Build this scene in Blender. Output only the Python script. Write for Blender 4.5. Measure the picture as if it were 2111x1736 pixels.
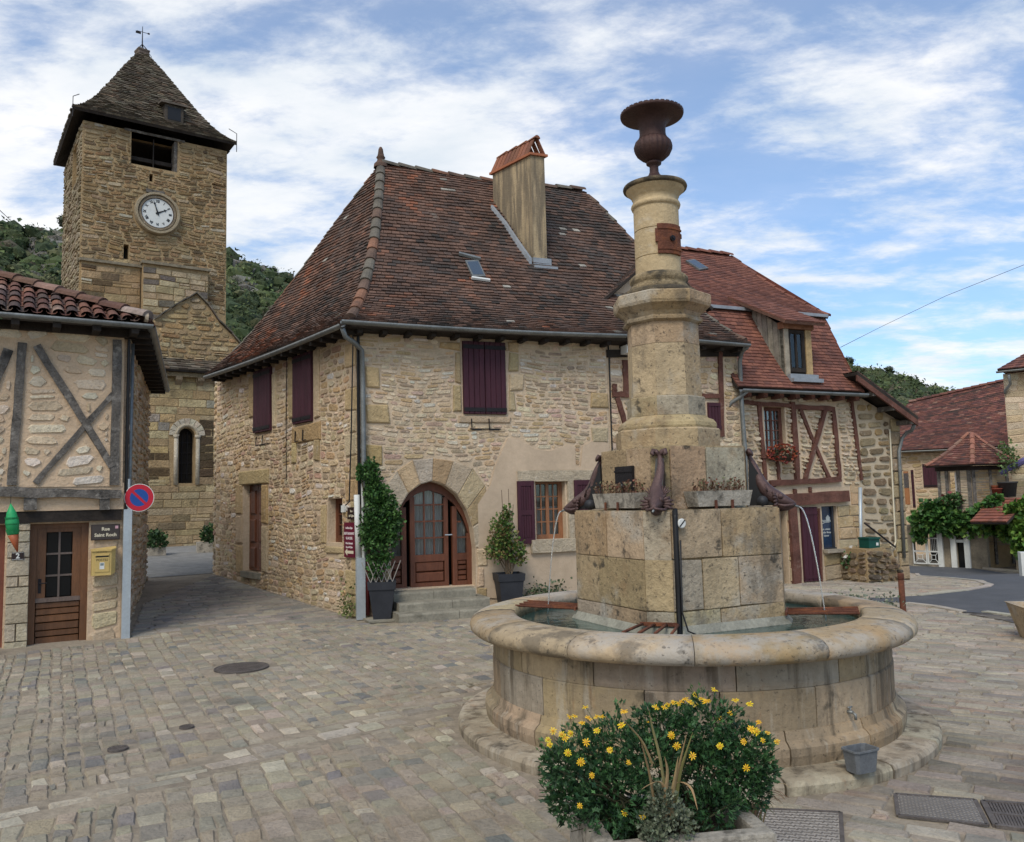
import bpy, bmesh, math, random, time
import numpy as np
from math import sin, cos, pi, radians, sqrt, atan2, floor
from mathutils import Vector, Matrix, noise as mnoise
from mathutils.geometry import tessellate_polygon
T0 = time.time()
sc = bpy.context.scene
for o in list(bpy.data.objects): bpy.data.objects.remove(o)
COL = sc.collection
# ------------------------------------------------------------------ camera
CX, CY, FPX, PITCH, ROLL, CH = 1055.5, 868.0, 1700.0, .094, .0245, 1.9
_F = np.array([0, cos(PITCH), sin(PITCH)]); _R0 = np.array([1, 0, 0.]); _U0 = np.cross(_R0, _F)
_R = _R0*cos(ROLL)-_U0*sin(ROLL); _U = _U0*cos(ROLL)+_R0*sin(ROLL); _C = np.array([0, 0, CH])
cam = bpy.data.cameras.new('camera'); camo = bpy.data.objects.new('camera', cam); COL.objects.link(camo)
cam.sensor_fit = 'HORIZONTAL'; cam.sensor_width = 36; cam.lens = 36*FPX/2111.0
cam.clip_start = .05; cam.clip_end = 3000
mw = Matrix(((_R[0], _U[0], -_F[0], 0), (_R[1], _U[1], -_F[1], 0), (_R[2], _U[2], -_F[2], CH), (0, 0, 0, 1)))
camo.matrix_world = mw; sc.camera = camo
# ------------------------------------------------------------------ sky, sun, exposure
SUN_EL, SUN_AZ = 50.0, 196.0     # azimuth in degrees clockwise from +Y (camera heading)
wd = bpy.data.worlds.new('World'); sc.world = wd; wd.use_nodes = True
def build_world():
    nt = wd.node_tree; nt.nodes.clear(); N = nt.nodes.new; L = nt.links.new
    out = N('ShaderNodeOutputWorld'); bg = N('ShaderNodeBackground'); bg.inputs['Strength'].default_value = .1
    sky = N('ShaderNodeTexSky'); sky.sky_type = 'NISHITA'; sky.sun_disc = False
    sky.sun_elevation = radians(SUN_EL); sky.sun_rotation = radians(SUN_AZ); sky.air_density = 1.0; sky.dust_density = .6; sky.ozone_density = 2.5
    tc = N('ShaderNodeTexCoord'); sep = N('ShaderNodeSeparateXYZ'); L(tc.outputs['Generated'], sep.inputs[0])
    def math_(op, a, b=None, c=None, clamp=False):
        m = N('ShaderNodeMath'); m.operation = op; m.use_clamp = clamp
        for i, v in enumerate((a, b, c)):
            if v is None: continue
            if isinstance(v, (int, float)): m.inputs[i].default_value = v
            else: L(v, m.inputs[i])
        return m.outputs[0]
    zz = math_('ADD', math_('MAXIMUM', sep.outputs[2], 0.0), .16)
    px = math_('DIVIDE', sep.outputs[0], zz); py = math_('DIVIDE', sep.outputs[1], zz)
    cmb = N('ShaderNodeCombineXYZ'); L(px, cmb.inputs[0]); L(py, cmb.inputs[1])
    def mp(scale, rot, off=(0, 0, 0)):
        m = N('ShaderNodeMapping'); L(cmb.outputs[0], m.inputs['Vector']); m.inputs['Scale'].default_value = scale
        m.inputs['Rotation'].default_value = (0, 0, rot); m.inputs['Location'].default_value = off; return m.outputs[0]
    def nz(vec, scale, detail, rough, dist=0):
        n = N('ShaderNodeTexNoise'); L(vec, n.inputs['Vector']); n.inputs['Scale'].default_value = scale
        n.inputs['Detail'].default_value = detail; n.inputs['Roughness'].default_value = rough; n.inputs['Distortion'].default_value = dist
        return n.outputs['Fac']
    big = nz(mp((1, 1, 1), 0, (3.4, 1.3, 0)), 1.1, 3, .5)
    mid = nz(mp((1, 1.5, 1), .6, (1.7, 4.0, 0)), 2.3, 9, .57, .2)
    fine = nz(mp((1, 1.7, 1), .9, (7.7, 2.0, 0)), 7.5, 8, .68, .2)
    # more cloud towards the left (west) of the view, more blue to the upper right
    grad = math_('MULTIPLY', math_('ADD', sep.outputs[0], -.1), -.20)
    s = math_('ADD', math_('ADD', math_('MULTIPLY', big, .5), math_('MULTIPLY', mid, .95)), math_('MULTIPLY', fine, .36))
    s = math_('ADD', s, grad)
    # denser veil towards the horizon
    s = math_('ADD', s, math_('MULTIPLY', math_('SUBTRACT', .38, sep.outputs[2]), .22))
    mr = N('ShaderNodeMapRange'); mr.interpolation_type = 'SMOOTHSTEP'; L(s, mr.inputs['Value'])
    mr.inputs['From Min'].default_value = .77; mr.inputs['From Max'].default_value = 1.05
    mr.inputs['To Min'].default_value = .22; mr.inputs['To Max'].default_value = .97
    # cloud brightness varies: grey bellies and white tops
    cb = nz(mp((1, 1.6, 1), .5, (9, 5, 0)), 2.6, 6, .6)
    mr2 = N('ShaderNodeMapRange'); L(cb, mr2.inputs['Value']); mr2.inputs['From Min'].default_value = .3; mr2.inputs['From Max'].default_value = .7
    mr2.inputs['To Min'].default_value = 0; mr2.inputs['To Max'].default_value = 1
    cm = N('ShaderNodeMix'); cm.data_type = 'RGBA'; L(mr2.outputs[0], cm.inputs[0])
    cm.inputs[6].default_value = (6.3, 6.9, 7.5, 1); cm.inputs[7].default_value = (8.9, 8.8, 8.8, 1)
    # clear sky: nishita mixed towards the photograph's mid blue brightness
    gain = N('ShaderNodeMix'); gain.data_type = 'RGBA'; gain.blend_type = 'MULTIPLY'; gain.inputs[0].default_value = 1
    L(sky.outputs[0], gain.inputs[6]); gain.inputs[7].default_value = (.92, 1.30, 1.55, 1)
    mx = N('ShaderNodeMix'); mx.data_type = 'RGBA'; L(mr.outputs[0], mx.inputs[0]); L(gain.outputs[2], mx.inputs[6]); L(cm.outputs[2], mx.inputs[7])
    L(mx.outputs[2], bg.inputs['Color']); L(bg.outputs[0], out.inputs[0])
build_world()
sun = bpy.data.lights.new('sun', 'SUN'); sun.energy = 1.9; sun.angle = radians(24); sun.color = (1, .92, .80)
suno = bpy.data.objects.new('sun', sun); COL.objects.link(suno)
_e, _a = radians(SUN_EL), radians(SUN_AZ)
suno.rotation_euler = Vector((sin(_a)*cos(_e), cos(_a)*cos(_e), sin(_e))).to_track_quat('Z', 'Y').to_euler()
sc.view_settings.view_transform = 'Standard'; sc.view_settings.look = 'None'; sc.view_settings.exposure = 0.30
sc.view_settings.gamma = 1; sc.view_settings.use_curve_mapping = False
sc.cycles.max_bounces = 6
# ------------------------------------------------------------------ measuring: a pixel of the survey becomes a ray, a ray meets a real plane
def ray(x, y): return _F+_R*(x-CX)/FPX-_U*(y-CY)/FPX
def proj(P):
    Q = np.asarray(P, float)-_C; d = Q@_F; d = np.where(np.abs(d) < 1e-6, 1e-6, d)
    return np.stack([CX+FPX*(Q@_R)/d, CY-FPX*(Q@_U)/d, d], -1)
def ss(a, b, x):
    t = min(1, max(0, (x-a)/(b-a))); return t*t*(3-2*t)
def g(x, y):
    a = -(x+2.6)*.629+(y-13.8)*.777
    up = .053*max(0, a)*ss(1.5, -2.0, x+.6*(y-13.8)*.3) if a > 0 else 0
    up = min(up, .62)
    dn = -.095*max(0, min(y-17, 16))*ss(6.5, 9.5, x)
    return up+dn
def gz(x, y, z=0):
    d = ray(x, y); return _C+d*(z-CH)/d[2]
def gh(x, y, dz=0):
    z = 0
    for k in range(40):
        p = gz(x, y, z); z = .5*z+.5*(g(p[0], p[1])+dz)
    return gz(x, y, z)
def atY(x, y, Y):
    d = ray(x, y); return _C+d*Y/d[1]
class Plane:
    def __init__(s, O, deg):
        s.O = np.array([O[0], O[1], 0.]); t = radians(deg); s.U = np.array([cos(t), sin(t), 0]); s.N = np.array([sin(t), -cos(t), 0]); s.Z = np.array([0, 0, 1.]); s.deg = deg
    def off(s, d): return Plane(s.O+s.N*d, s.deg)
    def hit(s, x, y, d=0):
        r = ray(x, y); k = ((s.O+s.N*d-_C)@s.N)/(r@s.N); return _C+r*k
    def px(s, x, y, d=0):
        p = s.hit(x, y, d); return float((p-s.O)@s.U), float(p[2])
    def w(s, u, z, d=0): return s.O+s.U*u+s.Z*z+s.N*d
    def poly(s, pts, d=0): return [s.px(x, y, d) for x, y in pts]
    def rect(s, x0, y0, x1, y1, d=0):
        a = s.px(x0, y0, d); b = s.px(x1, y1, d); return a[0], b[0], b[1], a[1]
    def inv(s, P): q = np.asarray(P)-s.O; return float(q@s.U), float(q[2]), float(q@s.N)
# ------------------------------------------------------------------ mesh accumulation and objects
class MB:
    def __init__(s): s.v = []; s.f = []; s.c = []
    def add(s, vs, fs, col=(1, 1, 1)):
        b = len(s.v); s.v.extend([(float(p[0]), float(p[1]), float(p[2])) for p in vs])
        s.f.extend([tuple(i+b for i in f) for f in fs]); s.c.extend([col]*len(fs)); return s
    def box(s, c, ex, ey, ez, col=(1, 1, 1)):
        c, ex, ey, ez = map(np.asarray, (c, ex, ey, ez))
        vs = [c+a*ex+b*ey+d*ez for a in (-1, 1) for b in (-1, 1) for d in (-1, 1)]
        return s.add(vs, [(0, 1, 3, 2), (4, 6, 7, 5), (0, 4, 5, 1), (2, 3, 7, 6), (0, 2, 6, 4), (1, 5, 7, 3)], col)
    def pbox(s, P, u0, u1, z0, z1, d0, d1, col=(1, 1, 1)):
        return s.box(P.w((u0+u1)/2, (z0+z1)/2, (d0+d1)/2), P.U*(u1-u0)/2, P.Z*(z1-z0)/2, P.N*(d1-d0)/2, col)
    def tube(s, pts, r, n=8, col=(1, 1, 1), caps=True, rz=None):
        pts = [np.asarray(p, float) for p in pts]; m = len(pts)
        rs = r if isinstance(r, (list, tuple)) else [r]*m
        b = len(s.v); ref = None; vs = []
        for i in range(m):
            t = pts[min(i+1, m-1)]-pts[max(i-1, 0)]; t = t/(np.linalg.norm(t)+1e-9)
            if ref is None or abs(ref@t) > .95: ref = np.array([0, 0, 1.]) if abs(t[2]) < .9 else np.array([1., 0, 0])
            a = np.cross(t, ref); a /= np.linalg.norm(a); c = np.cross(a, t); ref = c
            for k in range(n):
                q = 2*pi*k/n; vs.append(pts[i]+rs[i]*(a*cos(q)+c*sin(q)*(1 if rz is None else rz)))
        fs = [(i*n+k, i*n+(k+1) % n, (i+1)*n+(k+1) % n, (i+1)*n+k) for i in range(m-1) for k in range(n)]
        if caps: fs += [tuple(range(n-1, -1, -1)), tuple(range((m-1)*n, m*n))]
        return s.add(vs, fs, col)
    def lathe(s, c, prof, n=24, a0=0, a1=2*pi, col=(1, 1, 1), closed=False, rf=None, capped=False):
        full = abs(a1-a0-2*pi) < 1e-6; m = n if full else n+1; k = len(prof); vs = []
        for i in range(m):
            a = a0+(a1-a0)*i/n; q = rf(a) if rf else 1
            for r, z in prof: vs.append((c[0]+r*q*cos(a), c[1]+r*q*sin(a), c[2]+z))
        fs = []; kk = k if closed else k-1
        for i in range(n):
            j = (i+1) % m
            for t in range(kk): u = (t+1) % k; fs.append((i*k+t, j*k+t, j*k+u, i*k+u))
        if capped: fs += [tuple(range(k)), tuple(range((m-1)*k+k-1, (m-1)*k-1, -1))]
        return s.add(vs, fs, col)
    def prism(s, poly, vec, col=(1, 1, 1)):
        n = len(poly); vec = np.asarray(vec, float); p = [np.asarray(q, float) for q in poly]
        return s.add(p+[q+vec for q in p], [tuple(range(n)), tuple(range(2*n-1, n-1, -1))]+[(i, i+n, (i+1) % n+n, (i+1) % n) for i in range(n)], col)
ORG = {}
def tagit(o, label=None, cat=None, group=None, kind=None):
    if label: o['label'] = label
    if cat: o['category'] = cat
    if group: o['group'] = group
    if kind: o['kind'] = kind
    return o
def thing(name, loc, label, cat, group=None):
    o = bpy.data.objects.new(name, None); COL.objects.link(o); loc = np.asarray(loc, float); o.location = loc; o.empty_display_size = .1
    ORG[o.name] = loc; return tagit(o, label, cat, group)
def ob(name, mb, mat, parent=None, smooth=False, label=None, cat=None, group=None, kind=None, origin=None):
    if not mb.v: return None
    v = np.array(mb.v); o0 = v.mean(0) if origin is None else np.asarray(origin, float)
    me = bpy.data.meshes.new(name); me.from_pydata((v-o0).tolist(), [], mb.f)
    at = me.attributes.new('col', 'FLOAT_COLOR', 'FACE')
    c = np.ones((len(mb.f), 4), np.float32); c[:, :3] = np.array(mb.c); at.data.foreach_set('color', c.ravel())
    if smooth: me.polygons.foreach_set('use_smooth', [True]*len(mb.f))
    me.materials.append(mat); o = bpy.data.objects.new(name, me); COL.objects.link(o); ORG[o.name] = o0
    if parent is not None: o.parent = parent; o.location = o0-ORG[parent.name]
    else: o.location = o0
    return tagit(o, label, cat, group, kind)
def copy_thing(root, loc, rotz=0, scale=1, label=None):
    c = root.copy(); COL.objects.link(c); c.location = loc; c.rotation_euler = (0, 0, rotz); c.scale = (scale,)*3; ORG[c.name] = np.asarray(loc, float)
    if label: c['label'] = label
    for ch in list(root.children):
        d = ch.copy(); COL.objects.link(d); d.parent = c
        for gch in list(ch.children):
            e = gch.copy(); COL.objects.link(e); e.parent = d
    return c
def pxsize(vs):
    q = proj(np.array(vs)); x, y = q[:, 0], q[:, 1]
    if q[:, 2].min() < .2: return 0
    if x.max() < -20 or x.min() > 2131 or y.max() < -20 or y.min() > 1756: return 0
    return (x.max()-x.min())*(y.max()-y.min())
def emit(name, pieces, mat, root, nmax=295, smooth=False):
    """pieces: (parent, MB). The largest seen become parts of their own; the rest one joined part."""
    pieces = sorted(pieces, key=lambda p: -pxsize(p[1].v)); rest = MB()
    for i, (par, m) in enumerate(pieces):
        if i < nmax and pxsize(m.v) > 14: ob(name, m, mat, par, smooth)
        else:
            b = len(rest.v); rest.v += m.v; rest.f += [tuple(k+b for k in f) for f in m.f]; rest.c += m.c
    if rest.v: ob(name+'s', rest, mat, root, smooth, kind='stuff')
# ------------------------------------------------------------------ materials
MATS = {}
def M(name, base='attr', rough=.88, var=.3, scale=3, bump=.25, bscale=25, metal=0, spots=(), spec=.3, stretch=(1, 1, 1), trans=0, bdist=.01, vgrey=False):
    if name in MATS: return MATS[name]
    m = bpy.data.materials.new(name); m.use_nodes = True; nt = m.node_tree; nt.nodes.clear(); N = nt.nodes.new; L = nt.links.new
    out = N('ShaderNodeOutputMaterial'); bs = N('ShaderNodeBsdfPrincipled'); L(bs.outputs[0], out.inputs[0])
    bs.inputs['Roughness'].default_value = rough; bs.inputs['Metallic'].default_value = metal; bs.inputs['Specular IOR Level'].default_value = spec
    if trans: bs.inputs['Transmission Weight'].default_value = trans
    ge = N('ShaderNodeNewGeometry'); mp = N('ShaderNodeMapping'); L(ge.outputs['Position'], mp.inputs['Vector']); mp.inputs['Scale'].default_value = stretch
    def nz(sc_, det=5, r=.6, off=0, vec=None):
        n = N('ShaderNodeTexNoise'); n.inputs['Scale'].default_value = sc_; n.inputs['Detail'].default_value = det; n.inputs['Roughness'].default_value = r
        if off or vec is not None:
            a = N('ShaderNodeMapping'); L(mp.outputs[0] if vec is None else vec, a.inputs['Vector']); a.inputs['Location'].default_value = (off, off*.7, off*1.3); L(a.outputs[0], n.inputs['Vector'])
        else: L(mp.outputs[0], n.inputs['Vector'])
        return n.outputs['Fac']
    if base == 'attr':
        at = N('ShaderNodeAttribute'); at.attribute_name = 'col'; col = at.outputs['Color']
    else:
        rg = N('ShaderNodeRGB'); rg.outputs[0].default_value = (*base, 1); col = rg.outputs[0]
    # fine and coarse value variation
    def vary(col, fac, amt):
        mr = N('ShaderNodeMapRange'); L(fac, mr.inputs['Value']); mr.inputs['From Min'].default_value = .25; mr.inputs['From Max'].default_value = .75
        mr.inputs['To Min'].default_value = 1-amt; mr.inputs['To Max'].default_value = 1+amt
        mx = N('ShaderNodeMix'); mx.data_type = 'RGBA'; mx.blend_type = 'MULTIPLY'; mx.inputs[0].default_value = 1; L(col, mx.inputs[6])
        cb = N('ShaderNodeCombineColor'); [L(mr.outputs[0], cb.inputs[i]) for i in range(3)]; L(cb.outputs[0], mx.inputs[7]); return mx.outputs[2]
    if var: col = vary(col, nz(scale), var); col = vary(col, nz(scale*9, 3, .7, 5.1), var*.7)
    for i, sp in enumerate(spots):
        c, s_, lo, hi, amt = sp[:5]; st = sp[5] if len(sp) > 5 else None; vec = None
        if st:
            a = N('ShaderNodeMapping'); L(ge.outputs['Position'], a.inputs['Vector']); a.inputs['Scale'].default_value = st; vec = a.outputs[0]
        f = nz(s_, 7, .65, 11.3*(i+1), vec)
        mr = N('ShaderNodeMapRange'); mr.interpolation_type = 'SMOOTHSTEP'; L(f, mr.inputs['Value']); mr.inputs['From Min'].default_value = lo; mr.inputs['From Max'].default_value = hi; mr.inputs['To Max'].default_value = amt
        mx = N('ShaderNodeMix'); mx.data_type = 'RGBA'; L(mr.outputs[0], mx.inputs[0]); L(col, mx.inputs[6]); mx.inputs[7].default_value = (*c, 1); col = mx.outputs[2]
    L(col, bs.inputs['Base Color'])
    if bump:
        b = N('ShaderNodeBump'); b.inputs['Strength'].default_value = bump; b.inputs['Distance'].default_value = bdist*3
        L(nz(bscale, 6, .68, 3.3), b.inputs['Height']); L(b.outputs[0], bs.inputs['Normal'])
    MATS[name] = m; return m
def blk(n, c): return M(n, c)
DARKL = (.045, .04, .032); GREYW = (.42, .41, .37)
m_stone = M('rubble stone', rough=.93, var=.22, scale=4, bump=.9, bscale=16, bdist=.02, spots=((( .62, .56, .46), 9, .58, .7, .4),))
m_mortar = M('lime mortar', (.55, .43, .30), rough=.95, var=.16, scale=2.5, bump=.7, bscale=30, bdist=.01)
m_mortar_y = M('ochre mortar', (.35, .25, .135), rough=.95, var=.2, scale=2.0, bump=.7, bscale=22, bdist=.02, spots=((DARKL, 1.2, .56, .72, .45),))
m_mortar_lb = M('sandy render between stones', (.57, .42, .28), rough=.95, var=.14, scale=3, bump=.9, bscale=14, bdist=.012)
m_plaster = M('smooth lime plaster', (.49, .38, .27), rough=.93, var=.12, scale=1.3, bump=.25, bscale=35, spots=(((.36, .27, .18), 1.4, .55, .8, .5),))
m_church = M('church stone', rough=.95, var=.3, scale=3, bump=1.0, bscale=14, bdist=.025, spots=((DARKL, .75, .56, .72, .7), ((.10, .075, .045), 3.2, .57, .68, .55)))
m_tile = M('old clay tile', rough=.9, var=.35, scale=2.2, bump=.6, bscale=26, spots=(((.24, .215, .18), 6, .66, .76, .35), ((.035, .032, .028), 1.1, .53, .68, .55), ((.20, .19, .16), 1.6, .64, .74, .5)))
m_tile3 = M('red clay tile', rough=.85, var=.22, scale=2, bump=.4, bscale=26)
m_lauze = M('stone slate', rough=.95, var=.4, scale=3, bump=.8, bscale=20, spots=(((.27, .25, .19), 5, .62, .74, .6),))
FS = (((.40, .385, .34), 1.3, .50, .64, .65), ((.26, .165, .085), 2.6, .52, .70, .6), ((.11, .09, .065), 1.9, .50, .66, .75, (1.2, 1.2, .7)), (DARKL, 5.5, .58, .68, .85), (DARKL, 26, .575, .66, .7))
m_ped = M('weathered fountain stone', rough=.9, var=.25, scale=2.4, bump=.7, bscale=22, spots=FS)
m_basin = M('basin stone streaked by water', rough=.85, var=.22, scale=2.0, bump=.5, bscale=16, spots=(((.22, .175, .12), 1.3, .42, .60, .7), ((.095, .075, .052), 1.9, .48, .66, .8, (3.4, 3.4, .33)), ((.40, .365, .30), 2.6, .55, .68, .55, (3, 3, .5)), ((.27, .15, .07), 3.1, .58, .72, .55, (2, 2, .7)), (DARKL, 4.2, .58, .70, .7, (1, 1, .8)), (DARKL, 28, .6, .68, .6)))
m_rim = M('basin coping stone', rough=.82, var=.2, scale=2.0, bump=.45, bscale=20, spots=(((.38, .36, .325), 1.2, .46, .60, .75), ((.42, .265, .12), 2.1, .54, .68, .5), ((.10, .085, .065), 1.9, .56, .66, .65), ((.09, .08, .065), 9, .56, .66, .55), (DARKL, 30, .58, .66, .65)))
m_wood = M('varnished brown wood', rough=.5, var=.35, scale=2.5, bump=.25, bscale=30, stretch=(3, 3, .5), spec=.4)
m_timber_g = M('grey weathered timber', (.125, .112, .098), rough=.95, var=.6, scale=5, bump=1.0, bscale=26, spots=(((.34, .31, .27), 7, .52, .66, .6), ((.03, .028, .025), 4, .55, .68, .7)))
m_timber_r = M('red brown timber', (.125, .055, .04), rough=.9, var=.4, scale=4, bump=.8, bscale=22, spots=(((.21, .15, .12), 6, .58, .7, .5),))
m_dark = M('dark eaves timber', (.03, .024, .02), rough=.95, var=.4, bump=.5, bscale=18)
m_shut = M('aubergine painted boards', (.05, .014, .023), rough=.66, var=.35, scale=3, bump=.2, bscale=30, stretch=(3, 3, .4))
m_iron = M('black wrought iron', (.018, .016, .018), rough=.6, var=.2, metal=.3)
m_zinc = M('zinc', (.19, .20, .195), rough=.5, var=.3, scale=4, metal=.5, bump=.05)
m_lead = M('pale lead flashing', (.27, .29, .31), rough=.5, var=.2, scale=4, metal=.2, bump=.1)
m_galv = M('galvanised steel', (.42, .46, .48), rough=.45, var=.15, scale=3, metal=.35, bump=.03)
m_glassd = M('dark window glass', (.008, .009, .010), rough=.06, var=0, bump=.03, bscale=3, spec=.25)
m_glass = M('window glass', (.05, .055, .06), rough=.04, var=0, bump=0, spec=.6)
m_curt = M('pale curtain', (.66, .66, .62), rough=.8, var=.3, scale=9, bump=.2, bscale=30, stretch=(3, 3, .25))
m_rust = M('rusty iron', (.13, .05, .03), rough=.85, var=.4, scale=8, bump=.5, bscale=40, metal=.2, spots=(((.24, .085, .035), 6, .5, .65, .7),))
m_urn = M('brown cast iron', (.062, .034, .030), rough=.6, var=.3, scale=7, bump=.3, bscale=50, metal=.3)
m_dolph = M('purplish painted iron', (.095, .058, .054), rough=.45, var=.25, scale=9, bump=.35, bscale=45, metal=.35)
m_black = M('black plastic', (.012, .012, .013), rough=.45, var=.1, bump=0)
m_pot = M('anthracite plastic', (.028, .030, .036), rough=.55, var=.2, scale=5, bump=.05)
m_conc = M('pale concrete trough', (.33, .30, .25), rough=.95, var=.3, scale=5, bump=.6, bscale=30, spots=(((.06, .055, .045), 7, .5, .66, .75),))
m_step = M('greenish step stone', (.24, .22, .17), rough=.9, var=.3, scale=3, bump=.5, bscale=20, spots=(((.08, .075, .055), 3, .55, .7, .6),))
m_soil = M('dry soil', (.045, .03, .02), rough=1, var=.4, scale=10, bump=1, bscale=40)
m_leaf = M('leaf', rough=.55, var=.2, scale=6, bump=0, spec=.35)
m_stem = M('stem', rough=.8, var=.2, bump=0)
m_petal = M('petal', rough=.5, var=.08, bump=0)
m_sett = M('sett stone', rough=.84, var=.2, scale=5, bump=.9, bscale=26, bdist=.014, spots=(((.40, .345, .265), 1.1, .50, .66, .38), ((.13, .115, .09), .8, .56, .72, .5), ((.14, .12, .09), 34, .6, .7, .5)))
m_ground = M('sandy joints of the square', (.285, .24, .18), rough=.97, var=.3, scale=1.5, bump=.8, bscale=30, spots=(((.12, .10, .08), 2.2, .55, .7, .6),))
m_asph = M('asphalt', (.085, .088, .095), rough=.93, var=.14, scale=3, bump=.4, bscale=120, spots=(((.12, .12, .125), .9, .5, .7, .5),))
m_white = M('white paint', (.62, .63, .60), rough=.6, var=.1, scale=5, bump=.05)
m_cast = M('dark cast iron cover', (.125, .108, .098), rough=.75, var=.35, scale=9, bump=.5, bscale=40, metal=.3)
def pal(rng, items, j=.12):
    c = rng.choices([i[0] for i in items], [i[1] for i in items])[0]; k = 1+rng.uniform(-j, j)
    return tuple(max(.004, x*k*(1+rng.uniform(-.04, .04))) for x in c)
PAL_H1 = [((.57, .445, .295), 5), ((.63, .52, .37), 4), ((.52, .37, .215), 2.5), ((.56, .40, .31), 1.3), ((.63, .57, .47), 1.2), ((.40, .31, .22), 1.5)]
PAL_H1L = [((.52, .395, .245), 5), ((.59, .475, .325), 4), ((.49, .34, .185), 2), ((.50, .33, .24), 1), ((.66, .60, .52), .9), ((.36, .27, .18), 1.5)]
PAL_CH = [((.32, .22, .115), 5), ((.36, .265, .15), 4), ((.28, .18, .09), 4), ((.40, .32, .21), 1.2), ((.17, .12, .07), 1.0), ((.47, .41, .32), .35)]
PAL_LB = [((.52, .43, .31), 4), ((.58, .49, .37), 3), ((.47, .37, .26), 3)]
PAL_D = [((.26, .20, .12), 4), ((.33, .26, .16), 3), ((.18, .13, .08), 3)]
PAL_PAVE = [((.305, .262, .193), 8), ((.272, .242, .186), 6), ((.33, .282, .213), 6), ((.315, .262, .185), 2), ((.225, .206, .175), 2.5), ((.43, .375, .285), 1.0), ((.28, .23, .172), 1), ((.185, .178, .165), .6)]
# ------------------------------------------------------------------ polygons and masonry
def pip(poly):
    P = np.array(poly); n = len(P)
    def f(u, z):
        u = np.asarray(u, float); z = np.asarray(z, float); r = np.zeros(np.broadcast(u, z).shape, bool)
        for i in range(n):
            x1, y1 = P[i]; x2, y2 = P[(i+1) % n]
            if y1 == y2: continue
            c = ((y1 > z) != (y2 > z)) & (u < (x2-x1)*(z-y1)/(y2-y1)+x1); r ^= c
        return r
    return f
def region(outer, holes=()):
    fo = pip(outer); fh = [pip(h) for h in holes]
    def f(u, z):
        r = fo(u, z)
        for h in fh: r = r & ~h(u, z)
        return r
    return f
def rpoly(u0, u1, z0, z1): return [(u0, z0), (u1, z0), (u1, z1), (u0, z1)]
def cells(reg, u0, u1, z0, z1, hr, wr, rng, wav=.0, split=.12, du=.03, minw=.05):
    """lay rows of pieces of uneven size inside a region of the (u, z) plane"""
    out = []; z = z0; ph = rng.uniform(0, 9)
    def wz(u, zz): return wav*(sin(u*2.1+zz*1.3+ph)+.6*sin(u*5.3-zz*2.1+ph*2))
    while z < z1:
        h = rng.uniform(*hr); us = np.arange(u0, u1+du, du)
        off = np.array([wz(a, z) for a in us]) if wav else 0
        ok = reg(us, z+off+.1*h) & reg(us, z+off+.5*h) & reg(us, z+off+.9*h)
        i = 0; n = len(us)
        while i < n:
            if not ok[i]: i += 1; continue
            j = i
            while j+1 < n and ok[j+1]: j += 1
            a, b = us[i], us[j]
            if b-a >= minw:
                u = a
                while u < b-1e-6:
                    w = rng.uniform(*wr)*(.7+.6*h/(.5*(hr[0]+hr[1])))
                    if u+w > b-minw*1.2: w = b-u
                    if w > wr[1]*1.8: w *= .5
                    o0, o1 = (wz(u, z), wz(u+w, z)) if wav else (0, 0)
                    if rng.random() < split and h > .09:
                        k = rng.uniform(.4, .6); out.append((u, u+w, z, z+h*k, o0, o1)); out.append((u, u+w, z+h*k, z+h, o0, o1))
                    else: out.append((u, u+w, z, z+h, o0, o1))
                    u += w
            i = j+1
        z += h
    return out
def rock(P, c, gap, bulge, col, rng, d0=0., rnd=.35, jit=.10):
    u0, u1, z0, z1, o0, o1 = c; u0 += gap*.5; u1 -= gap*.5; z0 += gap*.5; z1 -= gap*.5
    w = u1-u0; h = z1-z0
    if w < .02 or h < .015: return None
    q = min(w, h)*rnd; J = lambda: rng.uniform(-jit, jit)*min(w, h)
    base = [(u0+q, z0), (u1-q, z0), (u1, z0+q), (u1, z1-q), (u1-q, z1), (u0+q, z1), (u0, z1-q), (u0, z0+q)]
    base = [(a+J(), b+J()+(o0+(o1-o0)*(a-u0)/w)) for a, b in base]
    cu, cz = (u0+u1)/2, (z0+z1)/2+(o0+o1)/2; k = .78+rng.uniform(-.05, .05); tu, tz = rng.uniform(-.25, .25), rng.uniform(-.25, .25)
    vs = [P.w(a, b, d0-.02) for a, b in base]
    for a, b in base:
        aa, bb = cu+(a-cu)*k, cz+(b-cz)*k
        vs.append(P.w(aa, bb, d0+bulge*(1+tu*(aa-cu)/w*2+tz*(bb-cz)/h*2)))
    m = MB(); m.add(vs, [(i, (i+1) % 8, 8+(i+1) % 8, 8+i) for i in range(8)]+[tuple(range(8, 16))], col); return m
def ashlar(P, c, gap, bulge, col, rng, d0=0., bev=.012, jit=.006):
    u0, u1, z0, z1, o0, o1 = c; u0 += gap*.5; u1 -= gap*.5; z0 += gap*.5; z1 -= gap*.5
    if u1-u0 < .02 or z1-z0 < .015: return None
    J = lambda: rng.uniform(-jit, jit); bs = [(u0+J(), z0+o0+J()), (u1+J(), z0+o1+J()), (u1+J(), z1+o1+J()), (u0+J(), z1+o0+J())]
    cu, cz = (u0+u1)/2, (z0+z1)/2; bv = min(bev, (u1-u0)*.2, (z1-z0)*.2)
    vs = [P.w(a, b, d0-.02) for a, b in bs]+[P.w(a, b, d0+bulge*.55) for a, b in bs]
    vs += [P.w(a+(bv if a < cu else -bv), b+(bv if b < cz+(o0+o1)/2 else -bv), d0+bulge) for a, b in bs]
    m = MB(); m.add(vs, [(i, (i+1) % 4, 4+(i+1) % 4, 4+i) for i in range(4)]+[(4+i, 4+(i+1) % 4, 8+(i+1) % 4, 8+i) for i in range(4)]+[(8, 9, 10, 11)], col); return m
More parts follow.
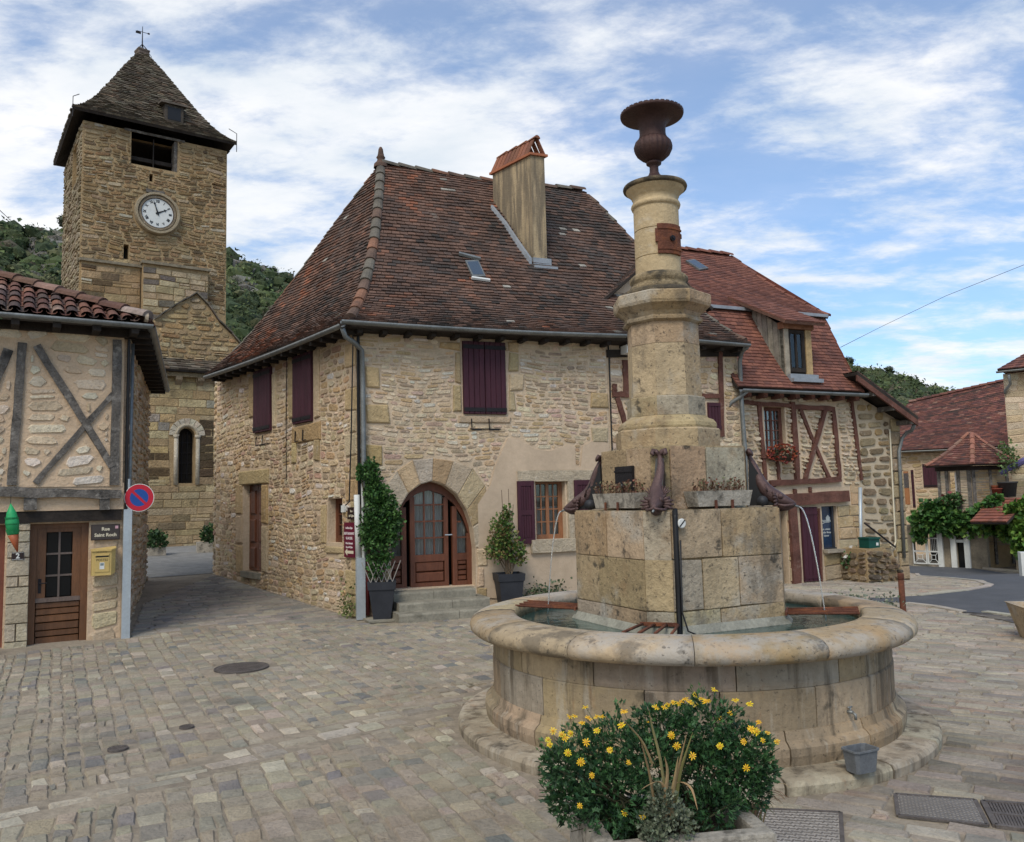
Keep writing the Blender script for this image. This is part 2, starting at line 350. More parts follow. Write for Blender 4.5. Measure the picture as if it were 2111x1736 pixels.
def slab(P, outer, holes, d0, d1, mb=None, col=(1, 1, 1)):
    """a wall of real thickness (front d1, back d0) with openings"""
    mb = mb or MB(); loops = [outer]+list(holes); flat = [p for l in loops for p in l]
    tri = tessellate_polygon([[Vector((p[0], p[1], 0)) for p in l] for l in loops]); n = len(flat)
    vs = [P.w(a, b, d1) for a, b in flat]+[P.w(a, b, d0) for a, b in flat]; fs = [tuple(t) for t in tri]+[tuple(i+n for i in t[::-1]) for t in tri]
    k = 0
    for l in loops:
        m = len(l); fs += [(k+i, k+(i+1) % m, k+(i+1) % m+n, k+i+n) for i in range(m)]; k += m
    mb.add(vs, fs, col); return mb
def fix_normals(o):
    bm = bmesh.new(); bm.from_mesh(o.data); bmesh.ops.recalc_face_normals(bm, faces=bm.faces); bm.to_mesh(o.data); bm.free(); return o
def timber(P, p0, p1, w, d0, d1, mat, parent, rng, name='beam', seg=5, wob=.012, mbonly=None):
    a = np.array(P.px(*p0, d1)); b = np.array(P.px(*p1, d1)); return timber_uz(P, a, b, w, d0, d1, mat, parent, rng, name, seg, wob, mbonly)
def timber_uz(P, a, b, w, d0, d1, mat, parent, rng, name='beam', seg=5, wob=.012, mbonly=None):
    a, b = np.array(a, float), np.array(b, float); t = (b-a)/np.linalg.norm(b-a); n = np.array([-t[1], t[0]]); vs = []
    for i in range(seg+1):
        c = a+(b-a)*i/seg; J = lambda: rng.uniform(-wob, wob)
        for s_, d in ((-1, d1), (1, d1), (1, d0), (-1, d0)):
            q = c+n*(s_*w/2+J()); vs.append(P.w(q[0], q[1], d+(J()*.5 if d == d1 else 0)))
    fs = [(i*4+k, i*4+(k+1) % 4, (i+1)*4+(k+1) % 4, (i+1)*4+k) for i in range(seg) for k in range(4)]+[(3, 2, 1, 0), tuple(seg*4+k for k in range(4))]
    m = mbonly or MB(); m.add(vs, fs)
    if mbonly is None: return ob(name, m, mat, parent)
def planks(P, u0, u1, z0, z1, d0, d1, n, mat, parent, rng, horiz=False, name='plank', col=(1, 1, 1), gap=.006, cj=.15):
    for i in range(n):
        m = MB(); k = 1+rng.uniform(-cj, cj); c = tuple(x*k for x in col); dd = rng.uniform(0, .003)
        if horiz: a, b = z0+(z1-z0)*i/n, z0+(z1-z0)*(i+1)/n; x = ashlar(P, (u0, u1, a, b, 0, 0), gap, d1-d0+dd, c, rng, d0=d0+.0, bev=.004, jit=.001)
        else: a, b = u0+(u1-u0)*i/n, u0+(u1-u0)*(i+1)/n; x = ashlar(P, (a, b, z0, z1, 0, 0), gap, d1-d0+dd, c, rng, d0=d0+.0, bev=.004, jit=.001)
        if x: ob(name, x, mat, parent)
def shutter(P, r, root, rng, n=4, d=.02, hinge=True, frame=False):
    u0, u1, z0, z1 = r; m = MB(); m.pbox(P, u0, u1, z0, z1, d-.02, d+.018); s = ob('shutter', m, m_shut, root)
    planks(P, u0, u1, z0, z1, d+.018, d+.036, n, m_shut, s, rng)
    for z in (z0+(z1-z0)*.06, z0+(z1-z0)*.92):
        m = MB(); m.pbox(P, u0+.004, u1-.004, z-.035, z+.035, d+.036, d+.048)
        ob('hinge' if hinge else 'rail', m, m_iron if hinge else m_shut, s)
    return s
def window(P, r, root, d, cols, rows, mframe, fcol, leaves_=2, fw=.05, bar=.022, curtain=None, name='window', glass=None):
    """casement window set back in its opening: frame, leaves with glazing bars and panes"""
    u0, u1, z0, z1 = r; m = MB()
    for a in ((u0, u0+fw, z0, z1), (u1-fw, u1, z0, z1), (u0+fw, u1-fw, z0, z0+fw*1.2), (u0+fw, u1-fw, z1-fw, z1)): m.pbox(P, *a, d-.05, d+.02, fcol)
    w = ob(name, m, mframe, root); iu0, iu1, iz0, iz1 = u0+fw, u1-fw, z0+fw*1.2, z1-fw
    lw = (iu1-iu0)/leaves_
    for k in range(leaves_):
        a, b = iu0+k*lw, iu0+(k+1)*lw; m = MB(); s = min(.045, lw*.12)
        for q in ((a, a+s, iz0, iz1), (b-s, b, iz0, iz1), (a+s, b-s, iz0, iz0+s*1.3), (a+s, b-s, iz1-s, iz1)): m.pbox(P, *q, d-.03, d+.012, fcol)
        A, B, Z0, Z1 = a+s, b-s, iz0+s*1.3, iz1-s
        for c in range(1, cols): x = A+(B-A)*c/cols; m.pbox(P, x-bar/2, x+bar/2, Z0, Z1, d-.02, d+.008, fcol)
        for c in range(1, rows):
            x = Z0+(Z1-Z0)*c/rows
            for e in range(cols): m.pbox(P, A+(B-A)*e/cols+(bar/2 if e else 0), A+(B-A)*(e+1)/cols-(bar/2 if e < cols-1 else 0), x-bar/2, x+bar/2, d-.02, d+.008, fcol)
        ob('casement', m, mframe, w)
        for e in range(cols):
            for c in range(rows):
                m = MB(); m.pbox(P, A+(B-A)*e/cols+bar/2, A+(B-A)*(e+1)/cols-bar/2, Z0+(Z1-Z0)*c/rows+bar/2, Z0+(Z1-Z0)*(c+1)/rows-bar/2, d-.014, d-.010)
                ob('pane', m, glass or m_pane, w)
    if curtain:
        m = MB(); n = 26; zt = z0+(z1-z0)*curtain[1]; zb = z0+(z1-z0)*curtain[0]
        pts = [(u0+fw+(u1-u0-2*fw)*i/n, -.09+.012*sin(i*1.9)) for i in range(n+1)]
        m.add([P.w(a, zb, d+b) for a, b in pts]+[P.w(a, zt, d+b) for a, b in pts], [(i, i+1, n+2+i, n+1+i) for i in range(n)]); ob('curtain', m, m_curt, w)
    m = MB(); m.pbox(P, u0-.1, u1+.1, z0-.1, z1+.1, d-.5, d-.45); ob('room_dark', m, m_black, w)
    return w
def glassmat():
    m = bpy.data.materials.new('clear pane'); m.use_nodes = True; nt = m.node_tree; nt.nodes.clear(); N = nt.nodes.new; L = nt.links.new
    out = N('ShaderNodeOutputMaterial'); mix = N('ShaderNodeMixShader'); tr = N('ShaderNodeBsdfTransparent'); gl = N('ShaderNodeBsdfGlossy'); fr = N('ShaderNodeFresnel')
    gl.inputs['Roughness'].default_value = .03; fr.inputs['IOR'].default_value = 1.5; tr.inputs['Color'].default_value = (.75, .77, .77, 1)
    ma = N('ShaderNodeMath'); ma.operation = 'MULTIPLY_ADD'; L(fr.outputs[0], ma.inputs[0]); ma.inputs[1].default_value = 1.0; ma.inputs[2].default_value = .03
    L(ma.outputs[0], mix.inputs[0]); L(tr.outputs[0], mix.inputs[1]); L(gl.outputs[0], mix.inputs[2]); L(mix.outputs[0], out.inputs[0]); return m
m_pane = glassmat()
# ------------------------------------------------------------------ roofs
def lerp(a, b, t): return a+(b-a)*t
def tiles(L, R, nrow, tw, colf, rng, th=.018, over=1.3, par=None, clip=None, jit=.006, wavy=0):
    """courses of flat tiles between two edge curves L(s), R(s), s from eave (0) to ridge (1)"""
    out = []
    for i in range(nrow):
        s0 = i/nrow; s1 = min(1.0, (i+over)/nrow); a0, b0, a1, b1 = L(s0), R(s0), L(s1), R(s1)
        ln = np.linalg.norm(b0-a0); m = max(1, int(round(ln/tw))); nn = np.cross(b0-a0, a1-a0); nn = nn/(np.linalg.norm(nn)+1e-9)
        if nn[2] < 0: nn = -nn
        up = (a1+b1-a0-b0)/2; up = up/(np.linalg.norm(up)+1e-9)
        ed = [0]+[(j+(.5 if i % 2 else 0))/m for j in range(1 if not i % 2 else 0, m)]+[1]
        for t0, t1 in zip(ed[:-1], ed[1:]):
            if (t1-t0)*ln < .02: continue
            if clip is not None and clip(lerp(a0, b0, (t0+t1)/2)): continue
            e = .004/max(ln, .1); p0 = lerp(a0, b0, t0+e); p1 = lerp(a0, b0, t1-e); q0 = lerp(a1, b1, t0+e); q1 = lerp(a1, b1, t1-e)
            j = rng.uniform(-jit, jit); k = rng.uniform(-jit, jit); lift = th+rng.uniform(0, jit)
            sg = wavy*sin(t0*ln*2.3+i*.35) if wavy else 0
            p0 = p0+up*j+nn*sg; p1 = p1+up*k+nn*sg; q0 = q0+nn*sg; q1 = q1+nn*sg
            mb = MB(); mb.add([p0-nn*.01, p1-nn*.01, p0+nn*lift, p1+nn*(lift+k*.5), q0+nn*.004, q1+nn*.004, q0-nn*.012, q1-nn*.012],
                              [(0, 1, 3, 2), (2, 3, 5, 4), (0, 2, 4, 6), (1, 7, 5, 3)], colf((p0+p1)/2, rng))
            out.append((par, mb))
    return out
def deck(L, R, n, thick=.08, col=(.13, .07, .05)):
    mb = MB(); vs = []
    for i in range(n+1):
        s = i/n; a, b = L(s), R(s); s2 = min(1, s+.02) if i < n else s-.02; d = (L(s2)-a) if i < n else (a-L(s2)); nn = np.cross(b-a, d)
        if np.linalg.norm(nn) < 1e-6: nn = np.cross(R(.5)-L(.5), L(.6)-L(.5))
        nn = nn/(np.linalg.norm(nn)+1e-9); nn = -nn if nn[2] < 0 else nn
        vs += [a-nn*.014, b-nn*.014, b-nn*thick, a-nn*thick]
    fs = [(i*4+k, i*4+(k+1) % 4, (i+1)*4+(k+1) % 4, (i+1)*4+k) for i in range(n) for k in range(4)]+[(3, 2, 1, 0), tuple(n*4+k for k in range(4))]
    mb.add(vs, fs, col); return mb
def ridge_caps(pts, r, step, colf, rng, par, up=.02):
    """half-round cap tiles laid along a ridge or hip"""
    pts = [np.asarray(p, float) for p in pts]; seg = [np.linalg.norm(pts[i+1]-pts[i]) for i in range(len(pts)-1)]; tot = sum(seg); n = max(1, int(tot/step)); out = []
    def at(d):
        for i, s in enumerate(seg):
            if d <= s or i == len(seg)-1: return lerp(pts[i], pts[i+1], d/s)
            d -= s
    for i in range(n):
        a = at(tot*i/n); b = at(min(tot, tot*(i+1.12)/n)); t = (b-a)/np.linalg.norm(b-a); x = np.cross(t, [0, 0, 1]); x /= np.linalg.norm(x); z = np.cross(x, t); vs = []; k = 6
        for p, rr, l in ((a, r*1.08, up+.02), (b, r*.92, up)):
            for q in range(k+1): an = pi*q/k; vs.append(p+x*rr*cos(an)+z*(rr*.85*sin(an)-.03+l))
        m = MB(); m.add(vs, [(q, q+1, k+2+q, k+1+q) for q in range(k)]+[tuple(range(k+1))], colf(a, rng)); out.append((par, m))
    return out
def gutter(a, b, r=.06, sag=0, n=10):
    a, b = np.asarray(a, float), np.asarray(b, float); t = (b-a)/np.linalg.norm(b-a); x = np.cross(t, [0, 0, 1]); x /= np.linalg.norm(x); vs = []; k = 6
    for i in range(n+1):
        p = lerp(a, b, i/n)-np.array([0, 0, sag*sin(pi*i/n)])
        for q in range(k+1): an = pi+pi*q/k; vs.append(p+x*r*cos(an)+np.array([0, 0, r*sin(an)]))
        for q in range(k+1): an = 2*pi-pi*q/k; vs.append(p+x*(r-.008)*cos(an)+np.array([0, 0, (r-.008)*sin(an)]))
    w = 2*(k+1); m = MB(); m.add(vs, [(i*w+q, i*w+(q+1) % w, (i+1)*w+(q+1) % w, (i+1)*w+q) for i in range(n) for q in range(w)]); return m
# ------------------------------------------------------------------ foliage
def leafs(mb, cs, size, colf, rng, up=.35, lobes=False, ctr=None, aspect=.5):
    for c in cs:
        d = np.array([rng.gauss(0, 1) for _ in range(3)])
        if ctr is not None: v = np.asarray(c)-ctr; d = d*.6+v/(np.linalg.norm(v)+1e-6)*1.3
        d[2] += up; d /= np.linalg.norm(d)+1e-9; s = size*rng.uniform(.6, 1.3); w = np.cross(d, [rng.gauss(0, 1) for _ in range(3)]); w /= np.linalg.norm(w)+1e-9; w = w*s*aspect; n = np.cross(d, w)*.25; L_ = d*s
        c = np.asarray(c); col = colf(rng)
        if lobes: mb.add([c, c+L_*.45+w*.35, c+L_*.5+w*.9, c+L_*.72+w*.3, c+L_, c+L_*.72-w*.3, c+L_*.5-w*.9, c+L_*.45-w*.35, c+L_*.6+n], [(0, 1, 8), (1, 2, 3, 8), (3, 4, 8), (4, 5, 8), (5, 6, 7, 8), (7, 0, 8)], col)
        else: mb.add([c, c+L_*.5+w+n, c+L_, c+L_*.5-w+n], [(0, 1, 2), (0, 2, 3)], col)
def clump(ctr, rad, n, rng, shell=.55):
    out = []
    for _ in range(n):
        v = np.array([rng.gauss(0, 1) for _ in range(3)]); v /= np.linalg.norm(v)+1e-9; r = shell+(1-shell)*rng.random()
        k = 1+.22*mnoise.noise(Vector((v*2.3+np.asarray(ctr)).tolist())); out.append(np.asarray(ctr)+v*r*k*np.asarray(rad))
    return out
def greens(*cs):
    def f(rng):
        c = rng.choice(cs); k = rng.uniform(.7, 1.35); return tuple(x*k for x in c)
    return f
def text(P, u, z, size, s, mat, parent, d, sx=1, name='lettering', align='CENTER', extr=.002, bold=0):
    cu = bpy.data.curves.new('t', 'FONT'); cu.body = s; cu.size = size; cu.align_x = align; cu.align_y = 'CENTER'; cu.extrude = extr; cu.offset = bold; cu.resolution_u = 2
    o = bpy.data.objects.new('t', cu); COL.objects.link(o); bpy.context.view_layer.update(); dg = bpy.context.evaluated_depsgraph_get()
    me = bpy.data.meshes.new_from_object(o.evaluated_get(dg)); v = [P.w(u+p.co[0]*sx, z+p.co[1], d+p.co[2]) for p in me.vertices]; m = MB(); m.add(v, [tuple(f.vertices) for f in me.polygons])
    bpy.data.objects.remove(o); bpy.data.curves.remove(cu); bpy.data.meshes.remove(me); return ob(name, m, mat, parent)
# ================================================================== GROUND
rg = random.Random(5)
def ground_poly(pts, rd=None): return [tuple(gh(x, y)[:2]) for x, y in pts]
def build_ground():
    xs = sorted(set([-900, -500, -250, -120, -70, -45, -32, -26]+[x*.5 for x in range(-44, 70)]+[40, 50, 70, 120, 250, 500, 900]))
    ys = sorted(set([-500, -200, -60, -20, -8]+[y*.5 for y in range(-6, 110)]+[60, 75, 100, 150, 250, 450, 900])); m = MB()
    vs = [(x, y, g(x, y)-.012) for y in ys for x in xs]; w = len(xs)
    m.add(vs, [(j*w+i, j*w+i+1, (j+1)*w+i+1, (j+1)*w+i) for j in range(len(ys)-1) for i in range(w-1)]); return ob('ground', m, m_ground, None, True, kind='structure', origin=(0, 0, 0))
GROUND = build_ground()
def drape(poly, dz, mat, name, cell=.6, col=(1, 1, 1), parent=None):
    bm = bmesh.new(); vs = [bm.verts.new((x, y, 0)) for x, y in poly]; bm.faces.new(vs)
    bmesh.ops.triangulate(bm, faces=bm.faces); X = [p[0] for p in poly]; Y = [p[1] for p in poly]
    for k, lo, hi in ((0, min(X), max(X)), (1, min(Y), max(Y))):
        t = lo+cell
        while t < hi:
            n = (1, 0, 0) if k == 0 else (0, 1, 0); bmesh.ops.bisect_plane(bm, geom=bm.verts[:]+bm.edges[:]+bm.faces[:], plane_co=(t*n[0], t*n[1], 0), plane_no=n); t += cell
    m = MB(); bm.verts.index_update(); vs = [(v.co.x, v.co.y, g(v.co.x, v.co.y)+dz) for v in bm.verts]; fs = [tuple(v.index for v in f.verts) for f in bm.faces]
    # make faces look up
    a = np.array(vs); fs2 = []
    for f in fs:
        n = np.cross(a[f[1]]-a[f[0]], a[f[2]]-a[f[0]]); fs2.append(f if n[2] > 0 else f[::-1])
    m.add(vs, fs2, col); bm.free(); return ob(name, m, mat, parent, True)
road_px = [(1860, 1162), (1883, 1167), (2000, 1170.6), (2111, 1181), (2180, 1188), (2180, 1290), (2111, 1273), (2092, 1269), (1986, 1262), (1929, 1251), (1869, 1244), (1800, 1240), (1790, 1232), (1830, 1233), (1893, 1228), (1993, 1217), (2034, 1210), (2041, 1206), (2028, 1202.5), (1957, 1191), (1890, 1182.6), (1860, 1179)]
ROAD = ground_poly(road_px)
o = drape(ROAD, .004, m_asph, 'road'); o['kind'] = 'structure'
gutter_px = [(1972, 1261), (2030, 1262), (2092, 1270), (2111, 1274), (2150, 1280), (2150, 1296), (2092, 1284), (2040, 1274)]
GUT = ground_poly(gutter_px)
fr = pip(ROAD); fg = pip(GUT)
# fountain footprint and covers stay free of setts
FC = np.array([1.42, 7.35])
houses = [ground_poly([(0, 1350), (255, 1318)])]
def sett_zone(poly, ang, hr, wr, colpal, seed, extra=None, bulge=.014, gap=.012, far=99):
    """strips of setts running along the direction ang inside a polygon of the ground"""
    rng = random.Random(seed); a = radians(ang); U = np.array([cos(a), sin(a)]); V = np.array([-sin(a), cos(a)]); f = pip(poly)
    P = np.array(poly); uu = P@U; vv = P@V
    def reg(u, v):
        X = u*U[0]+v*V[0]; Y = u*U[1]+v*V[1]; r = f(X, Y) & ~fr(X, Y) & ~fg(X, Y) & (np.hypot(X-FC[0], Y-FC[1]) > 1.97)
        for q in EXCL: r = r & ~q(X, Y)
        return r
    out = []
    for c in cells(reg, uu.min(), uu.max(), vv.min(), vv.max(), hr, wr, rng, wav=.006, split=.05, du=.04):
        u0, u1, v0, v1, o0, o1 = c; cx_, cy_ = (u0+u1)/2*U[0]+(v0+v1)/2*V[0], (u0+u1)/2*U[1]+(v0+v1)/2*V[1]
        q = pxsize([(cx_-.1, cy_-.1, 0), (cx_+.1, cy_+.1, 0)])
        if q == 0: continue
        gp = gap*rng.uniform(.6, 1.5); u0 += gp/2; u1 -= gp/2; v0 += gp/2; v1 -= gp/2; J = lambda: rng.uniform(-.012, .012)
        bs = [(u0+J(), v0+o0+J()), (u1+J(), v0+o1+J()), (u1+J(), v1+o1+J()), (u0+J(), v1+o0+J())]; cu, cv = (u0+u1)/2, (v0+v1)/2+(o0+o1)/2; top = bulge*rng.uniform(.6, 1.3); tx, ty = rng.uniform(-.004, .004), rng.uniform(-.004, .004)
        def W(u, v, h): X, Y = u*U[0]+v*V[0], u*U[1]+v*V[1]; return (X, Y, g(X, Y)-.012+h)
        b = min(.012, (u1-u0)*.15, (v1-v0)*.15)
        vs = [W(u, v, -.004) for u, v in bs]+[W(u+(b if u < cu else -b), v+(b if v < cv else -b), top+(tx if u < cu else -tx)+(ty if v < cv else -ty)) for u, v in bs]+[W(cu+J(), cv+J(), top+.002)]
        col = pal(rng, colpal, .06); k = 1+.22*mnoise.noise(Vector((cx_*.7, cy_*.7, 3))); k *= 1.14; wet = max(0, 1-np.hypot(cx_-3.25, (cy_-6.1)*.7)/.75)+.6*max(0, 1-abs(np.hypot(cx_-FC[0]-.03, cy_-FC[1])-2.02)/.12)*(cx_ > 1.6); k *= 1-.55*min(1, wet*(1+mnoise.noise(Vector((cx_*3, cy_*3, 1)))*1.3)) if wet > 0 else 1; col = tuple(x*k for x in col)
        m = MB(); m.add(vs, [(i, (i+1) % 4, 4+(i+1) % 4, 4+i) for i in range(4)]+[(4+i, 4+(i+1) % 4, 8) for i in range(4)], col); out.append((GROUND, m))
    return out
def rect_px(pts): return ground_poly(pts)
covers = dict(big=(498, 1376, 52), small1=(243, 1543, 19), small2=(385, 1498, 14))
plate1 = rect_px([(1560, 1668), (1733, 1676), (1738, 1760), (1470, 1745)]); plate2 = rect_px([(1846, 1638), (2010, 1650), (2036, 1702), (1852, 1682)]); grate = rect_px([(2026, 1652), (2140, 1660), (2165, 1716), (2052, 1702)])
EXCL = [pip(plate1), pip(plate2), pip(grate)]
for k, (x, y, r) in covers.items():
    c = gh(x, y); rr = np.linalg.norm(gh(x+r, y)-c); EXCL.append((lambda c, rr: (lambda X, Y: np.hypot(X-c[0], Y-c[1]) < rr+.02))(c, rr))
EXCL.append(lambda X, Y: False)
SETTS = []
# the square left of the fountain: strips running towards the alley; a rubble gutter band crosses it
zA = ground_poly([(-160, 1690), (-60, 1480), (-40, 1352), (0, 1350), (262, 1317), (420, 1290), (700, 1282), (812, 1284), (1010, 1262), (1080, 1300), (1000, 1420), (840, 1452), (560, 1525), (250, 1608), (0, 1668)])
band = ground_poly([(-160, 1690), (0, 1668), (250, 1608), (560, 1525), (840, 1452), (1000, 1420), (1010, 1448), (860, 1482), (600, 1550), (300, 1632), (0, 1706), (-160, 1740)])
zB = ground_poly([(-160, 1745), (0, 1706), (300, 1632), (600, 1550), (860, 1482), (1010, 1448), (1020, 1560), (1250, 1690), (1560, 1690), (1560, 2100), (-300, 2300)])
zC = ground_poly([(262, 1317), (290, 1245), (440, 1183), (741, 1277), (700, 1282), (420, 1290)])
zD = ground_poly([(1000, 1260), (1010, 1200), (1880, 1168), (2300, 1200), (2500, 1500), (2400, 2100), (1560, 2100), (1560, 1690), (1250, 1690), (1020, 1560), (1000, 1420), (1080, 1300)])
SETTS += sett_zone(zA, 119, (.085, .18), (.07, .17), PAL_PAVE, 11)
SETTS += sett_zone(band, 36, (.10, .2), (.12, .3), [((.34, .30, .23), 3), ((.42, .37, .29), 2), ((.28, .25, .2), 2)], 12, gap=.03)
SETTS += sett_zone(zB, 115, (.09, .185), (.075, .18), PAL_PAVE, 13)
SETTS += sett_zone(zC, 36, (.10, .2), (.14, .36), [((.25, .225, .19), 4), ((.30, .265, .215), 3), ((.20, .185, .165), 2)], 14)
SETTS += sett_zone(zD, -34, (.09, .17), (.13, .34), [((.31, .27, .215), 4), ((.36, .315, .25), 3), ((.26, .23, .19), 2), ((.33, .26, .2), 1)], 15)
emit('sett', SETTS, m_sett, GROUND)
# alley surface further up: compacted grey gravel
o = drape(ground_poly([(240, 1196), (445, 1181), (700, 1175), (620, 1122), (240, 1122)]), -.002, M('grey gravel surface', (.22, .215, .2), rough=.97, var=.25, scale=4, bump=.8, bscale=60), 'alley_surface'); o['kind'] = 'structure'
# gutter of dark setts and kerb stones along the road
gm = []
rr_ = random.Random(3)
for c in cells(lambda u, v: fg(u, v), min(p[0] for p in GUT), max(p[0] for p in GUT), min(p[1] for p in GUT), max(p[1] for p in GUT), (.12, .18), (.2, .35), rr_):
    x0, x1, y0, y1, _, _ = c; m = MB(); m.add([(x0, y0, g(x0, y0)), (x1-.02, y0, g(x1, y0)), (x1-.02, y1-.02, g(x1, y1)), (x0, y1-.02, g(x0, y1))], [(0, 1, 2, 3)], pal(rr_, [((.10, .09, .085), 1)])); gm.append((GROUND, m))
k = MB()
for q in gm: b = len(k.v); k.v += q[1].v; k.f += [tuple(i+b for i in f) for f in q[1].f]; k.c += q[1].c
ob('gutter_setts', k, m_sett, GROUND, kind='stuff')
def kerb_line(pts, w, name='kerb_stone', h=.02):
    P = [gh(*p) for p in pts]; tot = 0
    for a, b in zip(P[:-1], P[1:]):
        d = (b-a)[:2]; L_ = np.linalg.norm(d)
        if L_ < .05: continue
        t = d/L_; nrm = np.array([-t[1], t[0]]); n = max(1, int(L_/.7))
        for i in range(n):
            p0 = a[:2]+t*L_*i/n; p1 = a[:2]+t*(L_*(i+1)/n-.015); vs = []
            for p in (p0-nrm*w/2, p1-nrm*w/2, p1+nrm*w/2, p0+nrm*w/2): vs.append((p[0], p[1], g(*p)-.02))
            for p in (p0-nrm*w/2, p1-nrm*w/2, p1+nrm*w/2, p0+nrm*w/2): vs.append((p[0], p[1], g(*p)+h))
            m = MB(); m.add(vs, [(4, 5, 6, 7), (0, 1, 5, 4), (1, 2, 6, 5), (2, 3, 7, 6), (3, 0, 4, 7)], pal(rr_, [((.42, .38, .31), 1)])); ob(name, m, m_sett, GROUND)
kerb_line([(1883, 1166), (2000, 1169.5), (2111, 1180), (2170, 1186)], .18, h=.06)
kerb_line([(1893, 1228), (1993, 1217), (2034, 1210), (2041, 1206), (2028, 1202.5), (1957, 1191), (1890, 1182.6)], .14)
kerb_line([(1869, 1244), (1929, 1251), (1986, 1262)], .14); kerb_line([(2030, 1262), (2092, 1270), (2150, 1279)], .14)
# ================================================================== HOUSE AT THE CORNER OF THE ALLEY
G0 = gz(740, 1275); PA = Plane(G0, 22); PB = Plane(G0, -51)
r1 = random.Random(21)
H1 = thing('stone_house', (G0[0], G0[1], 0), 'big rubble stone corner house with steep brown tiled hip roof, aubergine shutters and arched door', 'house')
uR = PA.px(1256, 900)[0]; uL = PB.px(446, 1000)[0]
eA0 = PA.hit(718, 662, .38); eA1 = PA.hit(1548, 706, .38); eB1 = PB.hit(424, 772, .38)
print('H1 eave z', eA0[2], eA1[2], eB1[2], 'uR', uR, 'uL', uL)
half = abs(uL)/2
apex = PA.hit(785, 325, -half*.97); rdgR = PA.hit(1205, 410, -half*.97); print('apex', apex, rdgR)
apex[2] = rdgR[2] = (apex[2]+rdgR[2])/2+.02
prof = lambda q: q*(1-.50*(1-q)**2)
def hipc(e, a, bul=(0, 0)):
    def f(s):
        k = sin(pi*s); return np.array([lerp(e[0], a[0], s)+bul[0]*k, lerp(e[1], a[1], s)+bul[1]*k, e[2]+(a[2]-e[2])*prof(s)])
    return f
hipF = hipc(eA0, apex, (.12, .0)); hipR = hipc(eA1, rdgR); hipB = hipc(eB1, apex, (0, 0))
# front wall
za = PA.px(755, 672)[1]; zb = PA.px(1256, 694)[1]
outerA = [(0, -.6), (uR, -.6), (uR, zb+.06), (0, za+.06)]
archpx = [(806, 1216), (806, 1130), (812, 1085), (825, 1045), (842, 1017), (866, 999), (891, 992), (918, 1001), (943, 1021), (962, 1051), (974, 1086), (980, 1130), (981, 1207)]
arch = PA.poly(archpx)
wr = PA.rect(1103, 989, 1168, 1112)
slab_wallA = slab(PA, outerA, [arch, rpoly(*wr)], -.45, 0); wallA = fix_normals(ob('front_wall', slab_wallA, m_mortar, H1))
# plaster patch round the ground floor window
plpx = [(985, 1232), (986, 1100), (984, 1040), (1010, 1000), (1020, 962), (1036, 925), (1046, 903), (1068, 905), (1100, 926), (1132, 930), (1168, 918), (1184, 921), (1186, 962), (1196, 962), (1200, 920), (1226, 906), (1254, 914), (1254, 1240)]
plast = PA.poly(plpx); lintel = PA.rect(1064, 970, 1236, 992)
jambL = PA.rect(1090, 992, 1103, 1122); jambR = PA.rect(1168, 990, 1190, 1112); silr = PA.rect(1092, 1112, 1190, 1136)
plast_slab = slab(PA, plast, [rpoly(jambL[0], jambR[1], silr[2], lintel[3])], -.02, .022); fix_normals(ob('plaster', plast_slab, m_plaster, H1))
P_ST = []  # stones of this house
def block(P, pxr, par, pl, rng, out, bulge=.035, mat=None, uz=None, palette=None, bev=.02):
    r = uz or P.rect(*pxr); m = ashlar(P, (*r, 0, 0), .012, bulge, pal(rng, palette or [((.47, .36, .22), 2), ((.52, .42, .29), 1)]), rng, bev=bev, jit=.02)
    if m: out.append((par, m))
    return rpoly(*r)
DR = []
holesA = [arch, plast]
OCH = [((.46, .345, .19), 3), ((.51, .40, .26), 2), ((.43, .30, .15), 1)]
for q in ((753, 755, 783, 801), (753, 832, 803, 874), (753, 917, 788, 959), (753, 1040, 790, 1075), (905, 705, 950, 722), (1047, 706, 1070, 726), (1047, 728, 1068, 768), (1047, 770, 1080, 806), (1216, 809, 1253, 843), (1218, 880, 1253, 913), (1047, 808, 1062, 848), (938, 725, 950, 790), (934, 792, 950, 850), (945, 856, 1052, 872)):
    holesA.append(block(PA, q, wallA, None, r1, P_ST, palette=OCH))
holesA.append(rpoly(*PA.rect(952, 702, 1044, 856)))
# voussoirs of the arch
inn = np.array(PA.poly([(808, 1085), (825, 1045), (842, 1017), (866, 999), (891, 992), (918, 1001), (943, 1021), (962, 1051), (974, 1086), (980, 1130)]))
outp = np.array(PA.poly([(790, 1040), (795, 1000), (818, 970), (850, 948), (893, 944), (935, 950), (975, 965), (1000, 1000), (1012, 1060), (1005, 1130)]))
holesA.append([tuple(p) for p in outp]+[tuple(p) for p in PA.poly([(1005, 1240), (790, 1240)])])
for i in range(len(inn)-1):
    a, b, c, d = inn[i], inn[i+1], outp[i+1], outp[i]; ctr = (a+b+c+d)/4; q = [p+(ctr-p)/np.linalg.norm(ctr-p)*.008 for p in (a, b, c, d)]
    vs = [PA.w(*p, -.3) for p in q]+[PA.w(*p, .008) for p in q]+[PA.w(*(p+(ctr-p)*.06), .02) for p in q]
    m = MB(); m.add(vs, [(j, (j+1) % 4, 4+(j+1) % 4, 4+j) for j in range(4)]+[(4+j, 4+(j+1) % 4, 8+(j+1) % 4, 8+j) for j in range(4)]+[(8, 9, 10, 11)], pal(r1, [((.47, .36, .22), 2), ((.45, .36, .26), 2), ((.40, .29, .16), 1), ((.50, .42, .31), 1)], .1)); ob('arch_stone', m, m_stone, H1)
for q in ((982, 1132, 1004, 1168), (983, 1170, 1000, 1210), (984, 1212, 1002, 1240), (752, 1086, 804, 1128), (752, 1130, 804, 1180), (752, 1182, 804, 1240)): block(PA, q, wallA, None, r1, P_ST, palette=OCH, bulge=.045)
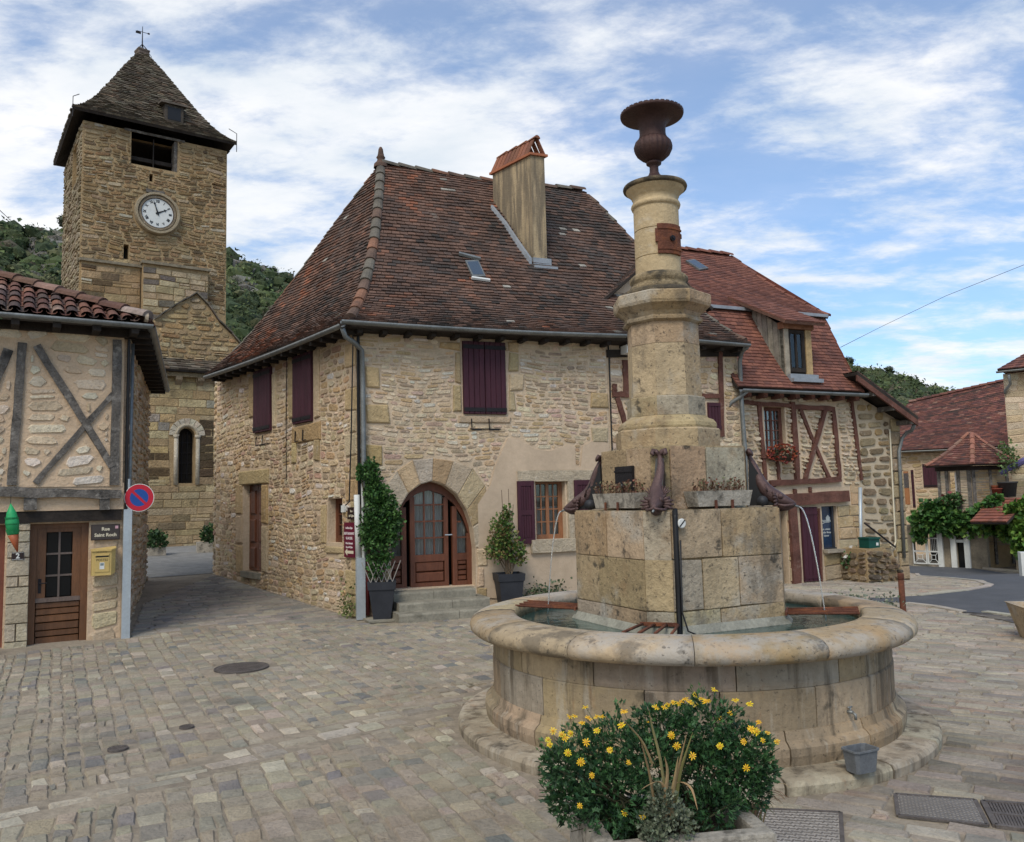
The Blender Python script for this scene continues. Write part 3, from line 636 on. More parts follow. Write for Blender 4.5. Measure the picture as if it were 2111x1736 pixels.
regA = region(outerA, holesA)
def stonework(P, reg, u0, u1, z0, z1, hr, wrr, pl, rng, par, out, bulge=.017, gap=.016, wav=.02, split=.14, d0=0., flat=False, rnd=.33, jit=.1):
    for c in cells(reg, u0, u1, z0, z1, hr, wrr, rng, wav=wav, split=split):
        cc = pal(rng, pl); k = 1+.18*mnoise.noise(Vector((c[0]*.8, c[2]*.8, 7.7))); cc = tuple(v*k for v in cc)
        m = (ashlar if flat else rock)(P, c, gap*rng.uniform(.6, 1.5), bulge*rng.uniform(.5, 1.4), cc, rng, d0=d0, **({} if flat else dict(rnd=rnd, jit=jit)))
        if m: out.append((par, m))
stonework(PA, regA, 0, uR, -.1, za+.2, (.045, .11), (.07, .27), PAL_H1, r1, wallA, P_ST, bulge=.013, gap=.015, wav=.03)
# left wall, rounded off at its far end
zB0 = PB.px(738, 672)[1]; zB1 = PB.px(446, 772)[1]
outerB = [(uL, -.6), (0, -.6), (0, zB0+.06), (uL, zB1+.06)]
dr = PB.rect(502, 999, 539, 1182); sw = PB.rect(676, 1028, 706, 1120)
print('side door', dr, 'small window', sw)
wallB = fix_normals(ob('side_wall', slab(PB, outerB, [rpoly(*dr), rpoly(*sw)], -.45, 0), m_mortar, H1))
sh1 = PB.rect(527, 767, 561, 887); sh2 = PB.rect(608, 736, 646, 868)
holesB = [rpoly(*dr), rpoly(*sw), rpoly(*sh1), rpoly(*sh2)]
for q in ((495, 972, 555, 996), (488, 998, 500, 1060), (488, 1064, 500, 1120), (488, 1124, 500, 1182), (541, 999, 553, 1080), (541, 1084, 553, 1180), (515, 780, 525, 860), (563, 770, 570, 880), (596, 740, 606, 860), (648, 720, 660, 860), (604, 880, 662, 905), (603, 912, 612, 955), (648, 906, 660, 950), (664, 1040, 674, 1120), (674, 1126, 710, 1142), (656, 1060, 664, 1100)):
    holesB.append(block(PB, q, wallB, None, r1, P_ST, palette=OCH))
for i in range(14):
    z = i*.385; w = .42 if i % 2 else .24; q = (-w, -.012, z, z+.375)
    if q[3] < zB0: holesB.append(block(PB, None, wallB, None, r1, P_ST, uz=q, palette=OCH, bulge=.03))
regB = region(outerB, holesB)
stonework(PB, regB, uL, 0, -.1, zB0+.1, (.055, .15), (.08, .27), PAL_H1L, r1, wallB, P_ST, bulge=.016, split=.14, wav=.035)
# rounded far corner and back walls
m = MB(); cc = PB.w(uL, 0, -.7); pts = []
for i in range(7):
    a = radians(-51)+pi/2*0; th = pi/2*i/6; pts.append(cc[:2]+(PB.N[:2]*cos(th)-PB.U[:2]*sin(th))*.7)
pts.append(pts[-1]-PB.N[:2]*5)
vs = [(p[0], p[1], -.6) for p in pts]+[(p[0], p[1], zB1+.1) for p in pts]; n = len(pts)
m.add(vs, [(i, i+1, n+i+1, n+i) for i in range(n-1)]); wallC = ob('rounded_corner_wall', m, m_mortar, H1)
for z in np.arange(.1, zB1, .14):
    for i in range(6):
        if r1.random() < .12: continue
        p, q = pts[i], pts[i+1]; Pc = Plane(p, math.degrees(atan2((p-q)[1], (p-q)[0]))); L_ = np.linalg.norm(q-p); Pc.O = np.array([q[0], q[1], 0.])
        if (Pc.w(0, 0, 1)-Pc.w(0, 0, 0))@np.append(PB.N[:2]-PB.U[:2], 0) < 0: Pc.N = -Pc.N
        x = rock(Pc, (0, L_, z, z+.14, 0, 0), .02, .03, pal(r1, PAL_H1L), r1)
        if x: P_ST.append((wallC, x))
emit('rubble_stone', P_ST, m_stone, H1)
# window surround stones on the plaster
for q in (lintel, jambL, jambR, silr):
    x = ashlar(PA, (*q, 0, 0), .004, .05 if q is not silr else .09, (.45, .375, .27), r1, bev=.01); ob('dressed_stone', x, m_stone, H1)
window(PA, wr, H1, -.16, 2, 4, m_wood, (.25, .11, .05), curtain=(.05, .55))
rl = PA.rect(1064, 992, 1101, 1120); 
def louvre(P, r, d):
    u0, u1, z0, z1 = r; m = MB(); m.pbox(P, u0, u1, z0, z1, d, d+.025); s = ob('shutter', m, m_shut, H1)
    for q in ((u0, u0+.06, z0, z1), (u1-.06, u1, z0, z1), (u0+.06, u1-.06, z1-.09, z1), (u0+.06, u1-.06, z0, z0+.1), (u0+.06, u1-.06, (z0+z1)/2-.05, (z0+z1)/2+.04)):
        m = MB(); m.pbox(P, *q, d+.025, d+.045); ob('rail', m, m_shut, s)
    planks(P, u0+.062, u1-.062, z0+.1, z1-.09, d+.025, d+.033, 4, m_shut, s, r1)
louvre(PA, rl, .025); louvre(PA, PA.rect(1180, 990, 1218, 1118), .04)
shutter(PA, (lambda r: (r[0], (r[0]+r[1])/2-.005, r[2], r[3]))(PA.rect(952, 703, 1043, 855)), H1, r1)
shutter(PA, (lambda r: ((r[0]+r[1])/2+.005, r[1], r[2], r[3]))(PA.rect(952, 703, 1043, 855)), H1, r1)
for s_ in (sh1, sh2):
    c = (s_[0]+s_[1])/2; shutter(PB, (s_[0], c-.004, s_[2], s_[3]), H1, r1, 3); shutter(PB, (c+.004, s_[1], s_[2], s_[3]), H1, r1, 3)
# forged hooks under the windows
for P, x, y in ((PA, 1001, 880), (PB, 544, 912), (PB, 627, 902)):
    u, z = P.px(x, y); m = MB()
    for k in (-.28, .05): m.tube([P.w(u+k, z+.14, .05), P.w(u+k, z-.06, .06), P.w(u+k+.18, z-.06, .08)], .011, 5)
    m.tube([P.w(u-.3, z-.04, .02), P.w(u+.28, z-.04, .02)], .009, 5); ob('iron_hook', m, m_iron, H1)
# arched glazed door
BR = (.13, .045, .022)
def arch_door():
    d = -.24; A = np.array(arch); c = A.mean(0); B = [tuple(p) for p in A]
    zf = A[:, 1].min(); u0, u1 = A[:, 0].min(), A[:, 0].max(); top = A[:, 1].max()
    def archz(u):  # height of the arch over u
        pts = A[1:-1]; return float(np.interp(u, pts[:, 0], pts[:, 1]))
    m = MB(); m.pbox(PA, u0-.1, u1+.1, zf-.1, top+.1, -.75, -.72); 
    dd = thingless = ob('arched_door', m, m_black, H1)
    fcol = BR; xs = [u0, PA.px(838, 1100)[0], PA.px(856, 1100)[0], PA.px(928, 1100)[0], PA.px(945, 1100)[0], u1]
    zp = PA.px(890, 1152)[1]; zg0 = PA.px(890, 1143)[1]
    m = MB()
    # curved head following the arch
    n = 28; us = np.linspace(u0+.001, u1-.001, n+1)
    for i in range(n):
        a, b = us[i], us[i+1]; za_, zb_ = archz(a), archz(b); w = .15
        m.add([PA.w(a, za_, d+.04), PA.w(b, zb_, d+.04), PA.w(b, max(zf, zb_-w), d+.04), PA.w(a, max(zf, za_-w), d+.04), PA.w(a, max(zf, za_-w), d-.05), PA.w(b, max(zf, zb_-w), d-.05)], [(0, 3, 2, 1), (3, 4, 5, 2)], fcol)
    m.pbox(PA, u0, u0+.07, zf, PA.px(820, 1075)[1], d-.05, d+.038, fcol); m.pbox(PA, u1-.09, u1, zf, PA.px(975, 1100)[1], d-.05, d+.038, fcol)
    ob('door_frame', m, m_wood, dd)
    for k, (a, b) in enumerate(((xs[1]-.035, xs[1]+.05), (xs[2]-.035, xs[2]+.05), (xs[3]-.045, xs[3]+.03), (xs[4]-.045, xs[4]+.04))):
        m = MB(); m.pbox(PA, a, b, zf, min(archz(a), archz(b))-.12, d-.05, d+.03+.004*(k % 2), fcol); ob('stile', m, m_wood, dd)
    # bottom panels with horizontal boards
    for a, b, nb in ((xs[0]+.07, xs[1]-.035, 3), (xs[2]+.05, xs[3]-.045, 2), (xs[4]+.04, u1-.09, 4)):
        for i in range(nb):
            x = ashlar(PA, (a, b, zf+.08+(zp-zf-.14)*i/nb, zf+.08+(zp-zf-.14)*(i+1)/nb, 0, 0), .012, .05, (lambda k: tuple(v*k for v in fcol))(r1.uniform(.8, 1.1)), r1, d0=d-.03, bev=.02, jit=.001); ob('door_panel', x, m_wood, dd)
        m = MB(); m.pbox(PA, a, b, zp-.06, zp+.06, d-.04, d+.026, fcol); m.pbox(PA, a, b, zf, zf+.08, d-.04, d+.03, fcol); ob('door_rail', m, m_wood, dd)
    # glazing bars and panes
    for a, b, nc, nr in ((xs[0]+.07, xs[1]-.035, 1, 3), (xs[2]+.05, xs[3]-.045, 3, 4), (xs[4]+.04, u1-.09, 1, 3)):
        zt = max(archz(a), archz(b), archz((a+b)/2))-.12; m = MB(); nz_ = nr
        for i in range(1, nc): x = a+(b-a)*i/nc; m.pbox(PA, x-.013, x+.013, zp+.06, min(zt, archz(x)-.13), d-.02, d+.012, fcol)
        for i in range(1, nr):
            z = zp+.06+(zt-zp-.06)*i/nr
            m.pbox(PA, a, b if archz(b)-.1 > z else (a+b)/2, z-.013, z+.013, d-.022, d+.010, fcol)
        ob('glazing_bar', m, m_wood, dd)
        for i in range(nc):
            for j in range(nr):
                A0, A1 = a+(b-a)*i/nc+.013, a+(b-a)*(i+1)/nc-.013; Z0 = zp+.06+(zt-zp-.06)*j/nr+.013; Z1 = zp+.06+(zt-zp-.06)*(j+1)/nr-.013
                lim = lambda u: min(Z1, archz(u)-.14)
                if lim(A0) <= Z0 and lim(A1) <= Z0: continue
                m = MB(); m.add([PA.w(A0, Z0, d-.006), PA.w(A1, Z0, d-.006), PA.w(A1, max(Z0, lim(A1)), d-.006), PA.w(A0, max(Z0, lim(A0)), d-.006)], [(0, 1, 2, 3)]); ob('pane', m, m_pane, dd)
    for a, b, q in ((xs[2]+.05, xs[3]-.045, .98), (u0+.05, xs[1]-.02, .5), (xs[4]+.03, u1-.07, .55)):
        m = MB(); n = 30; P_ = [(a+(b-a)*i/n, -.12+.02*sin(i*1.7)) for i in range(n+1)]; zt = zp+(top-zp)*q-.1
        m.add([PA.w(u, zp, d+v) for u, v in P_]+[PA.w(u, min(zt, archz(u)-.05), d+v) for u, v in P_], [(i, i+1, n+2+i, n+1+i) for i in range(n)]); ob('curtain', m, m_curt, dd)
    u, z = PA.px(937, 1103); m = MB(); m.tube([PA.w(u, z, d+.03), PA.w(u, z, d+.09), PA.w(u-.13, z, d+.10)], .012, 6); ob('handle', m, m_galv, dd)
arch_door()
# side door: two narrow panelled leaves, set deep; small window
u0, u1, z0, z1 = dr; m = MB(); m.pbox(PB, u0-.05, u1+.05, z0-.05, z1+.05, -.26, -.22); sd = ob('side_door', m, m_wood, H1)
for a, b in ((u0+.02, (u0+u1)/2-.01), ((u0+u1)/2+.01, u1-.02)):
    m = MB(); m.pbox(PB, a, b, z0+.02, z1-.03, -.2, -.13, BR); ob('door_leaf', m, m_wood, sd)
    for q in ((0, .28), (.31, .62), (.65, .97)):
        x = ashlar(PB, (a+.08, b-.08, z0+.06+(z1-z0-.1)*q[0], z0+.02+(z1-z0-.1)*q[1], 0, 0), .01, .04, tuple(v*.8 for v in BR), r1, d0=-.14, bev=.03, jit=0); ob('door_panel', x, m_wood, sd)
m = MB(); m.pbox(PB, u0, u1, z0-.12, z0, -.35, .06); ob('door_sill', m, m_step, H1)
window(PB, sw, H1, -.17, 1, 3, m_wood, BR, leaves_=1, curtain=(.02, .5))
# steps
zt_ = PA.px(811, 1219)[1]; print('threshold z', zt_)
STEP = thing('door_steps', PA.w(.9, 0, .4), 'three worn grey stone steps in front of the arched door', 'steps')
for i, (d, z, a, b) in enumerate(((.32, zt_, (811, 1223), (981, 1206)), (.62, zt_*.66, (822, 1239), (1010, 1226)), (.92, zt_*.33, (822, 1264), (1004, 1253)))):
    ua = PA.px(*a, d)[0]; ub = PA.px(*b, d)[0]; us = [ua, lerp(ua, ub, .48+.1*i), ub]
    for k in range(2):
        x = ashlar(PA, (us[k], us[k+1], -.1, z, 0, 0), .012, .0, (.26, .235, .175), r1, d0=d, bev=.015); m = MB()
        # block with depth and a worn rounded nosing
        u_, v_ = us[k]+.004, us[k+1]-.004; vs = []
        for uu in (u_, v_):
            for dd_, zz_ in ((-.02, -.1), (d, -.1), (d, z-.03), (d-.008, z-.01), (d-.03, z), (-.02, z+.003)): vs.append(PA.w(uu, zz_, dd_))
        m.add(vs, [(q, (q+1) % 6, 6+(q+1) % 6, 6+q) for q in range(6)]+[tuple(range(5, -1, -1)), tuple(range(6, 12))]); o = ob('step_stone', m, m_step, STEP); fix_normals(o)
# ------------------------------------------------------------------ roof of the corner house (also runs over the half-timbered bay)
def col_h1(p, rng):
    n = mnoise.noise(Vector((p[0]*.55, p[1]*.55, p[2]*.7))); n2 = mnoise.noise(Vector((p[0]*1.9+7, p[1]*1.9, p[2]*2.2)))
    lowk = max(0, (8.2-p[2])/3.4)
    t = .18+.62*rng.random()+.42*n+.34*n2
    t -= .10*ss(-1.5, 1.5, p[0])
    if t > 1.03-.16*lowk: c = (.245, .098, .055)
    elif t > .80: c = (.165, .082, .054)
    elif t > .42: c = (.125, .074, .054)
    elif t > .14: c = (.092, .062, .050)
    else: c = (.06, .049, .043)
    if rng.random() < .004: c = (.30, .28, .24)
    k = rng.uniform(.8, 1.2); return tuple(v*k for v in c)
ROOF1 = ob('front_roof', deck(hipF, hipR, 24), m_dark, H1); ROOF1B = ob('side_roof', deck(hipB, hipF, 24), m_dark, H1)
# right hip face, unseen from the square but there
bk = PA.w(PA.inv(eA1)[0], eA1[2], -2*half+.3); hipRB = hipc(bk, rdgR); ob('right_roof', deck(hipR, hipRB, 12), m_tile, H1); bb = hipc(PB.w(uL-.35, eB1[2], -.3)-PA.N*0, apex); ob('back_roof', deck(hipRB, hipB, 12), m_tile, H1)
TL = tiles(hipF, hipR, 56, .165, col_h1, r1, par=ROOF1, wavy=.012, th=.03, jit=.010)+tiles(hipB, hipF, 58, .165, col_h1, r1, par=ROOF1B, wavy=.012, th=.03, jit=.010)
emit('roof_tile', TL, m_tile, H1)
def col_cap(p, rng):
    t = rng.random(); return (.20, .10, .062) if t > .75 else (.12, .078, .058) if t > .4 else (.14, .125, .10)
RC = ridge_caps([hipF(s) for s in np.linspace(.03, .97, 14)], .10, .33, col_cap, r1, ROOF1)
rp = [lerp(apex, rdgR, t)-np.array([0, 0, .10*sin(pi*t)]) for t in np.linspace(0, 1, 9)]
RC += ridge_caps(rp, .12, .36, col_cap, r1, ROOF1); RC += ridge_caps([hipB(s) for s in np.linspace(.03, .97, 12)], .06, .36, col_cap, r1, ROOF1B, up=-.01)+ridge_caps([hipR(s) for s in np.linspace(.03, .97, 12)], .07, .36, col_cap, r1, ROOF1, up=0)
emit('ridge_tile', RC, m_tile, H1)
m = MB(); m.lathe(apex-np.array([0, 0, .08]), [(.16, 0), (.15, .08), (.09, .14), (.075, .2), (.10, .23), (.075, .27), (.06, .34), (.05, .42), (.025, .47), (0, .48)], 12, col=(.12, .07, .05)); ob('finial', m, m_tile, H1, True)
# under-eaves: dark boarding, rafters feet, gutters
for P, a, b, ins in ((PA, eA0, eA1, 1), (PB, eB1, eA0, 1)):
    m = MB(); ua, za_, _ = P.inv(a); ub, zb_, _ = P.inv(b)
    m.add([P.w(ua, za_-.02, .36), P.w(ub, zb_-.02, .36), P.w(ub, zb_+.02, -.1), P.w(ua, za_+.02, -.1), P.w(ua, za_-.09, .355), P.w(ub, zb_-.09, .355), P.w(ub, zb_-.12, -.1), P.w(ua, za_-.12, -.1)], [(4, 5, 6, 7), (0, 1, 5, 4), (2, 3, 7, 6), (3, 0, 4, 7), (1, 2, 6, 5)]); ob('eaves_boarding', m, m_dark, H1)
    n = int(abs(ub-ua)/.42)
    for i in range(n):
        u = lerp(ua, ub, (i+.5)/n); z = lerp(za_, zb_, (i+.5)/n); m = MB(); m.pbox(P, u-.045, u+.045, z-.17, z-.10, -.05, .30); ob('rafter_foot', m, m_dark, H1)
gA = PA.hit(703, 660, .47); gB = PA.hit(1290, 690, .47); gE = PA.hit(1545, 710, .47)
ob('gutter', gutter(gA-np.array([0, 0, .0]), gB, .065, .03, 16), m_zinc, H1, True); ob('gutter', gutter(gB+np.array([0, 0, .02]), gE, .06, .0, 8), m_zinc, H1, True)
ob('gutter', gutter(PB.hit(424, 776, .47), PB.hit(706, 668, .47), .06, .04, 14), m_zinc, H1, True)
# down pipe at the corner and its lower cast iron part
dp = [PA.hit(706, 676, .44), PA.hit(712, 694, .36), PA.hit(730, 706, .25), PA.hit(746, 722, .10), PA.hit(748, 800, .10), PA.hit(750, 960, .10), PA.hit(754, 1160, .10)]
m = MB(); m.tube(dp, .042, 10); ob('down_pipe', m, m_zinc, H1, True)
m = MB(); m.tube([PA.hit(754, 1158, .11), PA.hit(757, 1268, .11)], .05, 10, (1, 1, 1)); ob('cast_pipe_foot', m, M('oxblood painted iron', (.10, .018, .018), rough=.5, var=.3, bump=.1), H1, True)
m = MB(); m.tube([PA.hit(738, 690, .03), PA.hit(739, 860, .03), PA.hit(741, 1040, .03)], .028, 6); m.tube([PA.hit(728, 690, .06), PA.hit(724, 900, .04), PA.hit(720, 1035, .04), PA.hit(712, 1042, .04)], .012, 5); ob('electric_cable', m, m_black, H1)
m = MB(); m.tube([PA.hit(1252, 692, .03), PA.hit(1256, 740, .02), PA.hit(1258, 820, .02), PA.hit(1262, 932, .02)], .014, 5); ob('electric_cable', m, m_black, H1)
m = MB(); cabs = [PA.hit(760+i*33, 679+i*1.75+(1.5 if i % 2 else 0), .04) for i in range(16)]; m.tube(cabs, .012, 5); ob('electric_cable', m, m_black, H1)
m = MB(); m.tube([PB.hit(592, 705, .03), PB.hit(590, 820, .03), PB.hit(590, 990, .03)], .008, 5); ob('telephone_wire', m, m_black, H1)
# ---- chimney and skylight on the front roof
def roof_hit(px_, py_, Lf, Rf, lift=0):
    S = np.linspace(0, 1, 300); best = None
    for s in S:
        a, b = Lf(s), Rf(s); t = np.linspace(0, 1, 300)[:, None]; p = a+(b-a)*t; q = proj(p); d = (q[:, 0]-px_)**2+(q[:, 1]-py_)**2; k = d.argmin()
        if best is None or d[k] < best[0]: best = (d[k], p[k], s, t[k, 0])
    return best[1], best[2], best[3]
cf, _, _ = roof_hit(1100, 540, hipF, hipR); u_c, z_c, d_c = PA.inv(cf); print('chimney foot', cf, d_c)
PC = PA.off(d_c); PL = Plane(cf, -68)
uc = PC.px(1099, 500)[0]; uw = PC.px(1127, 500)[0]-uc
zt = PC.px(1093, 320)[1]
# depth of the chimney from the far left edge
dB = np.array([cos(radians(130)), sin(radians(130)), 0]); r_ = ray(1016, 400); depth = float(np.linalg.solve(np.array([[dB[0], -r_[0]], [dB[1], -r_[1]]]), -cf[:2])[0]); PC.N = -dB; print('chimney size', uw, depth, zt)
CH_ = ob('chimney', (lambda m: (m.pbox(PC, uc, uc+uw, z_c-.3, zt, -depth, 0, (.40, .31, .19)), m)[1])(MB()), M('rendered chimney', rough=.95, var=.2, scale=2, bump=.5, bscale=30, spots=(((.12, .10, .075), 1.8, .38, .6, .8, (4, 4, .35)), ((.04, .035, .03), 5, .62, .72, .5))), H1)
m = MB(); m.pbox(PC, uc-.05, uc+uw+.05, zt, zt+.05, -depth-.05, .05, (.33, .12, .06)); ob('chimney_cap', m, m_tile3, CH_)
nT = 9
for i in range(nT):
    d = -depth*(i+.5)/nT
    for s_ in (-1, 1):
        m = MB(); a = PC.w(uc+uw/2+s_*(uw/2+.03), zt+.05, d); b = PC.w(uc+uw/2+s_*.02, zt+.42, d); t = PC.N*depth/nT*.42; nn = PC.U*s_*.02
        m.add([a-t, a+t, b+t*.8, b-t*.8, a-t+nn, a+t+nn, b+t*.8+nn, b-t*.8+nn], [(0, 1, 2, 3), (7, 6, 5, 4), (0, 4, 5, 1), (1, 5, 6, 2), (2, 6, 7, 3), (3, 7, 4, 0)], pal(r1, [((.25, .10, .055), 2), ((.19, .08, .05), 1)])); ob('cap_tile', m, m_tile3, CH_)
for q in ridge_caps([PC.w(uc+uw/2, zt+.40, .02), PC.w(uc+uw/2, zt+.40, -depth-.02)], .07, .3, lambda p, r: (.22, .09, .05), r1, CH_, up=0): ob('cap_ridge_tile', q[1], m_tile3, CH_)
m = MB(); lo, hi = 0, depth
sl = [roof_hit(x, y, hipF, hipR)[0] for x, y in ((1097, 545), (1070, 508), (1045, 470), (1017, 436))]
for a, b in zip(sl[:-1], sl[1:]):
    n_ = np.array([0, 0, .14]); m.add([a, b, b+n_, a+n_, a-PA.U*.06, b-PA.U*.06, b-PA.U*.05+n_, a-PA.U*.05+n_], [(4, 5, 6, 7), (7, 6, 2, 3), (0, 4, 7, 3), (1, 2, 6, 5)], (.42, .36, .27))
ob('chimney_flashing', m, m_lead, CH_)
m = MB(); m.pbox(PC, uc-.04, uc+uw+.06, z_c-.12, z_c+.08, -.02, .05, (1, 1, 1)); m.pbox(PC, uc-.08, uc+uw+.12, z_c-.16, z_c-.11, -.02, .16); ob('lead_apron', m, m_lead, CH_)
def skylight(pts, Lf, Rf, root, lift=.05, open_=False):
    P4 = [roof_hit(x, y, Lf, Rf)[0] for x, y in pts]; n = np.cross(P4[1]-P4[0], P4[3]-P4[0]); n /= np.linalg.norm(n); n = n if n[2] > 0 else -n
    m = MB(); m.prism([p-n*.02 for p in P4], n*(lift+.03)); s = ob('skylight', m, m_zinc, root); c = sum(P4)/4; m = MB(); m.add([c+(p-c)*.8+n*(lift+.014) for p in P4], [(0, 1, 2, 3)]); ob('pane', m, M('sky reflecting glass', (.10, .13, .16), rough=.05, var=0, bump=0, spec=1.0, metal=.55), s)
    return P4, n, s
P4, n4, s4 = skylight([(958, 541), (984, 541), (999, 574), (972, 574)], hipF, hipR, H1)
m = MB(); a, b = roof_hit(944, 528, hipF, hipR)[0], roof_hit(988, 540, hipF, hipR)[0]; m.tube([a+n4*.06, b+n4*.06], .045, 6); ob('skylight_hood', m, m_zinc, s4); m = MB(); a, b = roof_hit(972, 577, hipF, hipR)[0], roof_hit(1008, 582, hipF, hipR)[0]; m.tube([a+n4*.045, b+n4*.045], .035, 5); ob('skylight_apron', m, m_white, s4)
# gabled dormer partly behind the fountain column
dl, s_d, _ = roof_hit(1240, 618, hipF, hipR); dd_ = PA.inv(dl)[2]; PD = PA.off(dd_)
ul = PA.inv(dl)[0]; zl = dl[2]; ur_, zr_ = PD.px(1470, 622); ua_, zap = PD.px(1352, 520); zr_ = zl; ua_ = (ul+ur_)/2; print('dormer', ul, ur_, zl, zap)
m = MB(); m.prism([PD.w(ul+.15, zl-1.0, -.15), PD.w(ur_-.15, zl-1.0, -.15), PD.w(ur_-.15, zl, -.15), PD.w(ua_, zap-.1, -.15), PD.w(ul+.15, zl, -.15)], -PA.N*2.2); DM = ob('dormer', m, m_plaster, H1)
for sgn, u_e in ((1, ul), (-1, ur_)):
    e0, e1 = PD.w(u_e, zl, 0), PD.w(u_e, zl, -3.2); a0, a1 = PD.w(ua_, zap, 0), PD.w(ua_, zap, -3.2)
    LL, RR = (lambda s: lerp(e0, a0, s)), (lambda s: lerp(e1, a1, s)); 
    if sgn < 0: LL, RR = RR, LL
    ob('dormer_roof', deck(LL, RR, 4, .06), m_dark, DM); dm = MB()
    for _, q in tiles(LL, RR, 14, .165, col_h1, r1): b = len(dm.v); dm.v += q.v; dm.f += [tuple(k+b for k in f) for f in q.f]; dm.c += q.c
    ob('dormer_tiles', dm, m_tile, DM, kind='stuff')
# ================================================================== HALF-TIMBERED BAY BEHIND THE FOUNTAIN
r2 = random.Random(31)
uE = PA.px(1528, 900)[0]; H2 = thing('timbered_house', PA.w((uR+uE)/2, 0, 0), 'narrow half-timbered stone bay half hidden behind the fountain column', 'house')
zc = PA.px(1530, 718)[1]
outer2 = [(uR+.004, -.5), (uE, -.5), (uE, zc), (uR+.004, zb)]; w2 = fix_normals(ob('front_wall', slab(PA, outer2, [], -.4, 0), m_mortar, H2)); S2 = []
tl = [((1291, 742), (1292, 808), 13), ((1264, 813), (1305, 813), 11), ((1268, 791), (1268, 808), 10), ((1274, 819), (1292, 880), 10), ((1486, 722), (1490, 900), 11), ((1450, 816), (1486, 816), 10), ((1252, 728), (1530, 727), 16)]
hl = [rpoly(*PA.rect(1457, 826, 1484, 887))]
for a, b, w in tl:
    timber(PA, a, b, w*.0092, .0, .045, m_timber_r if a[1] != 728 else m_dark, H2, r2)
    A, B = np.array(PA.px(*a)), np.array(PA.px(*b)); t = (B-A)/np.linalg.norm(B-A); n = np.array([-t[1], t[0]])*w*.0046; hl.append([tuple(A+n), tuple(A-n), tuple(B-n), tuple(B+n)])
stonework(PA, region(outer2, hl), uR, uE, 0, zc, (.08, .16), (.1, .3), PAL_H1, r2, w2, S2); emit('rubble_stone', S2, m_stone, H2)
shutter(PA, PA.rect(1457, 830, 1484, 885), H2, r2, 4, hinge=False)
m = MB(); q = PA.rect(1276, 716, 1306, 734); m.pbox(PA, q[0], q[1], q[2], q[3], .06, .3); o = ob('floodlight', m, m_white, None); tagit(o, 'white flat floodlight under the eaves just left of the column', 'lamp')
m = MB(); m.tube([PA.hit(1540, 716, .44), PA.hit(1530, 724, .2), PA.hit(1525, 745, .1), PA.hit(1530, 850, .1), PA.hit(1536, 925, .1), PA.hit(1544, 1200, .1)], .045, 8); ob('down_pipe', m, m_zinc, H2, True)
# ================================================================== FOUNTAIN
rf_ = random.Random(41)
FX, FY = FC; F0 = np.array([FX+.028, FY, 0.])
FT = thing('fountain', (FX, FY, 0), 'big round stone fountain with an octagonal column carrying a brown iron urn', 'fountain')
def ochre(rng, k=.86): c = pal(rng, [((.42, .31, .185), 4), ((.45, .35, .225), 3), ((.37, .27, .155), 2), ((.40, .34, .26), 1.4)], .08); return tuple(v*k for v in c)
def ring(name, prof, edges, mat, parent, n=6, gap=.004, rf=None, cen=F0, k=.86, smooth=False, colr=None, bev=False):
    """curved stones between the angles given, each with its own body and open joints"""
    for i in range(len(edges)-1):
        a0, a1 = edges[i], edges[i+1]; r = max(p[0] for p in prof); ga = gap/r
        m = MB(); m.lathe(cen, prof, n, a0+ga, a1-ga, (colr(rf_) if colr else ochre(rf_, k)), closed=True, rf=rf, capped=True)
        o = ob(name, m, mat, parent, smooth); fix_normals(o)
        if smooth: 
            for p in o.data.polygons: p.use_smooth = len(p.vertices) == 4
def angs(n, off=0, jit=.12): 
    s = 2*pi/n; a = [off+i*s+rf_.uniform(-jit, jit)*s for i in range(n)]; return a+[a[0]+2*pi]
# two-part low step round the foot
ring('step_stone', [(1.60, -.1), (1.965, -.1), (1.97, .045), (1.955, .072), (1.92, .082), (1.60, .088)], angs(15, .2), m_basin, FT, 7, .008, colr=lambda r: pal(r, [((.40, .345, .26), 1), ((.44, .39, .30), 1)]))
# base moulding
ring('base_moulding', [(1.5, .085), (1.725, .085), (1.738, .15), (1.735, .20), (1.71, .225), (1.685, .24), (1.668, .30), (1.5, .30)], angs(17, .5), m_basin, FT, 6, .006)
# wall: two courses of tall stones
ring('wall_stone', [(1.46, .30), (1.66, .30), (1.665, .56), (1.655, .57), (1.46, .57)], angs(15, .1, .2), m_basin, FT, 6, .004, k=.8)
ring('wall_stone', [(1.46, .573), (1.655, .573), (1.66, .60), (1.66, .80), (1.64, .83), (1.46, .83)], angs(13, .35, .2), m_basin, FT, 7, .004, k=.8)
# coping with a fat rounded outer edge
cop = [(1.45, .82), (1.67, .815), (1.70, .785), (1.76, .765), (1.815, .772), (1.85, .80), (1.858, .838), (1.845, .872), (1.80, .902), (1.72, .922), (1.60, .93), (1.50, .928), (1.465, .915)]
ring('coping_stone', cop, angs(13, .25, .18), m_rim, FT, 8, .0025, smooth=True)
m = MB(); m.lathe(F0, [(1.46, .30), (1.46, .5), (0, .5)], 48, col=(.16, .16, .12)); ob('basin_floor', m, m_basin, FT)
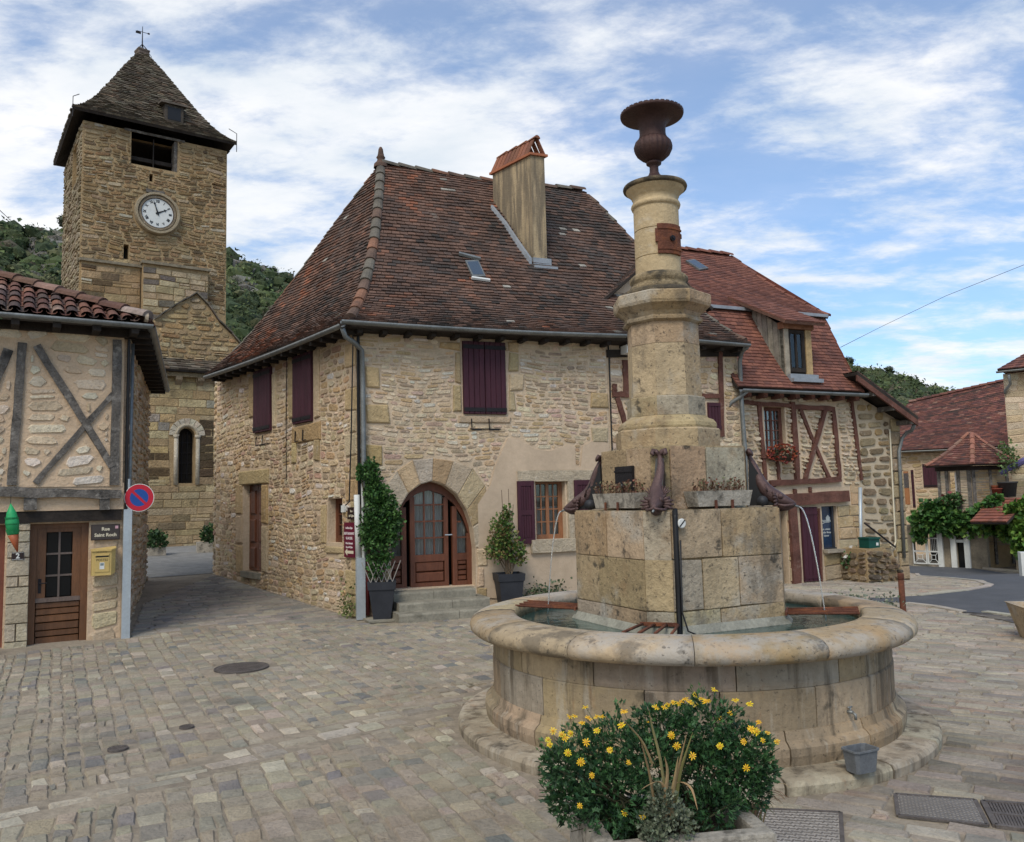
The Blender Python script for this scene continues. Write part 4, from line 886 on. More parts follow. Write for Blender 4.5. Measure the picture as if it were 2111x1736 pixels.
# water: a real slightly rippled surface
def watermat():
    m = bpy.data.materials.new('basin water'); m.use_nodes = True; nt = m.node_tree; b = nt.nodes['Principled BSDF']; N = nt.nodes.new; L = nt.links.new
    b.inputs['Base Color'].default_value = (.055, .10, .085, 1); b.inputs['Roughness'].default_value = .04; b.inputs['IOR'].default_value = 1.33
    n = N('ShaderNodeTexNoise'); n.inputs['Scale'].default_value = 9; n.inputs['Detail'].default_value = 3; ge = N('ShaderNodeNewGeometry'); L(ge.outputs['Position'], n.inputs['Vector'])
    bp = N('ShaderNodeBump'); bp.inputs['Strength'].default_value = .25; bp.inputs['Distance'].default_value = .02; L(n.outputs['Fac'], bp.inputs['Height']); L(bp.outputs[0], b.inputs['Normal'])
    n2 = N('ShaderNodeTexNoise'); n2.inputs['Scale'].default_value = 2.2; L(ge.outputs['Position'], n2.inputs['Vector']); mr = N('ShaderNodeMapRange'); L(n2.outputs['Fac'], mr.inputs['Value']); mr.inputs['From Min'].default_value = .35; mr.inputs['From Max'].default_value = .7
    mx = N('ShaderNodeMix'); mx.data_type = 'RGBA'; L(mr.outputs[0], mx.inputs[0]); mx.inputs[6].default_value = (.015, .045, .042, 1); mx.inputs[7].default_value = (.055, .095, .08, 1); L(mx.outputs[2], b.inputs['Base Color']); return m
m_water = watermat()
m = MB(); m.lathe(F0, [(1.455, .82), (1.0, .82), (.5, .82), (0, .82)], 64); wt = ob('water', m, m_water, None, True); wt['kind'] = 'structure'
# pedestal: square with cut corners, the cut ones carry the dolphins
AF = [-110, -20, 70, 160]
def cutsq(rc, wc):
    """corner points of the plan: chamfer faces at distance rc, each wc wide"""
    out = []
    for a in AF:
        t = radians(a); d = np.array([cos(t), sin(t)]); s = np.array([-sin(t), cos(t)]); out += [FC+d*rc-s*wc/2, FC+d*rc+s*wc/2]
    return out
def pedestal(rc, wc, z0, z1, courses, bl, seed, mat=m_ped, bulge=.022, k=.86):
    rng = random.Random(seed); pts = cutsq(rc, wc); n = len(pts); core = MB(); inner = [FC+(p-FC)*(1-.03/rc) for p in pts]
    core.prism([(p[0], p[1], z0) for p in inner], (0, 0, z1-z0-.01), (.24, .18, .11)); ob('core', core, m_mortar_y, FT)
    zs = [z0+(z1-z0)*i/courses for i in range(courses+1)]; zs = [z0]+[z+rng.uniform(-.02, .02) for z in zs[1:-1]]+[z1]
    for i in range(n):
        p, q = pts[i], pts[(i+1) % n]; L_ = np.linalg.norm(q-p); Pq = Plane(p, math.degrees(atan2(*(q-p)[::-1])))
        if (Pq.O[:2]+Pq.N[:2]-FC)@(Pq.O[:2]+Pq.N[:2]-FC) < (Pq.O[:2]-FC)@(Pq.O[:2]-FC): Pq.N = -Pq.N
        for c in range(courses):
            u = 0; nb = 1 if L_ < .3 else max(1, int(round(L_/bl+rng.uniform(-.4, .4)))); ws = [rng.uniform(.6, 1.4) for _ in range(nb)]; s_ = sum(ws)
            for w in ws:
                w = w/s_*L_; cc = (u, u+w, zs[c], zs[c+1], rng.uniform(-.004, .004), rng.uniform(-.004, .004)); x = ashlar(Pq, cc, .009, bulge-.02, ochre(rng, k), rng, d0=0, bev=.012, jit=.004)
                ob('pedestal_stone', x, mat, FT); u += w
pedestal(.885, .22, .60, 1.775, 3, .5, 5)
pedestal(.625, .16, 1.775, 2.30, 1, .36, 8)
pts = cutsq(.875, .225); m = MB(); m.prism([(p[0], p[1], 1.75) for p in pts], (0, 0, .03), (.36, .28, .17)); ob('ledge_slab', m, m_ped, FT)
pts = cutsq(.62, .165); m = MB(); m.prism([(p[0], p[1], 2.27) for p in pts], (0, 0, .034), (.36, .28, .17)); ob('ledge_slab', m, m_ped, FT)
# pale sloping footing just above the water
pa, pb = cutsq(.885, .24), cutsq(.94, .255); m = MB(); vs = [(p[0], p[1], .885) for p in pa]+[(p[0], p[1], .825) for p in pb]+[(p[0], p[1], .5) for p in pb]; n = 8
m.add(vs, [(i, (i+1) % n, n+(i+1) % n, n+i) for i in range(n)]+[(n+i, n+(i+1) % n, 2*n+(i+1) % n, 2*n+i) for i in range(n)], (.26, .255, .21)); o = ob('footing', m, M('limescaled stone', rough=.8, var=.3, scale=4, bump=.7, bscale=14, spots=(((.12, .12, .09), 3, .52, .68, .7),)), FT); fix_normals(o)
# octagonal column: stones drum by drum
OA = radians(-112)
def octf(a): q = ((a-OA) % (pi/4))-pi/8; return cos(pi/8)/cos(q)
def octring(name, prof, split, mat=m_ped, k=.86, n_per=1, sm=False):
    """prof radii are to the corners; split = list of corner indices where joints fall"""
    for i in range(len(split)):
        a0 = OA+split[i]*pi/4; a1 = OA+split[(i+1) % len(split)]*pi/4+(2*pi if i == len(split)-1 else 0); nn = int(round((a1-a0)/(pi/4)))*n_per
        m = MB(); m.lathe((FX+AX[0], FY+AX[1], 0), prof, nn, a0, a1, ochre(rf_, k), closed=True, rf=octf if n_per > 1 else None, capped=True); fix_normals(ob(name, m, mat, FT))
AX = (-.042, .0)
octring('plinth_stone', [(0, 2.30), (.465, 2.30), (.47, 2.455), (.455, 2.47), (0, 2.47)], [0, 1, 2, 4, 6])
octring('torus_stone', [(0, 2.473), (.44, 2.473), (.445, 2.49), (.44, 2.52), (.415, 2.55), (.375, 2.565), (.36, 2.585), (0, 2.585)], [0, 2, 5])
octring('drum', [(0, 2.588), (.352, 2.588), (.352, 2.745), (.34, 2.755), (0, 2.755)], [0, 3, 6])
octring('drum', [(0, 2.758), (.328, 2.758), (.326, 3.215), (0, 3.215)], [1, 4, 6])
octring('drum', [(0, 3.219), (.324, 3.219), (.322, 3.41), (0, 3.41)], [0, 2, 5])
octring('collar_moulding', [(0, 3.41), (.335, 3.41), (.362, 3.425), (.366, 3.445), (.345, 3.465), (0, 3.465)], [0, 4])
octring('capital_stone', [(0, 3.465), (.34, 3.465), (.355, 3.50), (.40, 3.535), (.435, 3.555), (.445, 3.58), (.445, 3.655), (.43, 3.668), (0, 3.668)], [0, 1, 3, 5, 6])
A2 = np.array([FX-.055, FY, 0.])
m_top = M('lichen blackened stone', rough=.95, var=.4, scale=5, bump=.8, bscale=30, spots=((DARKL, 6, .42, .6, .85), ((.40, .38, .30), 12, .62, .72, .6)))
def rnd(name, prof, mat, k=1, n=32, cen=None, par=FT, sm=True, a0=0, a1=2*pi):
    m = MB(); m.lathe(A2 if cen is None else cen, prof, n, a0, a1, tuple(v*k for v in (.46, .355, .21))); o = ob(name, m, mat, par, sm); return o
rnd('weathered_disc', [(0, 3.66), (.345, 3.665), (.35, 3.69), (.335, 3.715), (.30, 3.735), (0, 3.75)], m_top, k=.3, sm=False)
rnd('base_ring', [(.25, 3.72), (.265, 3.735), (.265, 3.765), (.245, 3.79), (.25, 3.80), (.262, 3.82), (.262, 3.85), (.245, 3.87), (.22, 3.885), (0, 3.885)], m_top, k=.6)
m_shaft = M('pale ochre shaft stone', rough=.9, var=.2, scale=3, bump=.5, bscale=24, spots=((DARKL, 9, .66, .74, .7), ((.50, .46, .38), 3, .58, .7, .5)))
for a, b in ((3.875, 4.035), (4.038, 4.285), (4.288, 4.505)): rnd('shaft_drum', [(0, a), (.200, a), (.204, a+.004), (.204, b-.004), (.200, b), (0, b)], m_shaft, sm=False, n=40)
rnd('astragal', [(.2, 4.50), (.218, 4.51), (.225, 4.53), (.218, 4.55), (.205, 4.56), (.205, 4.60), (.215, 4.61)], m_shaft)
rnd('cornice', [(.205, 4.60), (.215, 4.62), (.235, 4.645), (.262, 4.67), (.268, 4.685)], m_shaft); rnd('cornice_slab', [(.262, 4.680), (.288, 4.688), (.292, 4.705), (.285, 4.722), (.24, 4.74), (0, 4.75)], m_top, k=.35)
# urn
def rflute(a): return 1
U = [(0, 4.745), (.118, 4.745), (.125, 4.765), (.11, 4.79), (.075, 4.815), (.055, 4.83), (.042, 4.86), (.040, 4.905), (.047, 4.925), (.068, 4.935), (.070, 4.95), (.05, 4.965)]
UR = rnd('urn', U, m_urn, n=32)
m = MB(); nn = 96; prof_ = [(.05, 4.962), (.10, 4.985), (.142, 5.025), (.163, 5.07), (.166, 5.105), (.155, 5.14), (.135, 5.165), (.125, 5.172)]
m.lathe(A2, prof_, nn, 0, 2*pi, (1, 1, 1), rf=lambda a: 1+.07*abs(sin(a*11))); ob('fluted_bowl', m, m_urn, UR, True)
rnd('urn_neck', [(.125, 5.17), (.132, 5.182), (.124, 5.195), (.119, 5.23), (.121, 5.28), (.135, 5.325), (.165, 5.355), (.215, 5.375), (.27, 5.385), (.287, 5.392), (.291, 5.405), (.283, 5.42), (.20, 5.435), (.10, 5.445), (0, 5.45)], m_urn, par=UR, n=40)
m = MB()
for i in range(36): a = 2*pi*i/36; m.box((A2[0]+.283*cos(a), A2[1]+.283*sin(a), 5.412), (.007*cos(a), .007*sin(a), 0), (-.016*sin(a), .016*cos(a), 0), (0, 0, .010))
ob('beaded_edge', m, m_urn, UR); rnd('urn_lid', [(.1, 5.44), (.055, 5.455), (.05, 5.475), (.053, 5.495), (.04, 5.51), (0, 5.515)], m_urn, par=UR, n=20)
# curved iron hatch on the round shaft
a_c = atan2(FY*-1, -(FX-.055))  # towards the square
ah = radians(-100.8+37); m = MB(); pr = [(.204, 4.035), (.222, 4.035), (.222, 4.305), (.204, 4.305)]
m.lathe(A2, pr, 10, ah-.62, ah+.60, closed=True, capped=True); HT = ob('iron_hatch', m, m_rust, FT)
for z in (4.07, 4.255): m = MB(); m.lathe(A2, [(.222, z), (.229, z), (.229, z+.018), (.222, z+.018)], 10, ah-.62, ah+.64, closed=True, capped=True); ob('band', m, m_rust, HT)
m = MB(); p = A2+np.array([.222*cos(ah), .222*sin(ah), 4.17]); q = np.array([cos(ah), sin(ah), 0]); m.tube([p, p+q*.018], .026, 10); m.tube([p+q*.018, p+q*.03], .013, 8); ob('lock', m, m_iron, HT)
for s_ in (-.64, .62): m = MB(); a = ah+s_; m.box(A2+np.array([.215*cos(a), .215*sin(a), 4.215 if s_ > 0 else 4.20]), (.012*cos(a), .012*sin(a), 0), (-.014*sin(a), .014*cos(a), 0), (0, 0, .02 if s_ > 0 else .06)); ob('hinge', m, m_rust, HT)
# dolphins
def dolphin(a):
    t = radians(a); d = np.array([cos(t), sin(t), 0]); s = np.array([-sin(t), cos(t), 0]); z = np.array([0, 0, 1.]); W = lambda r, x, h: np.array([FX, FY, 0])+d*(r-.145)+s*x*.9+z*h
    cl = [(.80, .00, 2.235, .018), (.815, .01, 2.19, .026), (.84, .018, 2.13, .034), (.865, .008, 2.06, .043), (.89, -.008, 1.99, .054), (.925, -.012, 1.93, .066), (.965, -.004, 1.885, .074), (1.01, 0, 1.855, .074), (1.055, 0, 1.835, .062), (1.095, 0, 1.82, .045), (1.13, 0, 1.808, .030), (1.155, 0, 1.80, .016)]
    m = MB(); m.tube([W(*c[:3]) for c in cl], [c[3]*.86 for c in cl], 14); B = ob('dolphin_spout', m, m_dolph, FT, True)
    # tail fluke rolled at the top
    m = MB()
    for sg in (-1, 1): m.tube([W(.80, 0, 2.225), W(.80, sg*.03, 2.255), W(.805, sg*.055, 2.265), W(.82, sg*.062, 2.24), W(.83, sg*.045, 2.225)], [.018, .022, .02, .018, .01], 8)
    ob('tail_fluke', m, m_dolph, B, True)
    # scalloped fins spread on both sides, brow and lips
    for sg in (-1, 1):
        m = MB()
        for i in range(7):
            an = radians(-12+i*17); r0, L_ = .045, .11-.005*abs(i-2)*1.2; a0 = W(1.02, sg*r0*cos(an), 1.83+r0*sin(an)*.8); a1 = W(1.00-.004*i, sg*(r0+L_)*cos(an), 1.815+(r0+L_)*sin(an)*.75); m.tube([a0, lerp(a0, a1, .6), a1], [.011, .016, .007], 6)
        ob('fin', m, m_dolph, B, True)
        m = MB()
        for i in range(5):
            an = radians(30+i*22); a0 = W(.95, sg*.05, 1.90); a1 = W(.93, sg*(.05+.07*cos(an)), 1.90+.075*sin(an)); m.tube([a0, a1], [.010, .005], 5)
        ob('side_fin', m, m_dolph, B, True)
        m = MB(); c = W(1.045, sg*.05, 1.865); m.tube([c-s*sg*.02, c+s*sg*.012, c+s*sg*.02], [.028, .024, .008], 10); ob('eye', m, m_dolph, B, True)
        m = MB(); m.tube([W(1.16, 0, 1.80), W(1.13, sg*.04, 1.79), W(1.07, sg*.075, 1.785), W(1.02, sg*.09, 1.80)], [.012, .014, .014, .008], 6); ob('lip', m, m_dolph, B, True)
    m = MB(); m.tube([W(1.02, 0, 1.785), W(1.10, 0, 1.778), W(1.15, 0, 1.785)], [.05, .035, .015], 10); ob('lower_jaw', m, m_dolph, B, True)
    m = MB(); m.tube([W(.90, 0, 2.02), W(.86, 0, 2.06), W(.885, 0, 2.10), W(.93, .0, 1.975)], [.006, .014, .006, .006], 5); ob('back_ridge', m, m_dolph, B, True)
    m = MB(); m.tube([W(1.12, 0, 1.80), W(1.19, 0, 1.772)], .009, 8); ob('spout_pipe', m, m_zinc, B, True)
    # black triangular bracket with a floodlight behind the fish
    m = MB(); tri = [W(.785, -.035, 1.79), W(1.03, -.035, 1.79), W(.80, -.035, 2.20)]; m.prism(tri, s*.07); ob('bracket', m, m_black, B)
    m = MB(); m.tube([W(.90, 0, 1.83)-s*.09, W(.90, 0, 1.83)+s*.09], .045, 12); ob('spotlight', m, m_pot, B, True)
    return W
m_jet = bpy.data.materials.new('falling water'); m_jet.use_nodes = True; _b = m_jet.node_tree.nodes['Principled BSDF']; _b.inputs['Base Color'].default_value = (.75, .78, .78, 1); _b.inputs['Roughness'].default_value = .05; _b.inputs['Transmission Weight'].default_value = .75; _b.inputs['IOR'].default_value = 1.33
for i, a in enumerate(AF):
    W = dolphin(a)
    if i in (1, 3):
        r_out = .07 if i == 0 else .16; pts = [W(1.19+r_out*t, 0, 1.772+.02*t-.96*t*t) for t in np.linspace(0, 1, 16)]; m = MB(); m.tube(pts, [.006]*16, 6)
        o = ob('water_jet', m, m_jet, None, True); tagit(o, 'thin arc of water falling from the %s dolphin' % ('front', 'right-hand', '', 'left-hand')[i], 'water jet', 'water jets of the fountain')
    # rusty grille lying from the foot of the pedestal to the rim
    t = radians(a); d = np.array([cos(t), sin(t), 0]); s = np.array([-sin(t), cos(t), 0]); c0 = np.array([FX, FY, 0])
    m = MB(); m.box(c0+d*.90+np.array([0, 0, .905]), d*.008, s*.16, (0, 0, .014)); G_ = ob('grille', m, m_rust, FT)
    for k in range(4):
        x = -.14+.093*k; m = MB(); m.tube([c0+d*.90+s*x+np.array([0, 0, .905]), c0+d*1.46+s*x*1.25+np.array([0, 0, .925])], .011, 6); ob('grille_bar', m, m_rust, G_, True)
# black pipe, round light, hatch box
t = radians(-110); d = np.array([cos(t), sin(t), 0]); s = np.array([-sin(t), cos(t), 0]); c0 = np.array([FX, FY, 0])
m = MB(); b_ = c0+d*.90+s*.145
m.tube([b_+np.array([0, 0, 1.79])-d*.03, b_+np.array([0, 0, 1.72]), b_+np.array([0, 0, 1.2])+s*.004, b_+np.array([0, 0, .93]), b_+d*.03+np.array([0, 0, .83]), b_+d*.03+np.array([0, 0, .6])], .017, 8); m.box(b_+np.array([0, 0, 1.3])-d*.005, s*.02, d*.012, (0, 0, .48)); ob('black_pipe', m, m_black, FT, True)
m = MB(); b2 = b_+s*.035+d*.01; m.tube([b2+np.array([0, 0, 1.55]), b2+np.array([0, 0, 1.0])-s*.01, b2+s*.03+np.array([0, 0, .86]), b2+s*.09+np.array([0, 0, .835])], .007, 5); ob('cable', m, m_black, FT, True)
Pr = [p for p in cutsq(.885, .22)]; p, q = Pr[1], Pr[2]; PR = Plane(p, math.degrees(atan2(*(q-p)[::-1]))); PR.N = -PR.N if (PR.N[:2]@(p-FC)) < 0 else PR.N
p, q = Pr[7], Pr[0]; PLf = Plane(p, math.degrees(atan2(*(q-p)[::-1]))); PLf.N = -PLf.N if (PLf.N[:2]@(p-FC)) < 0 else PLf.N
u, z = PR.px(1404, 1079, .04); m = MB(); m.tube([PR.w(u, z, 0), PR.w(u, z, .05), PR.w(u, z, .055)], [.030, .038, .032], 16); o = ob('round_lamp', m, m_white, FT); m = MB(); m.box(PR.w(u, z, .056), PR.U*.024+PR.Z*.024, PR.N*.002, (PR.U-PR.Z)*.003); ob('screw_slot', m, m_iron, o)
Pu = cutsq(.625, .16); p, q = Pu[7], Pu[0]; PLu = Plane(p, math.degrees(atan2(*(q-p)[::-1]))); PLu.N = -PLu.N if (PLu.N[:2]@(p-FC)) < 0 else PLu.N
p, q = Pu[1], Pu[2]; PRu = Plane(p, math.degrees(atan2(*(q-p)[::-1]))); PRu.N = -PRu.N if (PRu.N[:2]@(p-FC)) < 0 else PRu.N
ua, ub, z0, z1 = PLu.rect(1273, 963, 1310, 1016); m = MB(); m.pbox(PLu, min(ua, ub), max(ua, ub), z0, z1, -.01, .03); o = ob('black_hatch', m, m_iron, FT); m = MB(); m.pbox(PLu, min(ua, ub)-.006, max(ua, ub)+.006, z1-.05, z1-.035, .03, .037); ob('hatch_rail', m, m_iron, o)
m = MB(); u, z = PLu.px(1288, 1001); m.tube([PLu.w(u, z, .03), PLu.w(u, z, .04)], .010, 8); ob('lock', m, m_zinc, o)
# metal strip carrying the troughs, then the troughs with dry plants (things of their own)
def planter(P, x0, x1, y, label, dead):
    a = P.px(x0, y, .10); b = P.px(x1, y, .10); ua, ub = min(a[0], b[0]), max(a[0], b[0]); zb_ = 1.80; h = .125
    T = thing('stone_trough', P.w((ua+ub)/2, zb_, .1), label, 'planter', 'troughs on the fountain ledge')
    m = MB(); vs = []
    for z, e, dd in ((0, .03, .012), (h, 0, 0), (h, -.015, -.015), (h-.03, -.018, -.018)):
        vs += [P.w(ua+e, zb_+z, .02+dd), P.w(ub-e, zb_+z, .02+dd), P.w(ub-e, zb_+z, .19-dd), P.w(ua+e, zb_+z, .19-dd)] if e >= 0 else [P.w(ua-e, zb_+z, .02-dd), P.w(ub+e, zb_+z, .02-dd), P.w(ub+e, zb_+z, .19+dd), P.w(ua-e, zb_+z, .19+dd)]
    m.add(vs, [(3, 2, 1, 0)]+[(k*4+i, k*4+(i+1) % 4, (k+1)*4+(i+1) % 4, (k+1)*4+i) for k in range(3) for i in range(4)]); fix_normals(ob('trough_body', m, m_conc, T))
    m = MB(); m.add([P.w(ua+.01, zb_+h-.025, .03), P.w(ub-.01, zb_+h-.025, .03), P.w(ub-.01, zb_+h-.025, .18), P.w(ua+.01, zb_+h-.025, .18)], [(0, 1, 2, 3)]); ob('soil', m, m_soil, T)
    m = MB(); rr = random.Random(int(x0)); cs = []
    for i in range(90):
        u = rr.uniform(ua+.02, ub-.02); dd = rr.uniform(.04, .17); hh = rr.uniform(.03, .10); p = P.w(u, zb_+h-.03, dd); q = P.w(u+rr.uniform(-.03, .03), zb_+h+hh, dd+rr.uniform(-.01, .04)); m.tube([p, q], [.002, .001], 3, (.14, .07, .04)); cs += [lerp(p, q, t) for t in (.5, .8, 1)]
    leafs(m, cs, .022, greens((.16, .06, .035), (.10, .05, .03), (.12, .09, .05), (.08, .09, .04)), rr, up=.8); ob('withered_plants', m, m_leaf, T)
    for k in (.33, .62):
        m = MB(); u = lerp(ua, ub, k); m.pbox(P, u-.012, u+.012, zb_-.03, zb_+.05, .19, .198); ob('iron_clip', m, m_rust, T)
planter(PLu, 1240, 1328, 1040, 'mossy concrete trough left of the front dolphin, with withered flowers', 1)
planter(PRu, 1422, 1538, 1040, 'mossy concrete trough right of the front dolphin, with a few red-brown stalks', 1)
# crate grid in the water at the right of the front corner
a0 = gz(1412, 1290, .845); a1 = gz(1500, 1287, .845); T = MB()
dx = (a1-a0)/8; dy = np.array([-dx[1], dx[0], 0])*.9
for i in range(9): T.box(a0+dx*i+dy*2.5, dx*.10, dy*2.5, (0, 0, .006))
for j in range(6): T.box(a0+dx*4+dy*j+np.array([0, 0, .003]), dx*4.1, dy*.10, (0, 0, .006))
T.box(a0+dx*4-np.array([0, 0, .03]), dx*4.1, dy*.12, (0, 0, .03)); o = ob('strainer_crate', T, m_iron, None); tagit(o, 'dark grid crate sunk in the fountain water beside the front grille', 'crate')
# brass tap, date stone on the basin wall
def onwall(x, y, r=1.665):
    d = ray(x, y); A = d[:2]@d[:2]; B = 2*(d[:2]@(_C[:2]-FC)); Cc = (_C[:2]-FC)@(_C[:2]-FC)-r*r; k = (-B-sqrt(B*B-4*A*Cc))/(2*A); p = _C+d*k; n = np.append((p[:2]-FC)/r, 0); return p, n
p, n_ = onwall(1745, 1466); m = MB(); m.tube([p-n_*.01, p+n_*.05], .012, 8); m.tube([p+n_*.045, p+n_*.07-np.array([0, 0, .01]), p+n_*.072-np.array([0, 0, .045])], .010, 8); m.tube([p+n_*.03, p+n_*.03+np.array([0, 0, .03])], .006, 6); m.box(p+n_*.03+np.array([0, 0, .033]), np.cross(n_, [0, 0, 1])*.022, n_*.005, (0, 0, .005)); ob('tap', m, m_zinc, FT, True)
p, n_ = onwall(1727, 1427); tt = np.cross([0, 0, 1], n_); m = MB(); m.box(p, tt*.03, n_*.006, (0, 0, .018)); ob('small_plaque', m, m_rust, FT)
# ---- bucket on the step
bc = gz(1776, 1590, .085); BK = thing('bucket', bc, 'grey rectangular plastic bucket standing on the fountain step below the tap', 'bucket'); di = np.append((bc[:2]-FC)/np.linalg.norm(bc[:2]-FC), 0); tt = np.cross([0, 0, 1], di)
m = MB(); cb = bc.copy(); vs = []
def rr4(c, a, b, z, k=.75):
    return [c+tt*sx*a+di*sy*b+np.array([0, 0, z]) for sx, sy in ((-1, -k), (-k, -1), (k, -1), (1, -k), (1, k), (k, 1), (-k, 1), (-1, k))]
for a, b, z in ((.085, .055, .004), (.10, .067, .135), (.108, .075, .137), (.108, .075, .148), (.097, .064, .148), (.085, .055, .02)): vs += rr4(cb, a, b, z)
m.add(vs, [(k*8+i, k*8+(i+1) % 8, (k+1)*8+(i+1) % 8, (k+1)*8+i) for k in range(5) for i in range(8)]+[tuple(range(7, -1, -1)), tuple(range(40, 48))]); fix_normals(ob('bucket_body', m, M('grey plastic', (.13, .14, .15), rough=.5, var=.3, scale=9, bump=.1), BK))
# ================================================================== FLOWER TROUGH IN THE FOREGROUND
rt = random.Random(51); tz = .42
c_fr = gz(1575, 1702, tz); c_fm = gz(1370, 1721, tz); dirr = (c_fr-c_fm); dirr[2] = 0; dirr /= np.linalg.norm(dirr); tdeg = math.degrees(atan2(dirr[1], dirr[0])); print('trough heading', tdeg)
P0 = Plane(c_fr+dirr*.02, tdeg); TR = thing('flower_trough', P0.w(-.4, 0, 0), 'rough stone flower trough in the near foreground overflowing with yellow daisies', 'planter')
ft = .07; Wd = .5; Ln = .80
for u0, u1, d0, d1 in ((-Ln, 0, -.0, .085), (-Ln, 0, -Wd, -Wd+.06), (-Ln, -Ln+.09, -Wd+.06, 0), (-.08, 0, -Wd+.06, 0)):
    m = MB(); m.pbox(P0, u0, u1, 0, tz, d0, d1); o = ob('trough_side', m, m_conc, TR); bm = bmesh.new(); bm.from_mesh(o.data); bmesh.ops.bevel(bm, geom=bm.edges[:], offset=.015, segments=2, affect='EDGES', profile=.6); bm.to_mesh(o.data); bm.free()
m = MB(); m.pbox(P0, -Ln+.08, -.07, .2, tz-.09, -Wd+.05, .01); ob('soil', m, m_soil, TR)
BU = thing('daisy_bush', P0.w(-.4, tz, -.25), 'dense dark green bush covered in yellow daisies, filling the near trough', 'flowering plant')
def bpx(x, y, d=-.22): return P0.hit(x, y, d)
cl_ = [((1200, 1570), .17, .9), ((1180, 1620), .14, .8), ((1265, 1545), .17, .9), ((1255, 1640), .19, 1), ((1330, 1570), .16, .9), ((1300, 1660), .17, .9), ((1395, 1520), .17, 1), ((1465, 1500), .17, 1), ((1535, 1550), .15, .9), ((1500, 1590), .19, 1), ((1440, 1590), .17, .9), ((1530, 1625), .13, .8), ((1255, 1700), .12, .6), ((1170, 1655), .10, .5), ((1475, 1660), .12, .6), ((1150, 1580), .09, .4), ((1565, 1590), .09, .45), ((1350, 1500), .12, .5)]
m = MB(); cores = []
allc = []
for (x, y), r, w in cl_:
    r *= .93; x = 1352+(x-1352)*.975
    c = bpx(x, y, -.22+rt.uniform(-.08, .10)); allc.append((c, r)); pts_ = clump(c, (r*1.02, r*.95, r*.9), int(620*w), rt, .62); leafs(m, pts_, .038, greens((.022, .065, .018), (.032, .088, .026), (.014, .042, .014), (.045, .105, .038), (.016, .05, .02)), rt, up=.5, lobes=True, ctr=c, aspect=.36)
for _ in range(70):
    c0_, r0_ = rt.choice(allc); v = np.array([rt.gauss(0, 1), rt.gauss(0, 1)-.3, abs(rt.gauss(0, 1))]); v /= np.linalg.norm(v); a = c0_+v*r0_*.85; b = c0_+v*r0_*rt.uniform(1.1, 1.38); m.tube([a, b], [.0025, .0015], 3, (.05, .08, .03)); leafs(m, [lerp(a, b, t)+np.array([rt.gauss(0, .012) for _ in range(3)]) for t in np.linspace(.3, 1, 16)], rt.uniform(.024, .044), greens((.05, .12, .035), (.035, .09, .03), (.02, .06, .02)), rt, up=.4, lobes=True, ctr=a, aspect=.34)
ob('foliage', m, m_leaf, BU, kind='stuff')
m = MB()
for c, r in allc:
    base = P0.w(-.4+rt.uniform(-.2, .2), tz-.1, -.25+rt.uniform(-.1, .1)); mid = lerp(base, c, .6)+np.array([0, 0, .03])
    for k in range(5): e = c+np.array([rt.gauss(0, 1) for _ in range(3)])*r*.55; m.tube([base, mid+np.array([rt.gauss(0, .02) for _ in range(3)]), e], [.006, .004, .002], 4, (.05, .05, .025))
ob('stems', m, m_stem, BU, kind='stuff')
fl = [(1200, 1490), (1176, 1512), (1165, 1521), (1230, 1506), (1174, 1477), (1185, 1476), (1213, 1480), (1207, 1458), (1230, 1477), (1242, 1477), (1286, 1466), (1281, 1495), (1208, 1530), (1257, 1546), (1171, 1552), (1197, 1571), (1220, 1598), (1296, 1572), (1195, 1661), (1288, 1676), (1325, 1683), (1384, 1516), (1395, 1538), (1428, 1558), (1484, 1538), (1533, 1529), (1539, 1583), (1482, 1481), (1352, 1458), (1377, 1452), (1387, 1448), (1398, 1450), (1412, 1441), (1423, 1447), (1434, 1452), (1446, 1440), (1460, 1444), (1473, 1422), (1434, 1432), (1516, 1443), (1545, 1451), (1564, 1489), (1549, 1503), (1560, 1508), (1582, 1511), (1573, 1526), (1602, 1529), (1140, 1507), (1130, 1525), (1133, 1535), (1158, 1514), (1505, 1470), (1338, 1490), (1370, 1458), (1405, 1446), (1455, 1446)]
YEL = (.70, .47, .012)
